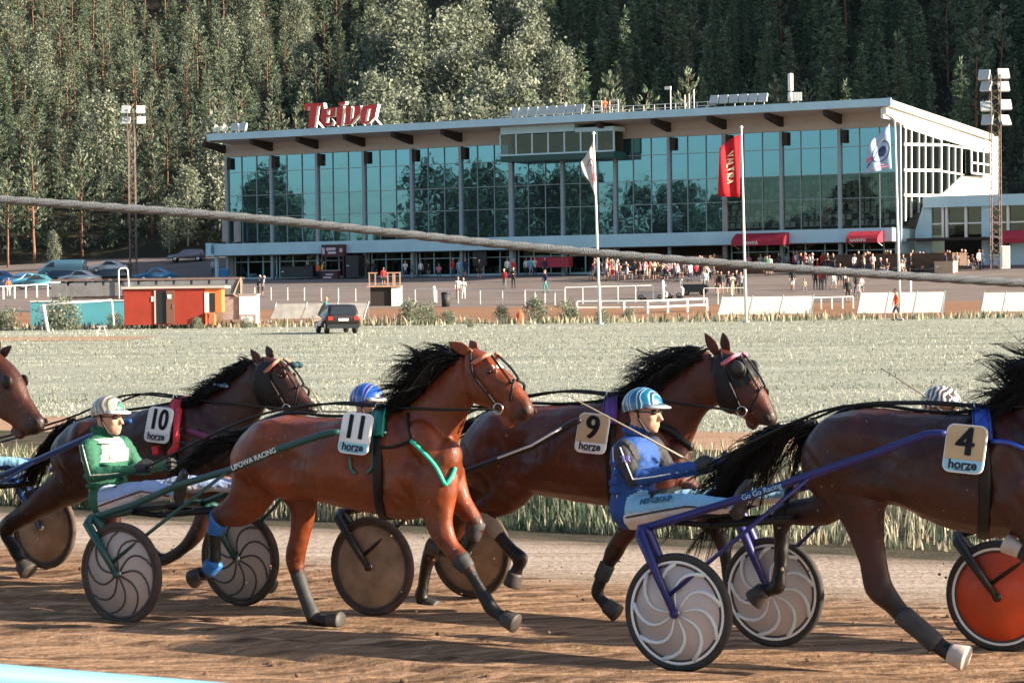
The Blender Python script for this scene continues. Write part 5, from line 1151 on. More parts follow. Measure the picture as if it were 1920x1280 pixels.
sh11 = lpk(T11, [(176, 970, -.60), (250, 946, -.53), (330, 911, -.48), (430, 881, -.46), (520, 843, -.45), (600, 816, -.44), (636, 808, -.42)])
sh9 = sh11[:2] + lpk(T9, [(760, 925, -.48), (860, 889, -.46), (1000, 836, -.45), (1070, 795, -.43), (1090, 786, -.42)])
sh10 = sh11[:2] + lpk(T10, [(0, 893, -.49), (75, 860, -.47), (150, 826, -.46), (225, 794, -.44), (247, 788, -.43)])
M_blue = mat('royal_blue_paint', (.007, .010, .11), .45, coat=.08, var=.15, vscale=5)
M_green = mat('dark_green_paint', (.004, .05, .045), .45, coat=.08)
M_blk = mat('black_paint', (.007, .007, .008), .45, coat=.08)
M_blue2 = mat('mid_blue_paint', (.015, .06, .20), .35, coat=.4)
M_disc4 = mat('clear_wheel_disc', (.42, .365, .345), .35, coat=.15, var=.12, vscale=2)
M_disc11 = mat('grey_wheel_disc', (.37, .295, .26), .5, coat=.05, var=.12, vscale=3)
M_discmud = mat('muddy_wheel_disc', (.26, .175, .115), .8, var=.35, vscale=6, bump=.3, bscale=40)
M_discred = mat('orange_wheel_disc', (.52, .06, .015), .45, coat=.1, var=.3, vscale=4)
M_swirlw = mat('pale_swirl', (.62, .66, .66), .35)
M_swirlb = mat('brown_swirl', (.06, .042, .035), .6)
s4 = sulky(T4, 'royal blue sulky with pale swirled discs and white rims, behind horse number 4', M_blue, M_disc4, M_rimw, M_tyre, (M_swirlw, 1), sh4, [('Go Go Racing', 2, .25, .045, M_skyblue)])
s11 = sulky(T11, 'dark green sulky with brown swirls on grey wheel discs, carrying the green driver', M_green, M_disc11, M_rimd, M_mudtyre, (M_swirlb, 0), sh11, [('UPOWA RACING', 3, .55, .05, M_white)])
s9 = sulky(T9, 'black sulky with muddy tan wheel discs, behind the bay horse number 9', M_blk, M_discmud, M_rimd, M_mudtyre, None, sh9)
s10 = sulky(T10, 'blue shafted sulky with a tan wheel disc, mostly beyond the left edge', M_blue2, M_discmud, M_rimd, M_mudtyre, None, sh10)
sR = sulky(TR, 'black sulky with bright orange red wheel discs at the right edge', M_blk, M_discred, M_rimw, M_tyre, None, sh11)
# white stripes painted along the shaft of the black sulky
mb = MB()
for f0, f1 in ((.35, .97),):
    a, b = Vector(sh9[4]), Vector(sh9[5]); 
    a0, b0 = Vector(sh9[3]), Vector(sh9[4]); p = a0.lerp(b0, .55); mb.tube([p + Vector((0, -.022, .006)), b0 + Vector((0, -.022, .006)), a.lerp(b, .8) + Vector((0, -.022, .006))], .008, 6)
mb.build('white_stripe', M_white, s9, (0, 0, 0), True)
# ---------------- people ----------------
from mathutils import noise
M_skin = mat('skin', (.50, .27, .18), .55, var=.08, vscale=12)
M_glove = mat('black_glove', (.018, .018, .02), .6)
M_boot = mat('black_boot', (.02, .02, .022), .5)
M_glass = mat('dark_glasses', (.01, .01, .012), .1, coat=.5)
def limb(mb, ids, pts, rad, bone, n=10, flat=1.0):
    """tapered limb; remembers its stations for painting"""
    pts = [Vector(p) for p in pts]; mb.tube(pts, rad, n, True, None, flat)
    mb.ball(pts[0], rad[0] * .98, 10, 6); mb.ball(pts[-1], rad[-1] * .98, 10, 6)
    for i in range(len(pts) - 1):
        for u in (0, .25, .5, .75): ids.append((pts[i].lerp(pts[i+1], u), rad[i] + (rad[i+1] - rad[i]) * u, bone, pts[i], pts[i+1]))
    ids.append((pts[-1], rad[-1], bone, pts[-2], pts[-1]))
def head_mb(mb, ids, H, yaw=0, s=1.0):
    Rm = Matrix.Rotation(yaw, 3, 'Z'); q = lambda x, y, z: Vector(H) + Rm @ Vector((x * s, y * s, z * s))
    mb.ball(H, (.098 * s, .077 * s, .108 * s), 20, 14, Rm)
    mb.ball(q(.035, 0, -.07), (.062 * s, .056 * s, .062 * s), 16, 10, Rm)       # jaw
    mb.ball(q(.072, 0, -.112), (.024 * s, .028 * s, .02 * s), 12, 8)            # chin
    mb.tube([q(.09, 0, .012), q(.108, 0, -.02), q(.122, 0, -.042), q(.092, 0, -.052)], [.009 * s, .013 * s, .017 * s, .012 * s], 8)  # nose
    mb.ball(q(.09, 0, -.078), (.017 * s, .026 * s, .008 * s), 10, 6)              # lips
    mb.ball(q(.091, 0, -.09), (.014 * s, .022 * s, .007 * s), 10, 6)
    mb.ball(q(.082, 0, .022), (.02 * s, .055 * s, .014 * s), 12, 6)               # brow
    for sg in (-1, 1):
        mb.ball(q(.062, sg * .042, -.03), (.03 * s, .024 * s, .022 * s), 10, 6)   # cheekbone
        mb.ball(q(-.008, sg * .079, -.015), (.02 * s, .01 * s, .03 * s), 10, 6)   # ear
    ids.append((Vector(H), .09 * s, 'head', Vector(H), Vector(H))); ids.append((q(.035, 0, -.07), .06 * s, 'head', Vector(H), Vector(H)))
    ids.append((q(.1, 0, -.03), .02 * s, 'head', Vector(H), Vector(H)))
    return q
def paint(me, ids, rule, mats):
    n = len(me.polygons); c = np.empty(n * 3); me.polygons.foreach_get('center', c); c = c.reshape(-1, 3)
    A = np.array([tuple(i[0]) for i in ids]); rr = np.array([i[1] for i in ids])
    j = (np.linalg.norm(c[:, None] - A[None], axis=2) - rr[None]).argmin(1)
    mi = [rule(ids[k][2], Vector(p), ids[k]) for k, p in zip(j, c)]
    for m_ in mats: me.materials.append(m_)
    me.polygons.foreach_set('material_index', mi)
def fist(P, fwd, side, s=1.0):
    """gloved hand closed round a rein: palm, four bent fingers of different length, thumb from the side"""
    f = Vector(fwd).normalized(); up = Vector((0, 0, 1)); up = (up - f * up.dot(f)).normalized(); inn = Vector((0, -side, 0)); inn = (inn - f * inn.dot(f) - up * inn.dot(up)).normalized(); P = Vector(P); mb = MB()
    q = lambda a, b, c: P + (f * a + up * b + inn * c) * s
    mb.tube([q(-.05, 0, 0), q(-.01, 0, 0), q(.05, .004, 0), q(.085, 0, .004)], [.03 * s, .034 * s, .038 * s, .03 * s], 12)
    for i, (b, L) in enumerate(((.03, .95), (.010, 1.06), (-.011, 1.0), (-.031, .8))):
        mb.tube([q(.06, b, 0), q(.06 + .034 * L, b * 1.05, .008), q(.062 + .038 * L, b * 1.05, .034), q(.062 + .014 * L, b, .054 * L), q(.045, b, .052 * L)], [.0115 * s, .0115 * s, .011 * s, .0105 * s, .008 * s], 8)
    mb.tube([q(.005, .028, .012), q(.035, .046, .024), q(.066, .048, .034), q(.088, .04, .04)], [.015 * s, .0135 * s, .012 * s, .009 * s], 8)
    return mb
def stripes_mat(name, cols, scale=9, dist=4, rough=.3, coat=.6, rot=(0, 0, 0)):
    m = bpy.data.materials.new(name); m.use_nodes = True; t = m.node_tree; b = t.nodes['Principled BSDF']; tc = nd(t, 'ShaderNodeTexCoord'); mp = nd(t, 'ShaderNodeMapping'); mp.inputs['Rotation'].default_value = rot
    w = nd(t, 'ShaderNodeTexWave'); w.inputs['Scale'].default_value = scale; w.inputs['Distortion'].default_value = dist; w.inputs['Detail'].default_value = 1.5; w.inputs['Detail Scale'].default_value = 1.2
    rp = nd(t, 'ShaderNodeValToRGB'); rp.color_ramp.interpolation = 'CONSTANT'; e = rp.color_ramp.elements
    for i, (p, c) in enumerate(cols):
        el = e[i] if i < 2 else e.new(p)
        el.position = p; el.color = (*c, 1)
    t.links.new(tc.outputs['Object'], mp.inputs[0]); t.links.new(mp.outputs[0], w.inputs['Vector']); t.links.new(w.outputs[0], rp.inputs[0]); t.links.new(rp.outputs[0], b.inputs['Base Color'])
    b.inputs['Roughness'].default_value = rough; b.inputs['Coat Weight'].default_value = coat; return m
def cloth(name, c, v=.12): return mat(name, c, .75, var=v, vscale=7, bump=.5, bscale=26)
def driver(T, label, J, jacket, jacket2, trouser, trouser2, helmet, visor, pipe, seed=0, lower=True, hz=0):
    """J: local joints (s, l, z)"""
    pel = Vector(J['pelvis']); root, off = T.thing('person', label, 'person', pel.x, 0, pel.z - .1, 'race drivers')
    mb, ids = MB(), []
    V = {k_: Vector(v) for k_, v in J.items() if isinstance(v, tuple)}
    ch, wa, nb, H = V['chest'], V['waist'], V['neck'], V['head']
    st = [(pel + Vector((0, 0, -.07)), .12, .16), (pel, .15, .18), (wa, .125, .162), (ch, .14, .19), (ch.lerp(nb, .55), .115, .20), (ch.lerp(nb, .82), .08, .15), (nb, .058, .065)]
    rows = []
    for i, (c, a, b) in enumerate(st):
        p, n_ = st[max(0, i-1)][0], st[min(len(st)-1, i+1)][0]; d = (n_ - p).normalized(); rows.append((c.x, c.y, c.z, d.z, -d.x, a, b))
        ids.append((c, (a + b) / 2.2, 'torso', c, c)); 
        for y in (-.5, .5): ids.append((c + Vector((0, y * b, 0)), a * .7, 'torso', c, c))
    loft(mb, rows, 2.2)
    limb(mb, ids, [nb + Vector((-.01, 0, -.03)), nb.lerp(H, .5), H + Vector((-.012, 0, -.07))], [.062, .054, .056], 'neck')
    q = head_mb(mb, ids, H)
    fists = []
    for sg, nm in ((-1, 'n'), (1, 'f')):
        S, E, W = V['sh_' + nm], V['el_' + nm], V['ha_' + nm]
        limb(mb, ids, [S, S.lerp(E, .5), E], [.068, .06, .052], 'uparm'); limb(mb, ids, [E, E.lerp(W, .4), W], [.052, .048, .036], 'forearm')
        hp, kn, an, to = V['hip_' + nm], V['kn_' + nm], V['an_' + nm], V['to_' + nm]
        limb(mb, ids, [hp, hp.lerp(kn, .45), kn], [.10, .088, .066], 'thigh'); limb(mb, ids, [kn, kn.lerp(an, .35), an], [.064, .058, .044], 'calf')
        limb(mb, ids, [an + Vector((.01, 0, -.045)), an + Vector((.015, 0, 0)), an.lerp(to, .6), to], [.042, .046, .042, .03], 'boot')
        fists.append(((W - E).normalized(), W, sg))
    # folds
    g = random.Random(seed)
    for _ in range(16):
        f = g.random(); c = wa.lerp(ch, f); a = g.uniform(-2.2, .4); mb.ball(c + Vector((.125 * math.cos(a), .165 * math.sin(a), g.uniform(-.06, .06))), (.05, .05, .016), 10, 6, Matrix.Rotation(g.uniform(-.7, .7), 3, 'X'))
    me = remesh(mb, .011, 5)
    cc = vco(me); nn_ = np.empty(len(cc) * 3); me.vertex_normals.foreach_get('vector', nn_); nn_ = nn_.reshape(-1, 3)   # creased cloth
    for i_ in range(len(cc)):
        if cc[i_, 2] < nb.z - .02:
            p_ = Vector(cc[i_]); cc[i_] += nn_[i_] * (.012 * noise.noise(p_ * 7 + Vector((seed, 0, 0))) + .010 * (abs(noise.noise(Vector((p_.x * 15, p_.y * 15, p_.z * 24)) + Vector((0, seed, 0)))) - .25))
    me.vertices.foreach_set('co', cc.reshape(-1)); me.update()
    jk = lambda k_, v: k_
    def rule(b, p, it):
        if b in ('head', 'neck'): return 4
        if b == 'boot': return 5
        if b in ('uparm',): return 0 if not J.get('dark_arm') else 1
        if b == 'forearm': return 0
        if b in ('thigh', 'calf'):
            a, c = it[3], it[4]; t_ = (p - a).dot(c - a) / ((c - a).length_squared + 1e-9); ax = a.lerp(c, t_); return 2 if p.z > ax.z - .012 else 3
        if p.z < pel.z - .02 and p.x > pel.x + .02: return 3
        if J.get('yoke') and p.z > ch.z - .03 and p.x > ch.x - .08 and p.z < nb.z - .03: return 1
        return 0
    paint(me, ids, rule, [jacket, jacket2, trouser, trouser2, M_skin, M_boot])
    me.transform(Matrix.Translation(-Vector(off))); body = link('body', me, root)
    # helmet: shell, visor, chin strap
    hb = MB(); hc = H + Vector((-.012, 0, .036)); V2, F2 = [], []
    nn, mm_ = 28, 10
    for i in range(mm_ + 1):
        a = (R(112) * i / mm_)
        for j in range(nn):
            b = 2 * math.pi * j / nn; lo = 1 if math.cos(b) < .2 else 1
            aa = min(a, R(88 + 24 * max(0, -math.cos(b)) + 10 * (1 - abs(math.cos(b)))))
            V2.append(hc + Vector((.133 * math.sin(aa) * math.cos(b), .112 * math.sin(aa) * math.sin(b), .118 * math.cos(aa))))
    for i in range(mm_):
        for j in range(nn): F2.append((i*nn + j, (i+1)*nn + j, (i+1)*nn + (j+1) % nn, i*nn + (j+1) % nn))
    hb.add(V2, F2); ho = hb.build('helmet', helmet, root, off, True)
    vb = MB(); top = []; bot = []
    for i in range(13):
        b = R(-62 + 124 * i / 12); r0 = Vector((.13 * math.cos(b), .109 * math.sin(b), .012)); ext = .062 * math.cos(b) ** .7; top.append((hc + r0, hc + r0 + Vector((ext, 0, -.02))))
    rg = [[a + Vector((0, 0, .006)), b_ + Vector((0, 0, .004)), b_ - Vector((0, 0, .004)), a - Vector((0, 0, .008))] for a, b_ in top]
    vb.rings(rg); vb.build('visor', visor, ho, off, True)
    sb = MB(); sb.tube([q(.0, -.1, .02), q(.01, -.083, -.05), q(.04, -.06, -.11), q(.055, 0, -.135), q(.04, .06, -.11), q(.01, .083, -.05), q(.0, .1, .02)], .008, 6); sb.build('chin_strap', M_leather, ho, off, True)
    gb = MB()
    for sg in (-1, 1): gb.ball(q(.088, sg * .034, .0), (.014, .03, .018), 12, 8)
    gb.box(q(.1, 0, .002), (.01, .02, .01)); gb.tube([q(.08, -.06, .003), q(.02, -.083, .005), q(-.03, -.082, .005)], .004, 5); gb.build('glasses', M_glass, root, off, True)
    for f, W, sg in fists:
        me = remesh(fist(W, f, sg, 1.0), .005, 2); me.transform(Matrix.Translation(-Vector(off))); me.materials.append(M_glove); link('gloved_hand', me, root)
    # piping on jacket and trousers
    pb = MB()
    for sg, nm in ((-1, 'n'), (1, 'f')):
        S, E, W = V['sh_' + nm], V['el_' + nm], V['ha_' + nm]
        pb.tube([S + Vector((0, sg * .066, .02)), S.lerp(E, .5) + Vector((.01, sg * .061, .01)), E + Vector((.02, sg * .05, .0)), E.lerp(W, .4) + Vector((0, sg * .046, -.012)), E.lerp(W, .9) + Vector((0, sg * .036, -.012))], .005, 5)
        hp, kn, an = V['hip_' + nm], V['kn_' + nm], V['an_' + nm]
        kb = MB(); kb.tube([hp + Vector((-.03, sg * .092, -.035)), hp.lerp(kn, .5) + Vector((0, sg * .086, -.018)), kn + Vector((0, sg * .066, -.012)), kn.lerp(an, .4) + Vector((0, sg * .059, -.012)), an + Vector((-.04, sg * .047, -.012))], .0065, 6)
        kb.build('trouser_piping', M_black if seed != 11 else M_wine, root, off, True)
    pb.tube([wa + Vector((-.03, -.164, -.06)), wa + Vector((-.02, -.166, .02)), ch + Vector((-.05, -.19, 0)), ch.lerp(nb, .5) + Vector((-.05, -.195, .01))], .005, 5)
    pb.build('jacket_piping', pipe, root, off, True)
    cb = MB(); cb.torus(nb + Vector((-.002, 0, .02)), (.25, 0, 1), .06, .02, 20, 8); cb.build('collar', jacket, root, off, True)
    return root, off, V
M_wine = mat('wine_piping', (.12, .015, .03), .6)
def joints(T, d):
    J = {}
    for k_, (x, y, l) in d.items(): s, z = T.pk(x, y, l); J[k_] = (s, l, z)
    for k_ in ('sh', 'el', 'hip', 'kn', 'an', 'to'):
        s, l, z = J[k_ + '_n']; J.setdefault(k_ + '_f', (s, -l, z))
    s, l, z = J['ha_n']; J.setdefault('ha_f', (s + .06, -l, z + .01)); return J
J4 = joints(T4, dict(pelvis=(1189, 953, 0), waist=(1188, 912, 0), chest=(1191, 860, 0), neck=(1190, 815, 0), head=(1208, 772, 0), sh_n=(1172, 843, -.185), el_n=(1188, 897, -.25), ha_n=(1305, 875, -.13),
  hip_n=(1195, 957, -.10), kn_n=(1294, 944, -.22), an_n=(1380, 947, -.37), to_n=(1402, 905, -.385)))
J11 = joints(T11, dict(pelvis=(208, 936, 0), waist=(202, 902, 0), chest=(196, 855, 0), neck=(190, 812, 0), head=(205, 781, 0), sh_n=(166, 838, -.185), el_n=(174, 890, -.25), ha_n=(258, 878, -.13),
  hip_n=(205, 938, -.10), kn_n=(275, 916, -.22), an_n=(333, 926, -.37), to_n=(345, 886, -.385)))
def J_shift(T, J, hx, hy):
    s, z = T.pk(hx, hy, 0); ds, dz = s - J['head'][0], z - J['head'][2]
    return {k_: (v[0] + ds, v[1], v[2] + dz) if isinstance(v, tuple) else v for k_, v in J.items()}
J4['dark_arm'] = True; J11['yoke'] = True
M_jblue = cloth('bright_blue_cloth', (.008, .052, .22)); M_jblack = cloth('black_cloth', (.02, .02, .025)); M_tblue = cloth('light_blue_cloth', (.22, .44, .62)); M_twhite = cloth('white_cloth', (.62, .60, .62))
M_jgreen = cloth('green_cloth', (.010, .095, .052)); M_cream = cloth('cream_cloth', (.55, .54, .42)); M_tlilac = cloth('lilac_white_cloth', (.30, .38, .60))
H4 = stripes_mat('blue_waved_helmet', [(0, (.01, .10, .22)), (.42, (.02, .28, .42)), (.72, (.65, .75, .78)), (.86, (.01, .05, .12))], 5, 5)
H11 = stripes_mat('green_and_red_helmet', [(0, (.30, .29, .26)), (.35, (.05, .05, .055)), (.55, (.03, .22, .12)), (.75, (.40, .09, .05)), (.9, (.45, .44, .4))], 3.5, 7)
H9 = stripes_mat('blue_and_purple_helmet', [(0, (.012, .07, .36)), (.5, (.06, .30, .62)), (.75, (.25, .1, .45)), (.9, (.02, .02, .12))], 4, 6)
HR = stripes_mat('white_helmet_with_dark_lines', [(0, (.04, .03, .035)), (.35, (.72, .70, .68)), (.5, (.06, .04, .045)), (.8, (.7, .68, .66))], 8, 9)
H10 = stripes_mat('plain_blue_helmet', [(0, (.02, .1, .35)), (.7, (.3, .4, .6))], 3, 3)
M_visw = mat('white_visor', (.70, .69, .66), .4, coat=.3); M_visg = mat('grey_visor', (.30, .33, .35), .4, coat=.3)
d4, o4, V4 = driver(T4, 'driver in royal blue jacket and blue waved helmet, reins in hand, in the blue sulky', J4, M_jblue, M_jblack, M_tblue, M_twhite, H4, M_visg, M_white, 4)
d11, o11, V11 = driver(T11, 'driver in green and cream jacket with a white visored helmet, in the green sulky', J11, M_jgreen, M_cream, M_tlilac, M_twhite, H11, M_visw, M_cream, 11)
d9, o9, V9 = driver(T9, 'driver in a blue and purple helmet, only the head showing above horse number 11', J_shift(T9, J11, 690, 757), M_jblue, M_jblue, M_twhite, M_twhite, H9, M_visw, M_white, 9)
d10, o10, V10 = driver(T10, 'driver in bright blue at the left edge, only legs and lap in view', {**J11, 'yoke': False}, M_jblue, M_jblue, M_tblue, M_jblue, H10, M_visw, M_white, 10)
dR, oR, VR = driver(TR, 'driver in a white helmet with dark lines, head showing above horse number 4', J_shift(TR, J4, 1768, 766), M_jblack, M_jblack, M_twhite, M_twhite, HR, M_visw, M_white, 12)
# lettering on the blue driver's clothes
a, b = V4['hip_n'], V4['kn_n']; x = (b - a).normalized()
put_text('NIT-GROUP', 'lettering', .05, frame(a.lerp(b, .47) + Vector((0, -.080, .052)) - Vector(o4), x, (0, .55, 1)), mat('teal_ink', (.02, .12, .22), .6), d4, .003, .001)
put_text('NA', 'lettering', .06, frame(V4['waist'] + Vector((.085, -.142, .05)) - Vector(o4), (1, .45, 0), (0, 0, 1)), M_white, d4, .004, .002)
put_text('TR', 'lettering', .055, frame(V4['sh_n'].lerp(V4['el_n'], .3) + Vector((.02, -.066, 0)) - Vector(o4), (1, 0, .1), (0, .1, 1)), mat('violet_ink', (.25, .2, .6), .6), d4, .004, .001)
put_text('ATS', 'lettering', .05, frame(V11['chest'] + Vector((.10, -.105, .0)) - Vector(o11), (.8, .6, 0), (0, 0, 1)), M_tan, d11, .004)
# plaid lines on the cream yoke of the green jacket
mb = MB(); c = V11['chest']
for dz in (-.02, .055, .12): mb.tube([c + Vector((.13 * math.cos(a) + .004, -.185 * math.sin(a) - .004 * math.sin(a), dz - .02)) for a in [R(20 + 75 * i / 8) for i in range(9)]], .004, 5)
mb.build('jacket_lines', M_black, d11, o11, True)
# whips
def whip(T, label, pts, rad, group=None):
    a = Vector(pts[0]); root = tag(None or bpy.data.objects.new('driving_whip', None)); bpy.data.objects.remove(root)
    mb = MB(); W = [T.wl(p) for p in pts]; o = W[0]; mb.tube([w - o for w in W], rad, 6); w_ = mb.build('driving_whip', mat('whip_fibre', (.35, .28, .2), .6), None, None, True); w_.location = o
    return tag(w_, label, 'whip')
whip(T4, 'long pale whip slanting up from the blue driver\'s hand', [V4['ha_n'] + Vector((.03, 0, 0)), T4.P(1190, 808, -.2), T4.P(1085, 752, -.24), T4.P(1062, 741, -.25)], [.008, .006, .004, .003])
whip(TR, 'thin whip rising behind the white lined helmet', [VR['ha_n'] + Vector((.02, 0, 0)), TR.P(1728, 738, -.1), TR.P(1652, 690, -.1)], [.008, .006, .003])
whip(T9, 'dark looped whip standing up beside the blue and purple helmet', [V9['ha_n'], T9.P(650, 772, -.1), T9.P(604, 771, -.12), T9.P(594, 745, -.12), T9.P(581, 726, -.12)], [.008, .008, .008, .007, .005])
# ---------------- harness ----------------
M_padg = mat('green_harness', (.004, .14, .11), .4, coat=.2); M_mint = mat('mint_strap', (.03, .45, .28), .45); M_padr = mat('red_harness', (.55, .02, .035), .5); M_padp = mat('purple_harness', (.10, .03, .20), .5)
M_padb = mat('blue_harness', (.015, .06, .36), .4, coat=.2); M_pink = mat('pink_band', (.60, .15, .22), .6); M_redb = mat('red_band', (.62, .10, .07), .6); M_browb = mat('rose_leather', (.45, .16, .10), .6)
M_teal = mat('teal_ring', (.05, .25, .3), .4)
def rrect(w, h, r, n=6):
    out = []
    for cx, cy, a0 in ((w/2 - r, h/2 - r, 0), (-w/2 + r, h/2 - r, 90), (-w/2 + r, -h/2 + r, 180), (w/2 - r, -h/2 + r, 270)):
        for i in range(n + 1): a = R(a0 + 90 * i / n); out.append((cx + r * math.cos(a), cy + r * math.sin(a)))
    return out
def number_cloth(T, root, off, px, py, num, top, low, lw=.24, lh=.275, l=-.335, tilt=-.07, edge=M_white):
    c = T.P(px, py, l) - Vector(off); X = Vector((math.cos(tilt), 0, math.sin(tilt))); Yv = Vector((-math.sin(tilt) * .9, .22, math.cos(tilt)))
    M = frame(c, X, Yv); mb = MB()
    def slab(poly, z0, z1, mt):
        n = len(poly); P = [M @ Vector((x, y, z0)) for x, y in poly] + [M @ Vector((x, y, z1)) for x, y in poly]
        b = MB(); b.add(P, [tuple(range(n))[::-1], tuple(range(n, 2*n))] + [(i, (i+1) % n, (i+1) % n + n, i + n) for i in range(n)]); return b
    base = slab(rrect(lw, lh, .045), -.012, .0, None).build('number_cloth', edge, root)
    poly = rrect(lw - .014, lh - .014, .04); cut = -lh / 2 + lh * .27
    up = [p for p in poly if p[1] > cut]; x0 = lw/2 - .007
    upper = [(x0, cut)] + up + [(-x0, cut)]; lowp = [(-x0, cut - .001)] + [p for p in poly if p[1] < cut] + [(x0, cut - .001)]
    slab(upper, -.002, .003, None).build('number_panel', top, base); slab(lowp, -.002, .0035, None).build('sponsor_panel', low, base)
    t0 = text_mesh(num, .225, .002); bm = bmesh.new()
    for dx, dy in ((-.009, 0), (.009, 0), (-.0045, .003), (.0045, -.003), (0, 0)):
        t1 = t0.copy(); t1.transform(Matrix.Translation((dx, dy, 0))); bm.from_mesh(t1)
    bm.to_mesh(t0); bm.free(); t0.transform(M @ Matrix.Translation((0, cut / 2 + lh / 4 - .004, .0045)) @ Matrix.Scale(.80 if len(num) > 1 else .95, 4, (1, 0, 0))); t0.materials.clear(); t0.materials.append(M_black); link('number', t0, base)
    put_text('horze', 'sponsor_name', .072, M @ Matrix.Translation((0, (cut - lh / 2) / 2 + .008, .005)), M_black, base, .0015, .0022)
    mb = MB(); mb.box((0, 0, 0), (lw * .4, .004, .002)); mb.v = [tuple(M @ (Vector(v) + Vector((0, (cut - lh/2)/2 - .02, .005)))) for v in mb.v]; mb.build('small_print', M_black, base)
    return base
def strap(root, off, name, pts, r, m, flat=1):
    mb = MB(); P = [Vector(p) for p in pts]; sm = []
    for i in range(len(P) - 1):
        p0, p1, p2, p3 = P[max(0, i-1)], P[i], P[i+1], P[min(len(P)-1, i+2)]
        for j in range(4):
            t = j / 4; sm.append(.5*((2*p1) + (-p0+p2)*t + (2*p0-5*p1+4*p2-p3)*t*t + (-p0+3*p1-3*p2+p3)*t**3))
    sm.append(P[-1]); mb.tube(sm, r, 8); return mb.build(name, m, root, off, True)
def harness(T, h, S, sx, padm, trim, num, hand, head_px, l_pad=.33):
    root, off, rows = h[:3]; s0 = T.pk(sx, 800, -.3)[0]
    band(rows, s0 - .05, s0 + .05, -58, 58, .012, 30, .03).build('saddle_pad', padm, root, off, True)
    for t0, t1 in ((56, 62), (-62, -56)): pass
    band(rows, s0 - .035, s0 + .035, 55, 305, .008, 40, .014).build('girth', M_leather, root, off, True)
    for e in (-.047, .047): band(rows, s0 + e - .008, s0 + e + .008, -60, 60, .03, 30, .014).build('pad_trim', trim, root, off, True)
    # terret rings and back strap
    r_ = interp_st(rows, s0 - .13); top = Vector((s0 - .13, 0, r_[2] + r_[5] + .05))
    for sg in (-1, 1):
        mb = MB(); mb.torus(top + Vector((0, sg * .07, -.01)), (1, 0, .2), .022, .005, 14, 6); mb.build('terret_ring', M_metal, root, off, True)
    bs = []
    for a in rows[4::3]:
        if a[0] < s0: bs.append((a[0] + a[3] * (a[5] + .012), 0, a[2] + a[4] * (a[5] + .012)))
    strap(root, off, 'back_strap', bs + [tuple(top + Vector((0, 0, -.03)))], .011, M_leather)
    # bridle on both sides
    for sg in (-1, 1):
        q = lambda x, y, w: Vector((*T.pk(x, y, -w)[:1], sg * w, T.pk(x, y, -w)[1]))
        poll, eye, bit, n1, n2, brow, cheek = [head_px[k_] for k_ in ('poll', 'eye', 'bit', 'nose_top', 'nose_low', 'brow', 'cheek')]
        strap(root, off, 'cheek_strap', [q(*poll, .04), q(*cheek, .112), q((cheek[0] + bit[0]) / 2, (cheek[1] + bit[1]) / 2, .105), q(*bit, .078)], .009, M_leather)
        strap(root, off, 'nose_band', [q(*n1, .02), q((n1[0] * .7 + n2[0] * .3), (n1[1] * .7 + n2[1] * .3), .075), q(*n2, .065)], .010, M_leather)
        strap(root, off, 'brow_band', [q(*brow, .03), q((brow[0] + poll[0]) / 2 + 6, (brow[1] + poll[1]) / 2 + 9, .1), q(poll[0] + 3, poll[1] + 28, .1)], .013, head_px.get('browm', M_leather))
        strap(root, off, 'face_strap', [q(*brow, .035), q((brow[0] + n1[0]) / 2 - 2, (brow[1] + n1[1]) / 2 + 3, .062), q(n1[0] - 3, n1[1] + 6, .055)], .008, M_leather)
        mb = MB(); b = q(*bit, .09); mb.torus(b, (0, 1, 0), .034, .0055, 20, 6); mb.build('bit_ring', M_metal, root, off, True)
        # rein from hand over the back through the terret to the bit
        H_ = Vector(hand[0 if sg < 0 else 1]); rr = [H_ + Vector((.05, 0, 0)), ]
        sr = rows[0][0] + .12; r1 = interp_st(rows, sr + .12)
        rr += [Vector((sr, sg * .12, r1[2] + r1[5] + .0)), Vector(((sr + s0) / 2, sg * .1, top.z + .0)), top + Vector((0, sg * .07, -.01)), Vector(((s0 + b.x) / 2 + .12, sg * .2, (top.z + b.z) / 2 - .01)), b]
        strap(root, off, 'rein', rr, .0085, M_leather)
    return s0
hd11 = dict(poll=(882, 654), eye=(916, 696), bit=(934, 766), nose_top=(963, 712), nose_low=(956, 752), brow=(920, 664), cheek=(886, 700), browm=M_browb)
hd9 = dict(poll=(1350, 655), eye=(1386, 695), bit=(1391, 771), nose_top=(1428, 726), nose_low=(1406, 772), brow=(1386, 664), cheek=(1362, 705), browm=M_pink)
hd10 = dict(poll=(493, 670), eye=(525, 704), bit=(537, 766), nose_top=(560, 722), nose_low=(552, 760), brow=(523, 674), cheek=(505, 710), browm=M_browb)
hdA = dict(poll=(-15, 655), eye=(12, 722), bit=(24, 782), nose_top=(52, 742), nose_low=(36, 780), brow=(18, 680), cheek=(-12, 715), browm=M_redb)
harness(T11, h11, S11, 702, M_padg, M_mint, '11', (V11['ha_n'], V11['ha_f']), hd11)
number_cloth(T11, h11[0], h11[1], 666, 812, '11', M_white, M_skyblue)
harness(T9, h9, S9, 1142, M_padp, M_padp, '9', (V9['ha_n'], V9['ha_f']), hd9)
number_cloth(T9, h9[0], h9[1], 1110, 812, '9', M_tan, M_white)
harness(T10, h10, S10, 318, M_padr, M_padr, '10', (V10['ha_n'], V10['ha_f']), hd10)
number_cloth(T10, h10[0], h10[1], 297, 796, '10', M_white, mat('pale_grey_cloth', (.6, .62, .63), .6))
harness(T4, h4, S4, 1845, M_padb, M_padb, '4', (V4['ha_n'], V4['ha_f']), {k_: v if not isinstance(v, tuple) else (v[0] + 702, v[1] - 18) for k_, v in hd9.items()})
number_cloth(T4, h4[0], h4[1], 1809, 841, '4', M_tan, M_skyblue)
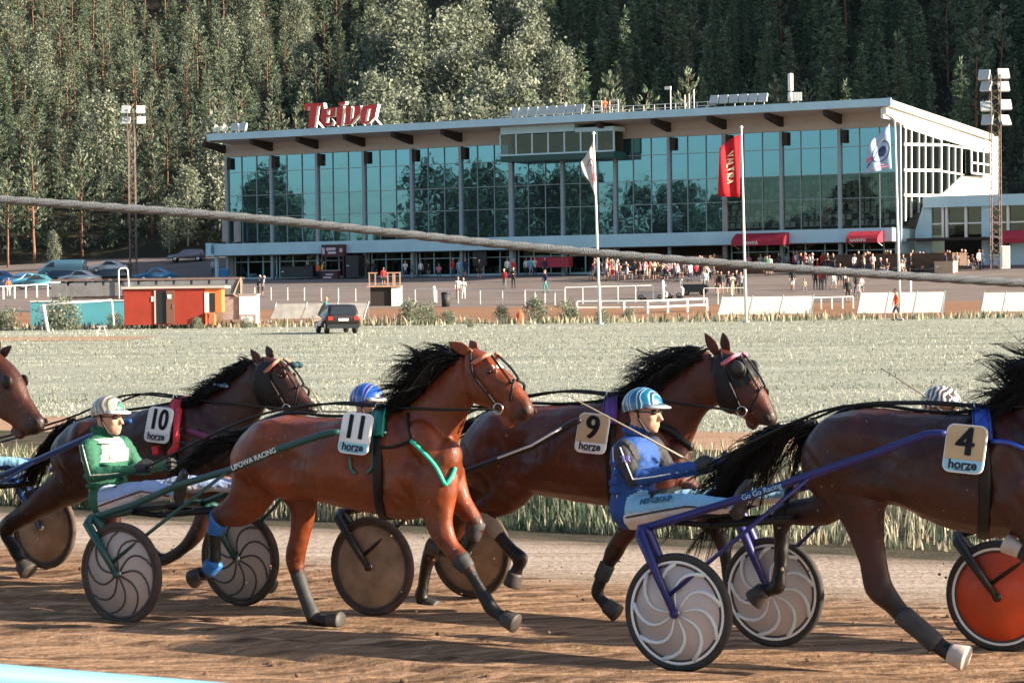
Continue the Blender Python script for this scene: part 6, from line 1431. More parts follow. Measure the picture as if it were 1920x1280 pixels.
# breast strap of number 11
def breast(T, h, pts, m, name='breast_strap', r=.014):
    root, off, rows = h[:3]; strap(root, off, name, [(surf(T, h, x, y, r) or T.P(x, y, l)) for x, y, l in pts], r, m)
breast(T11, h11, [(772, 826, -.235), (795, 848, -.225), (818, 875, -.19), (833, 905, -.10), (838, 906, -.02)], M_mint)
breast(T11, h11, [(838, 906, -.02), (846, 893, .06), (853, 875, .13)], M_mint)
breast(T11, h11, [(703, 838, -.32), (735, 838, -.29), (772, 826, -.245)], M_leather, 'breast_strap_end', .010)
breast(T11, h11, [(765, 775, -.17), (766, 800, -.22), (772, 826, -.24)], M_leather, 'neck_strap', .009)
breast(T9, h9, [(1170, 800, -.31), (1240, 802, -.24), (1280, 830, -.16), (1296, 840, -.04)], M_leather, 'breast_strap', .026)
breast(T9, h9, [(1244, 800, -.25), (1281, 822, -.185), (1298, 836, -.08)], M_white, 'strap_edge', .006)
breast(T4, h4, [(1860, 828, -.315), (1890, 830, -.31), (1925, 842, -.27), (1985, 860, -.2)], M_padb, 'breast_strap', .014)
breast(T11, h11, [(702, 800, -.3), (700, 830, -.33), (700, 872, -.33), (688, 886, -.33)], M_padg, 'girth_loop', .010)
breast(T11, h11, [(656, 856, -.33), (658, 878, -.33), (668, 888, -.33)], M_padg, 'girth_loop', .010)
breast(T11, h11, [(692, 811, -.33), (712, 810, -.33), (724, 811, -.33)], M_white, 'shaft_strap', .007)
# blinkers, hood, goggles
def part_ball(T, h, name, px, py, l, d, m, rot=0):
    root, off, rows = h[:3]
    for sg in (-1, 1):
        s, z = T.pk(px, py, -abs(l)); mb = MB(); mb.ball((s, sg * abs(l), z), d, 16, 10, Matrix.Rotation(rot, 3, 'Y')); mb.build(name, m, root, off, True)
part_ball(T9, h9, 'blinker', 1384, 694, .10, (.062, .02, .055), M_leather, .6)
part_ball(T9, h9, 'blinker_cup', 1384, 688, .113, (.045, .018, .042), M_lgrey, .6)
part_ball(TA, hA, 'blinker', 12, 716, .09, (.05, .02, .05), M_leather, .6)
part_ball(T10, h10, 'ear_plug', 551, 684, .03, (.04, .03, .025), mat('dark_teal_fleece', (.015, .05, .06), .9), .2)
# hoods: cloth lying on part of the head
def inpoly(x, z, P):
    c = False
    for (x0, z0), (x1, z1) in zip(P, P[1:] + P[:1]):
        if (z0 > z) != (z1 > z) and x < (x1 - x0) * (z - z0) / (z1 - z0) + x0: c = not c
    return c
def hood(T, h, name, poly, m, lift=.007):
    root, off, rows = h[:3]; P = [T.pk(x, y, -.06) for x, y in poly]; bo = h[4].data; bm = bmesh.new(); bm.from_mesh(bo); bm.normal_update()
    kill = [f for f in bm.faces if not inpoly(f.calc_center_median().x + off[0], f.calc_center_median().z + off[2], P)]
    bmesh.ops.delete(bm, geom=kill, context='FACES'); bm.normal_update()
    for v in bm.verts: v.co += v.normal * lift
    me = bpy.data.meshes.new(name); bm.to_mesh(me); bm.free(); me.materials.clear(); me.materials.append(m); me.polygons.foreach_set('use_smooth', [True] * len(me.polygons)); return link(name, me, root)
hood(T11, h11, 'star_marking', [(922, 668), (931, 674), (936, 690), (929, 690), (922, 680)], mat('white_hair', (.6, .56, .5), .8), .002)
hood(T10, h10, 'hood', [(484, 690), (497, 678), (514, 686), (512, 715), (528, 764), (512, 774), (490, 768), (477, 735)], M_leather)
hood(T9, h9, 'hood', [(1338, 676), (1352, 664), (1392, 668), (1412, 700), (1404, 722), (1378, 728), (1388, 765), (1370, 776), (1350, 770), (1346, 740)], M_leather)
# neck strap with rings on 10 (red/purple chest)
breast(T10, h10, [(330, 800, -.30), (380, 815, -.28), (430, 830, -.2), (458, 840, -.08)], mat('plum_strap', (.16, .03, .10), .6), 'breast_strap', .022)
strap(h10[0], h10[1], 'red_strap', [T10.P(336, 768, -.20), T10.P(331, 800, -.315), T10.P(329, 835, -.325), T10.P(318, 850, -.32)], .026, M_padr)
strap(h10[0], h10[1], 'red_strap', [T10.P(291, 836, -.325), T10.P(293, 852, -.32)], .03, M_padr)
strap(h10[0], h10[1], 'mane_ring', [T10.P(388, 712, -.06), T10.P(403, 720, -.1), T10.P(426, 724, -.1), T10.P(410, 715, -.06)], .012, mat('pale_blue_ring', (.2, .35, .5), .4))
# leg boots
def boot(T, h, S, leg, i0, i1, m, name='leg_boot', grow=.008):
    root, off, rows = h[:3]; mb = MB(); st = S['legs'][leg]; rr = []
    for a in st[i0:i1 + 1]: rr.append((a[0], a[1], a[2], a[3], a[4], a[5] + grow, a[6] + grow))
    loft(mb, rr, 2.0); mb.build(name, m, root, off, True)
M_bblue = mat('bright_blue_boot', (.02, .14, .42), .5)
boot(T11, h11, S11, 0, 3, 4, M_bblue, grow=.006); boot(T11, h11, S11, 0, 6, 7, M_bblue, grow=.012)
boot(T11, h11, S11, 1, 4, 7, M_lgrey, grow=.004); boot(T11, h11, S11, 2, 5, 6, M_lgrey, grow=.004); boot(T11, h11, S11, 3, 3, 4, M_lgrey, grow=.005)
boot(T4, h4, S4, 0, 6, 8, M_lgrey, grow=.006); boot(T9, h9, S9, 0, 4, 6, mat('tan_boot', (.26, .2, .15), .8, var=.3, vscale=10), grow=.006)
boot(T9, h9, S9, 2, 5, 6, M_lgrey); None
# ================= between the track and the stands =================
def gpt(px, py, Y):
    p = at(px, py, Y); return Vector((p.x, Y, gz(p.x, Y)))
def top_h(px, py, b): return at(px, py, b.y).z - b.z
def cloth_trans(name, c, f):
    m = mat(name, c, .8); t = m.node_tree; b = t.nodes['Principled BSDF']; tr = nd(t, 'ShaderNodeBsdfTranslucent'); tr.inputs['Color'].default_value = (*c, 1); mx = nd(t, 'ShaderNodeMixShader'); mx.inputs[0].default_value = f
    t.links.new(b.outputs[0], mx.inputs[1]); t.links.new(tr.outputs[0], mx.inputs[2]); t.links.new(mx.outputs[0], t.nodes['Material Output'].inputs['Surface']); return m
# ---- flagpoles ----
def flagpole(px0, py0, px1, py1, Y, label):
    b = gpt(px0, py0, Y); t = at(px1, py1, Y); o = thing('flagpole', label, 'flagpole', b, 0, 'white flagpoles'); d = t - b
    mb = MB(); mb.tube([(0, 0, 0), d * .5, d], [.085, .07, .045], 10); mb.build('pole', M_wpaint, o, None, True); mb = MB(); mb.ball(d + Vector((0, 0, .06)), .1); mb.build('finial', M_wpaint, o, None, True)
    mb = MB(); mb.lathe([(0, 0), (.2, 0), (.2, .12), (0, .12)], (0, 0, -.02), (0, 0, 1), 12); mb.build('base', M_alu, o); return o, b
def flag(name, label, Y, cols, m, dec=(), amp=.12, seed=0):
    """cloth hung from a pole: columns of (x_top, y_top, x_bottom, y_bottom) in picture terms from hoist to fly, folded in depth"""
    n, rws = len(cols) - 1, 10; G = []; o0 = at(cols[0][0], cols[0][1], Y); sub = 5
    C = []
    for i in range(n):
        for j in range(sub):
            f = j / sub; C.append([a + (b - a) * f for a, b in zip(cols[i], cols[i+1])])
    C.append(list(cols[-1])); nc = len(C)
    def pt(u, v, off=0):
        i = min(int(u * (nc - 1)), nc - 2); f = u * (nc - 1) - i; c = [a + (b - a) * f for a, b in zip(C[i], C[i+1])]
        x, y = c[0] + (c[2] - c[0]) * v, c[1] + (c[3] - c[1]) * v; y_ = Y + amp * math.sin(u * 9 + v * 2.2 + seed) * min(1, u * 3) - off; p = at(x, y, Y) ; p.y = y_; return p - o0
    V = [pt(i / (nc - 1), r_ / rws) for r_ in range(rws + 1) for i in range(nc)]; V += [v + Vector((0, .012, 0)) for v in V]; N = (rws + 1) * nc
    Fc = [(r_*nc + i, r_*nc + i + 1, (r_+1)*nc + i + 1, (r_+1)*nc + i) for r_ in range(rws) for i in range(nc - 1)]
    edge = [i for i in range(nc)] + [r_*nc + nc - 1 for r_ in range(1, rws + 1)] + [rws*nc + i for i in range(nc - 2, -1, -1)] + [r_*nc for r_ in range(rws - 1, 0, -1)]
    Fc2 = Fc + [tuple(i + N for i in f[::-1]) for f in Fc] + [(edge[i], edge[(i+1) % len(edge)], edge[(i+1) % len(edge)] + N, edge[i] + N) for i in range(len(edge))]
    mb = MB(); mb.add(V, Fc2); o = mb.build(name, m, None, None, True); o.location = o0; tag(o, label, 'flag')
    for nm, polys, mm, off in dec:
        mb = MB()
        for poly in polys:
            mb.add([pt(u, v, off) for u, v in poly], [(i, i + 1, i + 3, i + 2) for i in range(0, len(poly) - 2, 2)])
        mb.build(nm, mm, o, None, False, False)
    return o
STV = .4
def stroke(pts, w):
    """a brush line on a flag as a strip of (u, v) pairs"""
    out = []
    for i, (u, v) in enumerate(pts):
        a, b = pts[max(0, i-1)], pts[min(len(pts)-1, i+1)]; dx, dy = b[0]-a[0], b[1]-a[1]; L = math.hypot(dx, dy) or 1; out += [(u - dy/L*w, v + dx/L*w*STV), (u + dy/L*w, v - dx/L*w*STV)]
    return out
def arc(cu, cv, ru, rv, a0, a1, w, n=20): return stroke([(cu + ru * math.cos(R(a0 + (a1 - a0) * i / n)), cv + rv * math.sin(R(a0 + (a1 - a0) * i / n))) for i in range(n + 1)], w)
def fillc(cu, cv, ru, rv, n=14): return [q for i in range(n + 1) for q in ((cu - ru * math.cos(math.pi * (i / n - .5)), cv + rv * math.sin(math.pi * (i / n - .5))), (cu + ru * math.cos(math.pi * (i / n - .5)), cv + rv * math.sin(math.pi * (i / n - .5))))]
flagpole(1125, 608, 1113, 252, 137, 'leftmost white flagpole, with the drooping white flag')
flagpole(1399, 606, 1390, 241, 137, 'middle white flagpole, with the red flag')
flagpole(1688, 602, 1678, 229, 138, 'rightmost white flagpole, with the white flag tinted with blue shade')
M_fw = cloth_trans('flag_white', (.62, .60, .60), .45); M_fr = cloth_trans('flag_red', (.62, .02, .035), .45); M_fb = cloth_trans('flag_blue_shade', (.46, .58, .74), .45); M_navy = mat('flag_navy', (.015, .035, .11), .8); M_fpink = mat('flag_pink_red', (.62, .1, .16), .8); M_fcream = mat('flag_cream', (.70, .62, .42), .8)  # rightmost flag is white cloth; its blue shade is put into the colour
flag('flag', 'white flag with a dark and red emblem drooping from the leftmost pole', 136.85, [(1113, 262, 1116, 372), (1106, 278, 1113, 360), (1098, 292, 1106, 342), (1088, 305, 1091, 323)], M_fw,
  [('emblem', [arc(.38, .55, .3, .3, 100, 330, .035), arc(.36, .55, .16, .18, 80, 300, .03)], mat('flag_plum', (.10, .03, .06), .8), .02), ('emblem_red', [[(.0, .55), (.0, .72), (.2, .6), (.18, .74)]], M_fr, .02)], .10, 1)
flag('flag', 'red flag with cream letters running down it on the middle pole', 136.85, [(1388, 252, 1387, 370), (1376, 257, 1376, 369), (1362, 266, 1363, 369), (1349, 278, 1346, 368)], M_fr,
  [('lettering', [stroke(L, .038) for L in (
    [(.36, .30), (.62, .27), (.36, .23)],
    [(.62, .39), (.36, .36), (.62, .33)], [(.50, .345), (.50, .375)],
    [(.36, .42), (.64, .42), (.64, .47)],
    [(.36, .52), (.64, .52)], [(.36, .49), (.36, .56)],
    [(.64, .60), (.36, .60), (.36, .65), (.48, .66), (.48, .61), (.64, .66)],
    [(.64, .76), (.36, .73), (.64, .69)], [(.50, .71), (.50, .75)])], M_fcream, .022)], .10, 2)
flag('flag', 'white flag tinted with blue shade, with a dark ring emblem on the rightmost pole', 137.85, [(1668, 232, 1672, 317), (1655, 245, 1655, 319), (1640, 258, 1640, 322), (1627, 272, 1622, 326)], M_fb,
  [('emblem_ring', [arc(.42, .52, .36, .25, 0, 360, .028, 30), stroke([(.55, .45), (.7, .6), (.92, .72)], .03), stroke([(.6, .62), (.8, .66), (.95, .82)], .028)], M_navy, .025), ('emblem_dot', [fillc(.36, .52, .16, .13)], M_navy, .025),
   ('emblem_red', [[(.80, .52), (.80, .62), (.98, .50), (.98, .64)], stroke([(.25, .86), (.6, .84)], .02), stroke([(.15, .92), (.72, .90)], .02)], M_fpink, .025), ('emblem_white', [stroke([(.15, .2), (.55, .3), (.75, .5)], .05), stroke([(.62, .95), (.95, .9)], .06)], M_fw, .022)], .14, 3)
# ---- white banner boards, rails ----
M_ban = cloth_trans('white_banner', (.86, .85, .82), .5)
def banner(px0, px1, py0, py1, dpy, Y, label, n=3, m=None):
    a, b = gpt(px0, py1, Y), gpt(px1, py1 + dpy, Y + 0); o = thing('banner_board', label, 'banner', a, 0, 'banner boards along the inner rail'); h = top_h(px0, py0, a); w = b.x - a.x
    for i in range(n):
        x0, x1 = w * i / n + .03, w * (i + 1) / n - .03; f = lambda x, t: (x + .35 * t, .5 * t, .25 + (h - .25) * t + (b.z - a.z) * x / w)
        mb = MB(); P = [f(x0, 0), f(x1, 0), f(x1, 1), f(x0, 1)]; mb.add(P, [(0, 1, 2, 3)]); mb.build('panel', m or M_ban, o)
    for i in range(n + 1):
        x = w * i / n; mb = MB(); mb.tube([(x, -.02, -.1), (x + .17, .28, h * .5), (x + .38, .53, h + .08)], .035, 6); mb.tube([(x + .3, .9, -.1), (x + .36, .55, h)], .025, 5); mb.build('post', M_alu, o)
    return o
banner(1345, 1517, 557, 588, -7, 148, 'white banner board under the red flag, leftmost of three', 3)
banner(1606, 1764, 549, 585, -6, 147, 'white banner board behind the rightmost flagpole')
banner(1838, 1960, 549, 584, -3, 147, 'white banner board at the right edge')
banner(506, 680, 570, 596, -3, 150, 'translucent grey banner board behind the parked black car', 3, mat('grey_mesh', (.28, .27, .25), .8, var=.2, vscale=2))
def rail(name, label, cat, pts, h, m, n, thick=.05, mid=False, group=None, Ys=None):
    P = [on_ground(x, y) if Ys is None else gpt(x, y, Ys[i]) for i, (x, y) in enumerate(pts)]; o = thing(name, label, cat, P[0], 0, group); Q = [p - P[0] for p in P]
    for j, hh in enumerate((h, h * .5) if mid else (h,)):
        mb = MB(); mb.tube([q + Vector((0, 0, hh)) for q in Q], thick, 6); mb.build('rail', m, o)
    tot = len(Q) - 1
    for i in range(n + 1):
        f = i / n * tot; k = min(int(f), tot - 1); q = Q[k].lerp(Q[k+1], f - k); mb = MB(); mb.box(q + Vector((0, 0, h / 2 - .1)), (thick * 2.2, thick * 2.2, h + .1)); mb.build('post', m, o)
    return o
rail('white_rail', 'thin white rail before the dark apron, left half', 'fence', [(478, 562), (700, 566), (985, 572)], 1.1, M_wpaint, 14, .03, group='white rails')
rail('white_rail', 'white rail on posts before the sunlit apron, left of the leftmost flagpole', 'fence', [(985, 571), (1060, 572)], 1.1, M_wpaint, 4, .045, group='white rails')
rail('white_rail', 'white pipe rail just behind the leftmost flagpole', 'fence', [(1060, 570), (1225, 566)], 1.25, M_wpaint, 5, .035)
rail('board_fence', 'double white board fence under weeds right of the leftmost flagpole', 'fence', [(1082, 589), (1215, 588), (1326, 583)], .85, M_wpaint, 6, .065, True)
rail('white_rail', 'white rail with posts between the two left banner boards', 'fence', [(1320, 571), (1400, 570)], 1.2, M_wpaint, 3, .03)
0 and rail('white_rail', 'low pale rail along the far track, between the car and the weeds', 'fence', [(700, 590), (890, 590)], .7, M_wpaint, 6, .05, True)
rail('white_rail', 'white rail far left behind the person in the orange vest', 'fence', [(-15, 562), (90, 556)], 1.1, M_wpaint, 5, .05)
rail('white_rail', 'low rail on dark posts between the two right banner boards', 'fence', [(1520, 580), (1600, 578)], .8, M_wpaint, 4, .04)
0 and rail('white_rail', 'low rail with posts left of the banner board at the right edge', 'fence', [(1766, 580), (1835, 578)], .8, M_wpaint, 4, .04)
for px, py, t, lb in ((814, 568, 538, 'thick white bollard post before the apron, left of the two people in white'), (1243, 566, 527, 'white post beside the dark carts in the middle'), (1707, 562, 527, 'white post right of the rightmost flagpole')):
    b = on_ground(px, py); o = thing('bollard', lb, 'post', b); mb = MB(); mb.lathe([(0, 0), (.11, 0), (.11, top_h(px, t, b)), (.06, top_h(px, t, b) + .08), (0, top_h(px, t, b) + .08)], (0, 0, 0), (0, 0, 1), 12); mb.build('post', M_wpaint, o, None, True); mb = MB(); mb.box((0, 0, .03), (.4, .4, .08)); mb.build('foot', M_conc, o)
# ---- cars ----
M_tyre2 = mat('car_tyre', (.02, .02, .02), .85); M_glassd = mat('car_glass', (.02, .025, .03), .08, coat=.5); M_lred = mat('tail_light', (.35, .02, .02), .3); M_plate = mat('number_plate', (.7, .7, .7), .5)
def car(label, b, rz, L, W, H, col, kind='sedan', rear=False):
    o = thing('parked_car' if kind != 'van' else 'parked_van', label, 'car' if kind != 'van' else 'van', b, rz, 'parked vehicles')
    paint_ = mat('car_paint_%02d%02d%02d' % tuple(int(99 * c) for c in col), col, .3, .2, coat=.8); hl = L / 2
    gh = .28 * H if kind == 'suv' else .2 * H
    if kind == 'van': body = [(-hl, .3), (-hl, H * .93), (-hl + .15, H), (hl * .38, H), (hl * .52, H * .93), (hl * .78, H * .58), (hl * .98, H * .47), (hl, .35)]; roofq = [(hl * .30, H * .92), (hl * .47, H * .90), (hl * .70, H * .58), (hl * .30, H * .58)]
    elif kind == 'sedan': body = [(-hl, .35), (-hl, H * .58), (-hl * .72, H * .64), (-hl * .42, H * .95), (-hl * .2, H), (hl * .15, H), (hl * .45, H * .66), (hl * .9, H * .56), (hl, H * .45), (hl, .3)]; roofq = [(-hl * .58, H * .66), (-hl * .38, H * .92), (hl * .13, H * .95), (hl * .36, H * .66)]
    else: body = [(-hl, .38), (-hl, H * .62), (-hl * .86, H * .95), (-hl * .7, H), (hl * .12, H), (hl * .45, H * .64), (hl * .92, H * .56), (hl, H * .42), (hl, .35)]; roofq = [(-hl * .8, H * .65), (-hl * .74, H * .92), (hl * .1, H * .95), (hl * .37, H * .65)]
    mb = MB(); rg = []
    for y, s in ((-W/2, .93), (-W/2 * .97, .985), (-W * .3, 1), (W * .3, 1), (W/2 * .97, .985), (W/2, .93)):
        rg.append([(x * (1 if z < H * .66 else s), y * (1 if z < H * .66 else .86), .1 + (z - .1) * (s if z > H * .66 else 1)) for x, z in body])
    mb.rings(rg); mb.build('body', paint_, o, None, True)
    for sg in (-1, 1):
        mb = MB(); P = [(x, sg * (W/2 * .955 if z < H * .7 else W/2 * .84) + sg * .015, z) for x, z in roofq]; mb.prism(P, (0, -sg * .05, 0)); mb.build('side_window', M_glassd, o)
        for fx in (-.62, .62):
            mb = MB(); mb.lathe([(.05, -.1), (.30, -.1), (.33, -.06), (.33, .06), (.30, .1), (.05, .1)], (hl * fx, sg * (W/2 - .10), .33), (0, 1, 0), 20); w = mb.build('wheel', M_tyre2, o, None, True); mb = MB(); mb.lathe([(.02, .09 * sg), (.05, .115 * sg), (.2, .105 * sg), (.21, .09 * sg)], (hl * fx, sg * (W/2 - .10), .33), (0, 1, 0), 14); mb.build('rim', M_metal, w, None, True)
    if kind != 'van':
        x0, x1 = (-hl * .985, -hl * .875) if kind == 'suv' else (-hl * .70, -hl * .44)
        z0, z1 = (H * .66, H * .91); mb = MB(); mb.prism([(x0 - .03, -W * .40, z0), (x0 - .03, W * .40, z0), (x1 - .03, W * .34, z1), (x1 - .03, -W * .34, z1)], (.03, 0, .02)); mb.build('rear_window', M_glassd, o)
    fx = hl * .44 if kind != 'van' else hl * .66; mb = MB(); mb.prism([(fx + .04, -W * .38, H * .68), (fx + .04, W * .38, H * .68), (fx - hl * .26, W * .33, H * .94), (fx - hl * .26, -W * .33, H * .94)], (-.03, 0, -.02)); mb.build('windscreen', M_glassd, o)
    for sg in (-1, 1):
        mb = MB(); mb.box((-hl - .005, sg * W * .40, H * .53), (.06, W * .14, H * .13)); mb.build('tail_light', M_lred, o)
        mb = MB(); mb.box((hl * .975, sg * W * .36, H * .46), (.12, W * .18, H * .08)); mb.build('headlight', M_visg, o)
    mb = MB(); mb.box((-hl - .02, 0, H * .48), (.03, .5, .12)); mb.build('number_plate', M_plate, o)
    mb = MB(); mb.box((-hl + .02, 0, .38), (.14, W * .96, .22)); mb.build('rear_bumper', M_glassd, o); mb = MB(); mb.box((hl - .02, 0, .36), (.14, W * .96, .2)); mb.build('front_bumper', paint_, o)
    return o
b = gpt(631, 619, 119); car('black estate car parked on the grass, seen from behind with a person at its door', b, R(90 + 14), 4.1, 1.62, 1.46, (.025, .016, .014), 'suv')
b = gpt(118, 517, 268); car('pale blue van parked before the pines', (b.x, b.y, b.z), R(180 - 3), 5.2, 1.95, 1.95, (.30, .52, .60), 'van')
b = gpt(207, 516, 268); car('white sedan parked right of the pale blue van', b, R(180), 4.7, 1.8, 1.42, (.62, .62, .60))
b = gpt(351, 503, 274); car('grey hatchback parked alone near the left end of the grandstand', b, R(182), 4.3, 1.75, 1.45, (.20, .18, .19), 'suv')
for px, py, Y, c, lb, rz in ((290, 528, 247, (.03, .18, .36), 'bright blue car parked below the white sedan', 200), (150, 533, 247, (.5, .52, .54), 'white car below the pale blue van, front half hidden', 185), (105, 530, 250, (.02, .035, .07), 'dark navy car between the white and the blue parked cars', 180), (45, 541, 240, (.02, .17, .36), 'bright blue car near the left edge', 230), (70, 551, 232, (.08, .27, .32), 'teal car near the left edge, below the bright blue one', 185), (-4, 522, 258, (.02, .13, .3), 'blue car cut by the left edge', 190), (200, 533, 250, (.04, .05, .06), 'dark car between the white car and the bright blue car', 182)):
    b = gpt(px, py, Y); car(lb, b, R(rz), 4.4, 1.78, 1.45, c, 'sedan' if px not in (105, 200) else 'suv')
# ---- orange cabin, white shed, goal, blue boards ----
M_or = mat('orange_boards', (.30, .028, .012), .75, var=.12, vscale=1.5); M_or2 = mat('lit_orange_paint', (.62, .16, .04), .7)  # one orange: walls carry the shaded tone, the bay the sunlit one
b = gpt(233, 614, 140); w = gpt(385, 612, 140).x - b.x; h = top_h(233, 542, b); o = thing('orange_cabin', 'orange wooden cabin with an open dark door', 'cabin', b)
mb = MB(); mb.box2((0, 0, .25), (w, 2.6, h)); mb.build('walls', M_or, o); mb = MB(); mb.box2((-.12, -.12, h + .003), (w + 1.2, 2.75, h + .14)); mb.build('roof', M_offw, o)
x0 = gpt(293, 600, 140).x - b.x; x1 = gpt(312, 600, 140).x - b.x; x2 = gpt(328, 600, 140).x - b.x
mb = MB(); mb.box2((x0, -.03, .3), (x1, -.004, h - .12)); mb.build('doorway', M_black, o); mb = MB(); mb.box2((x1 + .02, -.1, .3), (x2, -.05, h - .12)); d = mb.build('door', mat('door_brown', (.16, .07, .045), .7), o); mb = MB(); mb.box2((x2 - .12, -.13, 1.2), (x2 - .08, -.105, 1.45)); mb.build('handle', M_metal, d)
mb = MB(); mb.box2((x0 - .1, -.05, .3), (x0 - .01, -.005, h - .1)); mb.build('door_frame', M_offw, o)
mb = MB(); mb.box2((x0 - .28, -.035, h - .75), (x0 - .12, -.005, h - .45)); mb.box2((x1 + .1, -.125, h - .6), (x1 + .32, -.102, h - .35)); mb.build('paper_notice', M_white, o)
x3 = gpt(416, 612, 140).x - b.x
mb = MB(); mb.box2((w + .004, .02, .95), (x3, 1.6, h)); mb.build('window_bay', M_or2, o); mb = MB(); a0 = gpt(393, 600, 140).x - b.x; a1 = gpt(404, 600, 140).x - b.x; mb.box2((a0, -.02, h - 1.45), (a1, .015, h - .3)); mb.build('bay_window', M_glassd, o); mb = MB(); mb.box2((a0 - .28, -.03, h - 1.5), (a0 - .02, .015, h - .25)); mb.build('window_shutter', M_white, o)
mb = MB(); mb.box2((w + .05, -.3, .2), (w + .14, .5, .94)); mb.box2((w + .15, -.3, .86), (x3 - .4, .5, .94)); mb.box2((x3 - .49, -.3, .2), (x3 - .4, .5, .85)); mb.build('bench', M_or2, o)
mb = MB(); [mb.tube([(x, .3, -.1), (x, .3, .25)], .08, 6) for x in (.3, w / 2, w - .3)]; mb.build('footing', M_conc, o)
b = gpt(416, 607, 143); o = thing('white_shed', 'small white shed right of the orange cabin', 'shed', b); x1 = gpt(449, 607, 143).x - b.x; x2 = gpt(482, 606, 143).x - b.x; h = top_h(450, 553, b)
mb = MB(); mb.box2((x1, 0, .2), (x2, 1.6, h)); mb.build('wall', M_wpaint, o); mb = MB(); mb.box2((0, .1, .45), (x1 - .02, 1.5, h - .1)); mb.build('slatted_side', mat('grey_slats', (.34, .27, .24), .8, var=.2, vscale=6), o); mb = MB(); mb.box2((x1 - .05, -.06, h + .003), (x2 + .06, 1.7, h + .07)); mb.build('roof', M_conc, o)
mb = MB(); [mb.box2((x1 + .06 + (x2 - x1 - .2) * i, -.03, .25), (x1 + .14 + (x2 - x1 - .2) * i, -.004, h * .35)) for i in (0, 1)]; mb.box2((x1 + .06, -.03, h * .35 + .003), (x2 - .06, -.004, h * .35 + .07)); mb.build('lattice', M_conc, o)
b = gpt(58, 612, 149); o = thing('board_wall', 'low turquoise board wall behind the goal frame', 'wall', b); x2 = gpt(240, 608, 149).x - b.x; h = top_h(60, 566, b); mb = MB(); mb.box2((0, 0, -.1), (x2, .1, h)); mb.build('boards', mat('turquoise_boards', (.07, .30, .36), .7, var=.12, vscale=.6), o); mb = MB(); mb.box2((-.02, -.05, h + .003), (x2, .15, h + .07)); mb.build('cap', M_wpaint, o)
b = gpt(85, 622, 133); o = thing('goal_frame', 'white football goal frame in the weeds on the left', 'goal', b); x2 = gpt(208, 610, 133).x - b.x; h = top_h(83, 567, b)
mb = MB(); mb.tube([(.15, 0, 0), (-.1, 0, h * .93)], .10, 8); mb.build('post', M_wpaint, o, None, True); mb = MB(); mb.tube([(x2, 1, .3), (x2 - .1, 1, h * 1.05)], .05, 8); mb.build('post', M_wpaint, o, None, True); mb = MB(); mb.tube([(-.1, 0, h * .93), (x2 - .1, 1, h * 1.05)], .05, 8); mb.build('crossbar', M_wpaint, o, None, True)
b = gpt(191, 625, 118); o = thing('trestle', 'small pale trestle standing on the sandy path', 'trestle', b); mb = MB(); mb.box((0, 0, .5), (.5, .06, .06)); mb.build('beam', M_offw, o)
for s in (-1, 1): mb = MB(); mb.tube([(s * .1, 0, .5), (s * .24, .1, 0)], .03, 5); mb.tube([(s * .1, 0, .5), (s * .24, -.15, 0)], .03, 5); mb.build('leg', M_offw, o)
# folded starting gate: padded panels on a frame
b = gpt(95, 562, 176); e = gpt(458, 556, 176); o = thing('starting_gate', 'long folded starting gate with a row of grey padded panels', 'starting gate', b); w = e.x - b.x; h = top_h(95, 528, b)
for i in range(11):
    x0, x1 = w * i / 11 + .1, w * (i + 1) / 11 - .1; mb = MB(); z0 = h * .48 + .12 * i / 11
    mb.rings([[(x0 + .05, y, z0), (x1 - .05, y, z0), (x1, y, z0 + .1), (x1, y, z0 + h * .42), (x1 - .05, y, z0 + h * .46), (x0 + .05, y, z0 + h * .46), (x0, y, z0 + h * .42), (x0, y, z0 + .1)] for y in (-.06, .06)]); mb.build('padded_panel', mat('grey_padding', (.16, .17, .18), .7, var=.2, vscale=1), o)
mb = MB(); mb.box2((0, .08, h * .42), (w, .2, h * .5)); mb.box2((0, .08, h * .95 + .12), (w, .18, h + .17)); mb.build('frame', M_rust, o)
for i in range(8): mb = MB(); x = w * i / 7; mb.tube([(x, .14, 0), (x, .14, h * .45)], .05, 5); mb.build('leg', M_rust, o)
mb = MB(); mb.box2((0, .25, .1), (w, .5, h * .40)); mb.build('dark_skirt', mat('dark_tarpaulin', (.03, .035, .04), .8), o)
xa = gpt(224, 556, 176).x - b.x; xb = gpt(241, 556, 176).x - b.x; mb = MB(); za = top_h(225, 503, b); mb.tube([(xa, -.2, h * .4), (xa, -.2, za - .15), (xa + .15, -.2, za), (xb - .1, -.2, za), (xb, -.2, za - .15), (xb + .1, -.2, h * .4)], .055, 8); mb.build('hoop', M_wpaint, o, None, True)
xa = gpt(452, 556, 176).x - b.x; xb = gpt(438, 556, 176).x - b.x; mb = MB(); za = top_h(452, 520, b); mb.tube([(xa, -.1, h * .3), (xa, -.1, za)], .06, 5); mb.tube([(xb, -.1, h * .5), (xa, -.1, za)], .06, 5); mb.tube([(xb, -.1, h * .5), (xa, -.1, h * .35)], .06, 5); mb.build('end_brace', mat('raw_timber', (.42, .28, .18), .8), o)
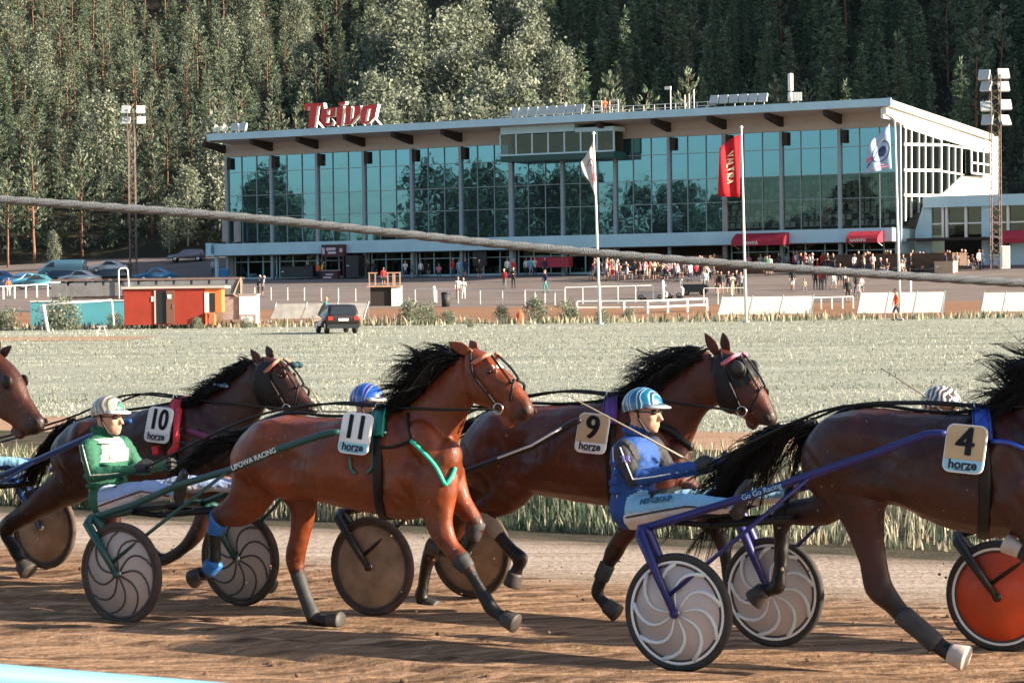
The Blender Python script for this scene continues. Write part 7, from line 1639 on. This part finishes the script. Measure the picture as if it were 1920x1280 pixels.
# judges' stand
b = gpt(692, 563, 178); o = thing('judge_stand', 'small wooden viewing stand with a pale railing and a white front, a person on top', 'stand', b); w = gpt(752, 563, 178).x - b.x; h = top_h(692, 536, b); ht = top_h(700, 513, b); xm = gpt(734, 560, 178).x - b.x
mb = MB(); mb.box2((.1, .05, -.1), (xm - .02, 1.8, h - .1)); mb.build('dark_base', M_beam, o); mb = MB(); mb.box2((xm, -.1, -.1), (w, 1.8, h - .1)); mb.build('white_front', M_wpaint, o); mb = MB(); mb.box2((-.15, -.2, h - .097), (w + .05, 1.9, h)); mb.build('deck', mat('tan_planks', (.46, .27, .17), .8, var=.2, vscale=4), o)  # deck and railing: plain tan planks with random tone
for x in (0, .45, xm - .3, xm + .1, w - .5, w - .1): mb = MB(); mb.box2((x, -.15, h + .002), (x + .09, -.06, ht)); mb.build('railing_post', MATS['tan_planks'], o)
mb = MB(); mb.box2((-.05, -.17, ht + .002), (.65, -.04, ht + .09)); mb.box2((xm - .35, -.17, ht + .002), (w, -.04, ht + .09)); mb.build('top_rail', MATS['tan_planks'], o)
# carts and machines in the middle
def cart(px, py, Y, w, h, label, c1, c2):
    b = gpt(px, py, Y); o = thing('service_cart', label, 'cart', b, R(-12), 'carts before the terrace'); mb = MB(); mb.rings([[(x, y, z) for x, z in ((-w/2, .25), (w/2, .25), (w/2 * 1.05, h * .5), (w/2 * .8, h * .62), (-w/2, h * .62))] for y in (-.5, .5)]); mb.build('body', c1, o)
    mb = MB(); mb.box2((-w/2, -.5, h * .94), (w/2 * .9, .5, h)); mb.build('canopy', c2, o)
    for x in (-w/2 + .06, w/2 * .8): mb = MB(); mb.tube([(x, -.45, h * .6), (x, -.45, h * .95)], .03, 5); mb.tube([(x, .45, h * .6), (x, .45, h * .95)], .03, 5); mb.build('post', M_alu, o)
    for x in (-w * .32, w * .32):
        for sg in (-1, 1): mb = MB(); mb.torus((x, sg * .45, .25), (0, 1, 0), .18, .07, 16, 6); mb.build('wheel', M_tyre2, o, None, True)
cart(1302, 556, 186, 2.1, 1.4, 'black cart with a rounded cabin, right of the white post in the middle', M_bc, M_alu)
cart(1222, 564, 180, 2.3, 1.2, 'low grey cart behind the pipe rail near the leftmost flagpole', M_conc, M_alu)
cart(1265, 560, 182, 1.3, 1.5, 'small pale cart between the two darker carts', M_offw, M_conc)
b = gpt(836, 567, 176); o = thing('waste_bin', 'grey waste bin right of the white bollard post', 'bin', b); mb = MB(); mb.lathe([(0, 0), (.3, 0), (.36, .95), (0, .95)], (0, 0, 0), (0, 0, 1), 14); mb.build('body', M_lgrey, o, None, True); mb = MB(); mb.lathe([(0, .951), (.38, .951), (.34, 1.08), (0, 1.1)], (0, 0, 0), (0, 0, 1), 14); mb.build('lid', M_bc, o, None, True)
b = gpt(975, 595, 143); o = thing('orange_bag', 'bright orange sack hanging at the weedy rail', 'bag', b); mb = MB(); mb.ball((0, 0, .35), (.25, .2, .38), 12, 8); mb.build('sack', mat('orange_cloth', (.7, .1, .04), .8), o, None, True); mb = MB(); mb.torus((0, 0, .74), (0, 1, 0), .08, .02, 10, 5); mb.build('tie', M_or2, o)
b = at(388, 505, 250); o = thing('blue_bin', 'blue bin at the left corner of the grandstand', 'bin', (gpt(421, 517, 247))); mb = MB(); mb.box((0, 0, .6), (.9, .7, 1.15)); mb.build('body', mat('blue_plastic', (.01, .14, .35), .5), o); mb = MB(); mb.box((0, 0, 1.21), (.98, .78, .07)); mb.build('lid', mat('light_blue_plastic', (.05, .3, .5), .5), o)
# cut bushes along the rail
for px, py, Y, h, lb in ((770, 600, 143, 1.5, 'large heap of green weeds right of the parked black car'), (800, 598, 144, 1.3, 'second heap of weeds beside the large one'), (840, 599, 143, .9, 'low weeds right of the large heap'), (940, 596, 144, 1.1, 'bushy weeds left of the orange sack'), (1005, 595, 144, 1.5, 'dark green bush right of the orange sack'), (1065, 593, 145, 1.4, 'dark green bush left of the leftmost flagpole'), (1130, 604, 138, .9, 'weeds round the foot of the leftmost flagpole'), (880, 606, 132, .6, 'small tuft standing on the open grass'), (1180, 586, 147, .9, 'weeds growing through the double white board fence'), (120, 612, 139, 1.9, 'leafy bush inside the goal frame'), (95, 606, 142, 1.7, 'leafy bush at the left goal post'), (15, 612, 141, 1.4, 'weedy bush left of the goal frame'), (215, 612, 140, 1.0, 'low weeds left of the orange cabin'), (370, 612, 138, .7, 'low weeds before the orange cabin'), (460, 607, 139, .7, 'low weeds before the white shed')):
    b = gpt(px, py, Y)
    for dx in (-.5, .4): pass
    o = plant('bush', b.x, b.y, h, lb, 'bushes along the far rail'); o.scale = (o.scale[0] * 1.15, o.scale[1] * 1.1, o.scale[2])
k = 2600; px_ = nprng.uniform(-40, 1960, k); Yw = nprng.uniform(140, 146.5, k) + 0; Xw = (px_ - 960) / FPX * Yw; XYw = np.stack([Xw, Yw], 1); cw = clumpy(XYw, .3, 51)
blades('rail_weeds', XYw[cw > .35], nprng.uniform(.2, .6, int((cw > .35).sum())) * (cw[cw > .35] + .4), np.full(int((cw > .35).sum()), .1), nprng.uniform(0, .8, int((cw > .35).sum())), M_reed, .6)
# sandy strip on the far left of the field
grid('dirt_path', [[gp(x, y + (x + 26) * -.25, .012) for x in lin(-40, -17.5, 14)] for y in lin(109, 119, 6)], M_path)
# ---- cable and rail in the foreground ----
P = [at(x, y, 6.0) for x, y in ((-4200, 110), (-2000, 240), (-500, 338), (0, 374), (480, 410), (960, 460), (1440, 500), (1920, 531), (2600, 570), (4500, 655), (6500, 730))]
def rope_mat():
    m = mat('grey_rope', (.11, .12, .13), .8, bump=.4, bscale=300); return m
mb = MB(); o0 = P[0]; path = []
for i in range(len(P) - 1):
    p0, p1, p2, p3 = P[max(0, i-1)], P[i], P[i+1], P[min(len(P)-1, i+2)]
    for j in range(40): t = j / 40; path.append(.5*((2*p1) + (-p0+p2)*t + (2*p0-5*p1+4*p2-p3)*t*t + (-p0+3*p1-3*p2+p3)*t**3) - o0)
for s in range(3):
    pts = []
    for i, p in enumerate(path):
        tdir = (path[min(i+1, len(path)-1)] - path[max(0, i-1)]).normalized(); u = tdir.cross(Vector((0, 0, 1))).normalized(); w = u.cross(tdir); a = i * .62 + s * 2.094; pts.append(p + (u * math.cos(a) + w * math.sin(a)) * .0044)
    mb.tube(pts, .0074, 8)
o = mb.build('rope', rope_mat(), None, None, True); o.location = o0; tag(o, 'thick grey twisted rope stretched across in front of everything', 'rope')
a, b_ = at(-60, 1264, 6.2), at(470, 1307, 6.5); o = thing('fence_rail', 'pale blue rail cutting the bottom left corner', 'rail', (a.x, a.y, a.z)); d = b_ - a
mb = MB(); mb.tube([d * -1.2, d * 0, d * .5, d, d * 2.2], .036, 14); mb.build('rail', mat('pale_blue_enamel', (.15, .32, .41), .4, coat=.3), o, None, True)
for f in (-1.1, 2.1): mb = MB(); q = d * f; mb.tube([(q.x, q.y, q.z - .02), (q.x, q.y, gz(a.x + q.x, a.y + q.y) - a.z - .1)], .035, 10); mb.build('post', M_wpaint, o, None, True)

# clods thrown up by the hooves and lying on the track
mb = MB(); g = random.Random(9)
for k_ in range(420):
    if k_ < 150:
        T, h, S = ((T11, h11, S11), (T4, h4, S4), (T9, h9, S9), (T10, h10, S10))[k_ % 4]; L = S['legs'][g.randrange(4)][-1]; p = T.wl((L[0] - abs(g.gauss(0, .5)), L[1] + g.gauss(0, .12), L[2] + abs(g.gauss(0, .28)))); p.z = max(p.z, gz(p.x, p.y) + .02); r_ = g.uniform(.004, .012)
    else: p = qt(g.uniform(7, 19.5), g.uniform(-9, 8)); p = Vector((p.x, p.y, gz(p.x, p.y) + .008)); r_ = g.uniform(.008, .03)
    mb.ball(p, (r_, r_ * g.uniform(.6, 1), r_ * g.uniform(.5, .9)), 6, 4, Matrix.Rotation(g.uniform(0, 3), 3, 'X'))
tag(mb.build('dirt_clods', mat('clod_dirt', (.13, .075, .045), .95, var=.3, vscale=8)), kind='stuff')
# ---- spectators ----
def figure(pose, seed):
    """one continuous body about 1.74 m tall; returns mesh with slots skin, top, legs, shoes, hair"""
    g = random.Random(seed); mb, ids = MB(), []
    hip = .92 if pose != 'sit' else .50; lean = .03 if pose != 'lean' else .16
    pel, ch, nb, H = Vector((0, 0, hip)), Vector((lean * .6, 0, hip + .36)), Vector((lean, 0, hip + .56)), Vector((lean + .03, 0, hip + .74))
    rows = []
    for c, a, b in ((pel + Vector((0, 0, -.06)), .11, .15), (pel + Vector((0, 0, .05)), .115, .155), (pel.lerp(ch, .5), .105, .14), (ch, .12, .175), (ch.lerp(nb, .6), .09, .18), (nb, .05, .06)):
        rows.append((c.x, c.y, c.z, 1, 0, a, b)); ids.append((c, a, 'top', c, c)); ids.append((c + Vector((0, .09, 0)), a * .7, 'top', c, c)); ids.append((c - Vector((0, .09, 0)), a * .7, 'top', c, c))
    loft(mb, rows, 2.2); limb(mb, ids, [nb, H + Vector((-.01, 0, -.05))], [.052, .05], 'skin')
    head_mb(mb, ids, H); ids.append((H + Vector((-.03, 0, .06)), .085, 'hair', H, H))
    mb.ball(H + Vector((-.018, 0, .02)), (.10, .085, .108), 14, 8)
    for sg in (-1, 1):
        S = ch + Vector((0, sg * .185, .12))
        if pose == 'walk': E, W = S + Vector((sg * -.1, sg * .04, -.27)), S + Vector((sg * -.05 + .1, sg * .03, -.5))
        elif pose == 'fold': E, W = S + Vector((.06, sg * .05, -.27)), S + Vector((.24, -sg * .1, -.22))
        elif pose == 'phone': E, W = (S + Vector((.08, sg * .05, -.26)), S + Vector((.26, -sg * .06, -.08 if sg > 0 else -.2)))
        elif pose == 'sit': E, W = S + Vector((.06, sg * .05, -.26)), S + Vector((.28, -sg * .03, -.30))
        else: E, W = S + Vector((-.02, sg * .06, -.28)), S + Vector((.06, sg * .05, -.53))
        limb(mb, ids, [S, S.lerp(E, .5), E], [.055, .05, .043], 'top'); limb(mb, ids, [E, W], [.042, .032], 'top' if seed % 3 else 'skin'); d = (W - E).normalized()
        limb(mb, ids, [W, W + d * .07, W + d * .14], [.036, .04, .026], 'skin', 8, .6)
        h0 = pel + Vector((0, sg * .085, -.04))
        if pose == 'sit': K, A = h0 + Vector((.42, sg * .06, .0)), h0 + Vector((.40, sg * .05, -.40))
        elif pose == 'walk': K, A = h0 + Vector((.16 * sg + .03, 0, -.40)), h0 + Vector((.24 * sg - .08, 0, -.80))
        else: K, A = h0 + Vector((.02, sg * .03, -.41)), h0 + Vector((-.01, sg * .04, -.80))
        limb(mb, ids, [h0, h0.lerp(K, .5), K], [.085, .075, .058], 'legs'); limb(mb, ids, [K, K.lerp(A, .35), A], [.056, .053, .04], 'legs' if seed % 4 != 2 else 'skin'); limb(mb, ids, [A + Vector((-.03, 0, -.04)), A + Vector((.13, 0, -.05))], [.04, .032], 'shoe')
    me = remesh(mb, .022, 2); z0 = vco(me)[:, 2].min(); me.transform(Matrix.Translation((0, 0, -z0 if pose != 'sit' else 0)))
    K_ = {'skin': 0, 'head': 0, 'neck': 0, 'top': 1, 'legs': 2, 'shoe': 3, 'hair': 4}
    def rule(b, p, it):
        if b in ('head', 'hair'): return 4 if (p.z > H.z + .055 or (p.x < H.x - .025 and p.z > H.z - .09)) else 0
        return K_[b]
    paint(me, ids, rule, [M_skin, M_fw, M_bc, M_black, M_beam]); return me
FIG = {k: [figure(k, s + i) for i in range(2)] for k, s in (('stand', 1), ('fold', 5), ('phone', 9), ('walk', 13), ('sit', 17), ('lean', 21))}
CL = {'red': (.45, .025, .03), 'white': (.62, .60, .57), 'black': (.02, .02, .022), 'grey': (.20, .20, .21), 'navy': (.02, .03, .07), 'pale blue': (.25, .45, .58), 'orange': (.70, .13, .04), 'green': (.03, .2, .1), 'pink': (.5, .18, .24), 'beige': (.42, .33, .24), 'denim': (.06, .09, .16), 'teal': (.02, .24, .22), 'brown': (.12, .06, .04), 'yellow': (.6, .45, .08)}
M_cl = {k: mat('clothing_' + k.replace(' ', '_'), c, .85) for k, c in CL.items()}
HAIR = [mat('hair_brown', (.05, .03, .018), .7), mat('hair_fair', (.32, .22, .11), .7), mat('hair_dark', (.015, .012, .01), .7), mat('cap_white', (.6, .6, .58), .7)]
SK = [M_skin, mat('skin_tanned', (.36, .19, .12), .6)]
cg = random.Random(77); used = {}
def person(b, pose, top, legs, label, rz=None, h=1.74, group='spectators'):
    me = FIG[pose][cg.randrange(2)]; o = link('person', me); o.location = b; o.rotation_euler.z = cg.uniform(0, 6.28) if rz is None else R(rz); s = h / 1.74; o.scale = (s, s, s)
    for i, m in enumerate((cg.choice(SK), M_cl[top], M_cl[legs], M_black, cg.choice(HAIR))): o.material_slots[i].link = 'OBJECT'; o.material_slots[i].material = m
    return tag(o, label, 'person', group)
def at_px(px, py):
    b = on_ground(px, py); yl = (b - FA).dot(FB)
    if yl > -1.6 and b.x > -31:                    # keep people in front of the shop windows
        p = plane_hit(px, py, FA + FB * -1.7, FB); b = Vector((p.x, p.y, gz(p.x, p.y)))
    return b
# people one can point at: (px, py of the feet, pose, top, legs, label, heading)
for px, py, pose, top, legs, lb, rz in (
 (575, 521, 'stand', 'black', 'beige', 'person in a black top and pale trousers beside the black chest', -60), (596, 520, 'stand', 'orange', 'navy', 'person in an orange vest left of the bar stall', 60), (603, 519, 'lean', 'yellow', 'navy', 'person in yellow right behind the orange vest', 0),
 (690, 517, 'fold', 'black', 'black', 'person in black with folded arms right of the black cabinet', -90), (701, 517, 'stand', 'black', 'navy', 'person in dark clothes, second right of the black cabinet', -80),
 (760, 517, 'fold', 'white', 'denim', 'person in a white shirt and jeans before the shop windows, leftmost of three', -90), (772, 520, 'walk', 'grey', 'denim', 'person in a grey shirt walking before the shop windows', 10), (789, 519, 'stand', 'white', 'black', 'person in a white shirt and dark trousers, rightmost of three before the shop windows', -70),
 (804, 515, 'stand', 'black', 'grey', 'small person in black before the shop windows', -90), (823, 513, 'sit', 'pink', 'denim', 'seated person in pink before the shop windows', -90), (849, 515, 'stand', 'red', 'denim', 'person in a red top left of one in pale blue', -60), (861, 516, 'stand', 'pale blue', 'pale blue', 'person all in pale blue before the menu board', -110), (873, 517, 'stand', 'navy', 'navy', 'person in navy right of the one in pale blue', -90),
 (899, 522, 'stand', 'black', 'black', 'person in black standing alone before the menu board', -90), (946, 541, 'stand', 'red', 'grey', 'person in a red jacket on the apron, left of a pair', -120), (951, 519, 'stand', 'white', 'brown', 'person in white with brown trousers behind the red jackets', -60), (963, 520, 'stand', 'red', 'denim', 'person in a red top behind the pair on the apron', -60), (963, 541, 'fold', 'black', 'black', 'person in black on the apron beside the red jacket', -100),
 (987, 517, 'stand', 'white', 'black', 'person in a white top and dark trousers, leftmost of the group by the red counter', -90), (996, 516, 'stand', 'pale blue', 'pale blue', 'person in light blue in the group by the red counter', -90), (1003, 517, 'phone', 'white', 'black', 'second person in white in the group by the red counter', -70), (1022, 515, 'stand', 'navy', 'denim', 'person in dark blue by the red counter', -90), (1023, 549, 'walk', 'navy', 'teal', 'person in a dark top and teal trousers walking alone on the sunlit apron', 200),
 (859, 560, 'stand', 'white', 'brown', 'person in white with brown trousers, left of the pair behind the rail', -80), (869, 562, 'phone', 'white', 'white', 'person all in white, right of the pair behind the rail', -80), (719, 534, 'stand', 'red', 'black', 'person in a red cap and jacket on the small viewing stand', -70), (484, 556, 'lean', 'black', 'black', 'person in black leaning over the thin white rail on the left', 0), (492, 556, 'lean', 'grey', 'black', 'person in grey beside the one leaning over the rail', 10),
 (345, 612, 'sit', 'white', 'beige', 'person in an orange cap sitting before the orange cabin', -80), (16, 556, 'stand', 'orange', 'white', 'person in an orange vest near the left edge', -60), (400, 517, 'stand', 'white', 'black', 'person in a pale top standing on the drive near the grandstand corner', -90), (243, 512, 'stand', 'brown', 'brown', 'person in brown standing up behind the white hoop', -90), (607, 611, 'lean', 'teal', 'black', 'person in teal leaning into the parked black car', 20),
 (1681, 601, 'walk', 'orange', 'black', 'person in a bright orange shirt walking by the rightmost flagpole', 180), (1322, 548, 'stand', 'white', 'black', 'person in a pale top and black trousers left of the middle flagpole', -90), (1345, 553, 'stand', 'brown', 'black', 'person in brown, second left of the middle flagpole', -60), (1352, 553, 'stand', 'black', 'beige', 'person in black with bare legs left of the middle flagpole', -90), (1366, 549, 'fold', 'black', 'black', 'person in black with folded arms left of the middle flagpole', -90), (1373, 555, 'phone', 'beige', 'beige', 'person in beige holding up a phone left of the middle flagpole', -60), (1381, 550, 'stand', 'black', 'black', 'dark clothed person just left of the middle flagpole', -100), (1389, 552, 'stand', 'grey', 'black', 'person in grey hard by the middle flagpole', -90),
 (1486, 544, 'walk', 'black', 'white', 'person in black with white trousers walking on the sunlit apron', -100), (1508, 547, 'sit', 'beige', 'grey', 'child sitting on the sunlit apron', -90), (1529, 543, 'stand', 'black', 'black', 'person in black at the left of the group on the sunlit apron', -90), (1539, 543, 'stand', 'red', 'black', 'person in a red top in the group on the sunlit apron', -60), (1546, 543, 'stand', 'brown', 'grey', 'person in brown in the group on the sunlit apron', -110), (1563, 543, 'walk', 'white', 'white', 'person in white in the middle of the group on the sunlit apron', -60), (1575, 537, 'stand', 'navy', 'black', 'person in navy at the back of the group on the sunlit apron', -90), (1584, 541, 'fold', 'white', 'black', 'person in a white top with dark trousers in the group on the sunlit apron', -70), (1590, 566, 'stand', 'black', 'black', 'person in black at the near end of the group on the sunlit apron', -90), (1606, 556, 'walk', 'black', 'denim', 'person in black with jeans at the right end of the group', -80), (1610, 561, 'walk', 'grey', 'beige', 'child walking at the right end of the group', -70),
 (1443, 516, 'stand', 'white', 'teal', 'person in a white shirt and teal skirt on the terrace edge', -90), (1438, 517, 'stand', 'green', 'black', 'person in green at the terrace edge', -90), (1343, 500, 'lean', 'white', 'black', 'person in white leaning on the brown boarded terrace front', 180), (1404, 497, 'stand', 'pink', 'black', 'person in a pink top under the wide red awning', -90), (1426, 497, 'stand', 'beige', 'black', 'person in beige under the wide red awning', -90), (1438, 497, 'stand', 'white', 'grey', 'person in a pale top in the middle under the wide red awning', -90), (1460, 497, 'fold', 'black', 'black', 'person in black at the right post of the wide red awning', -90), (1476, 500, 'stand', 'grey', 'black', 'person in grey outside the wide red awning', -90),
 (1700, 505, 'sit', 'white', 'black', 'seated person in a striped white top behind the rightmost flagpole', -90), (1776, 486, 'stand', 'white', 'black', 'person in a white top behind the terrace fence before the annex', -90), (1664, 492, 'stand', 'orange', 'black', 'person in orange behind the terrace fence left of the rightmost flagpole', -90), (1618, 490, 'stand', 'beige', 'brown', 'person in beige under the small red awning', -90), (1614, 548, 'sit', 'white', 'grey', 'person in white crouching on the sunlit apron behind the group', -90)):
    b = at_px(px, py)
    if lb.startswith('person in a red cap'): b = gpt(px, 534, 178.6); b.z = at(px, 535, 178.6).z
    if lb.startswith('person in brown standing up'): b = gpt(px, 512, 262)
    person(b, pose, top, legs, lb, rz, 1.35 if 'child' in lb or 'small' in lb else cg.uniform(1.66, 1.84))
# the roof camera operator
p = bw(bpick(1134, 200, -2.4)[0], -2.4, zr(-2.4)); person(p, 'phone', 'orange', 'brown', 'camera operator in an orange top on the grandstand roof', -60)
# seated and standing guests on the terraces
def guests(n, px0, px1, py0, py1, label, group, poses=('sit', 'stand', 'sit', 'fold')):
    for _ in range(n):
        px = cg.uniform(px0, px1); py = cg.uniform(py0, py1); b = at_px(px, py); b.z += .0
        person(b, cg.choice(poses), cg.choice(['red', 'white', 'black', 'grey', 'navy', 'pink', 'beige', 'brown', 'white', 'black']), cg.choice(['black', 'denim', 'grey', 'beige', 'navy']), label, cg.choice((-90, -60, -120, 0, 180)), cg.uniform(1.6, 1.85), group)
guests(84, 1110, 1335, 514, 528, 'guest at the crowded brown terrace right of the leftmost flagpole', 'guests at the middle terrace')
guests(9, 1245, 1300, 520, 540, 'guest standing in the cluster beside the black cart', 'guests beside the black cart', ('stand', 'fold', 'walk'))
guests(24, 1485, 1600, 500, 514, 'guest before the dark windows between the two red awnings', 'guests between the awnings', ('stand', 'sit', 'fold'))
guests(22, 1600, 1700, 502, 516, 'guest at the brown terrace fence near the rightmost flagpole', 'guests at the terrace fence')
guests(18, 1705, 1850, 500, 512, 'guest on the terrace before the annex', 'guests before the annex')

# spectators seated behind the clear panes at the right end
for k_ in range(34):
    i = cg.randrange(0, 5); p = bw(LX - cg.uniform(1.2, 16.5), 3.55 + i * 1.6, 7.5 + .62 * i - .02)
    person(p, 'sit', cg.choice(['white', 'beige', 'red', 'white', 'grey', 'pale blue', 'black']), 'denim', 'spectator seated behind the clear lower panes at the right end of the grandstand', -120 + cg.uniform(-20, 20), 1.74, 'spectators behind the glass')
bpy.data.scenes.remove(BENCH)
bpy.context.view_layer.update()
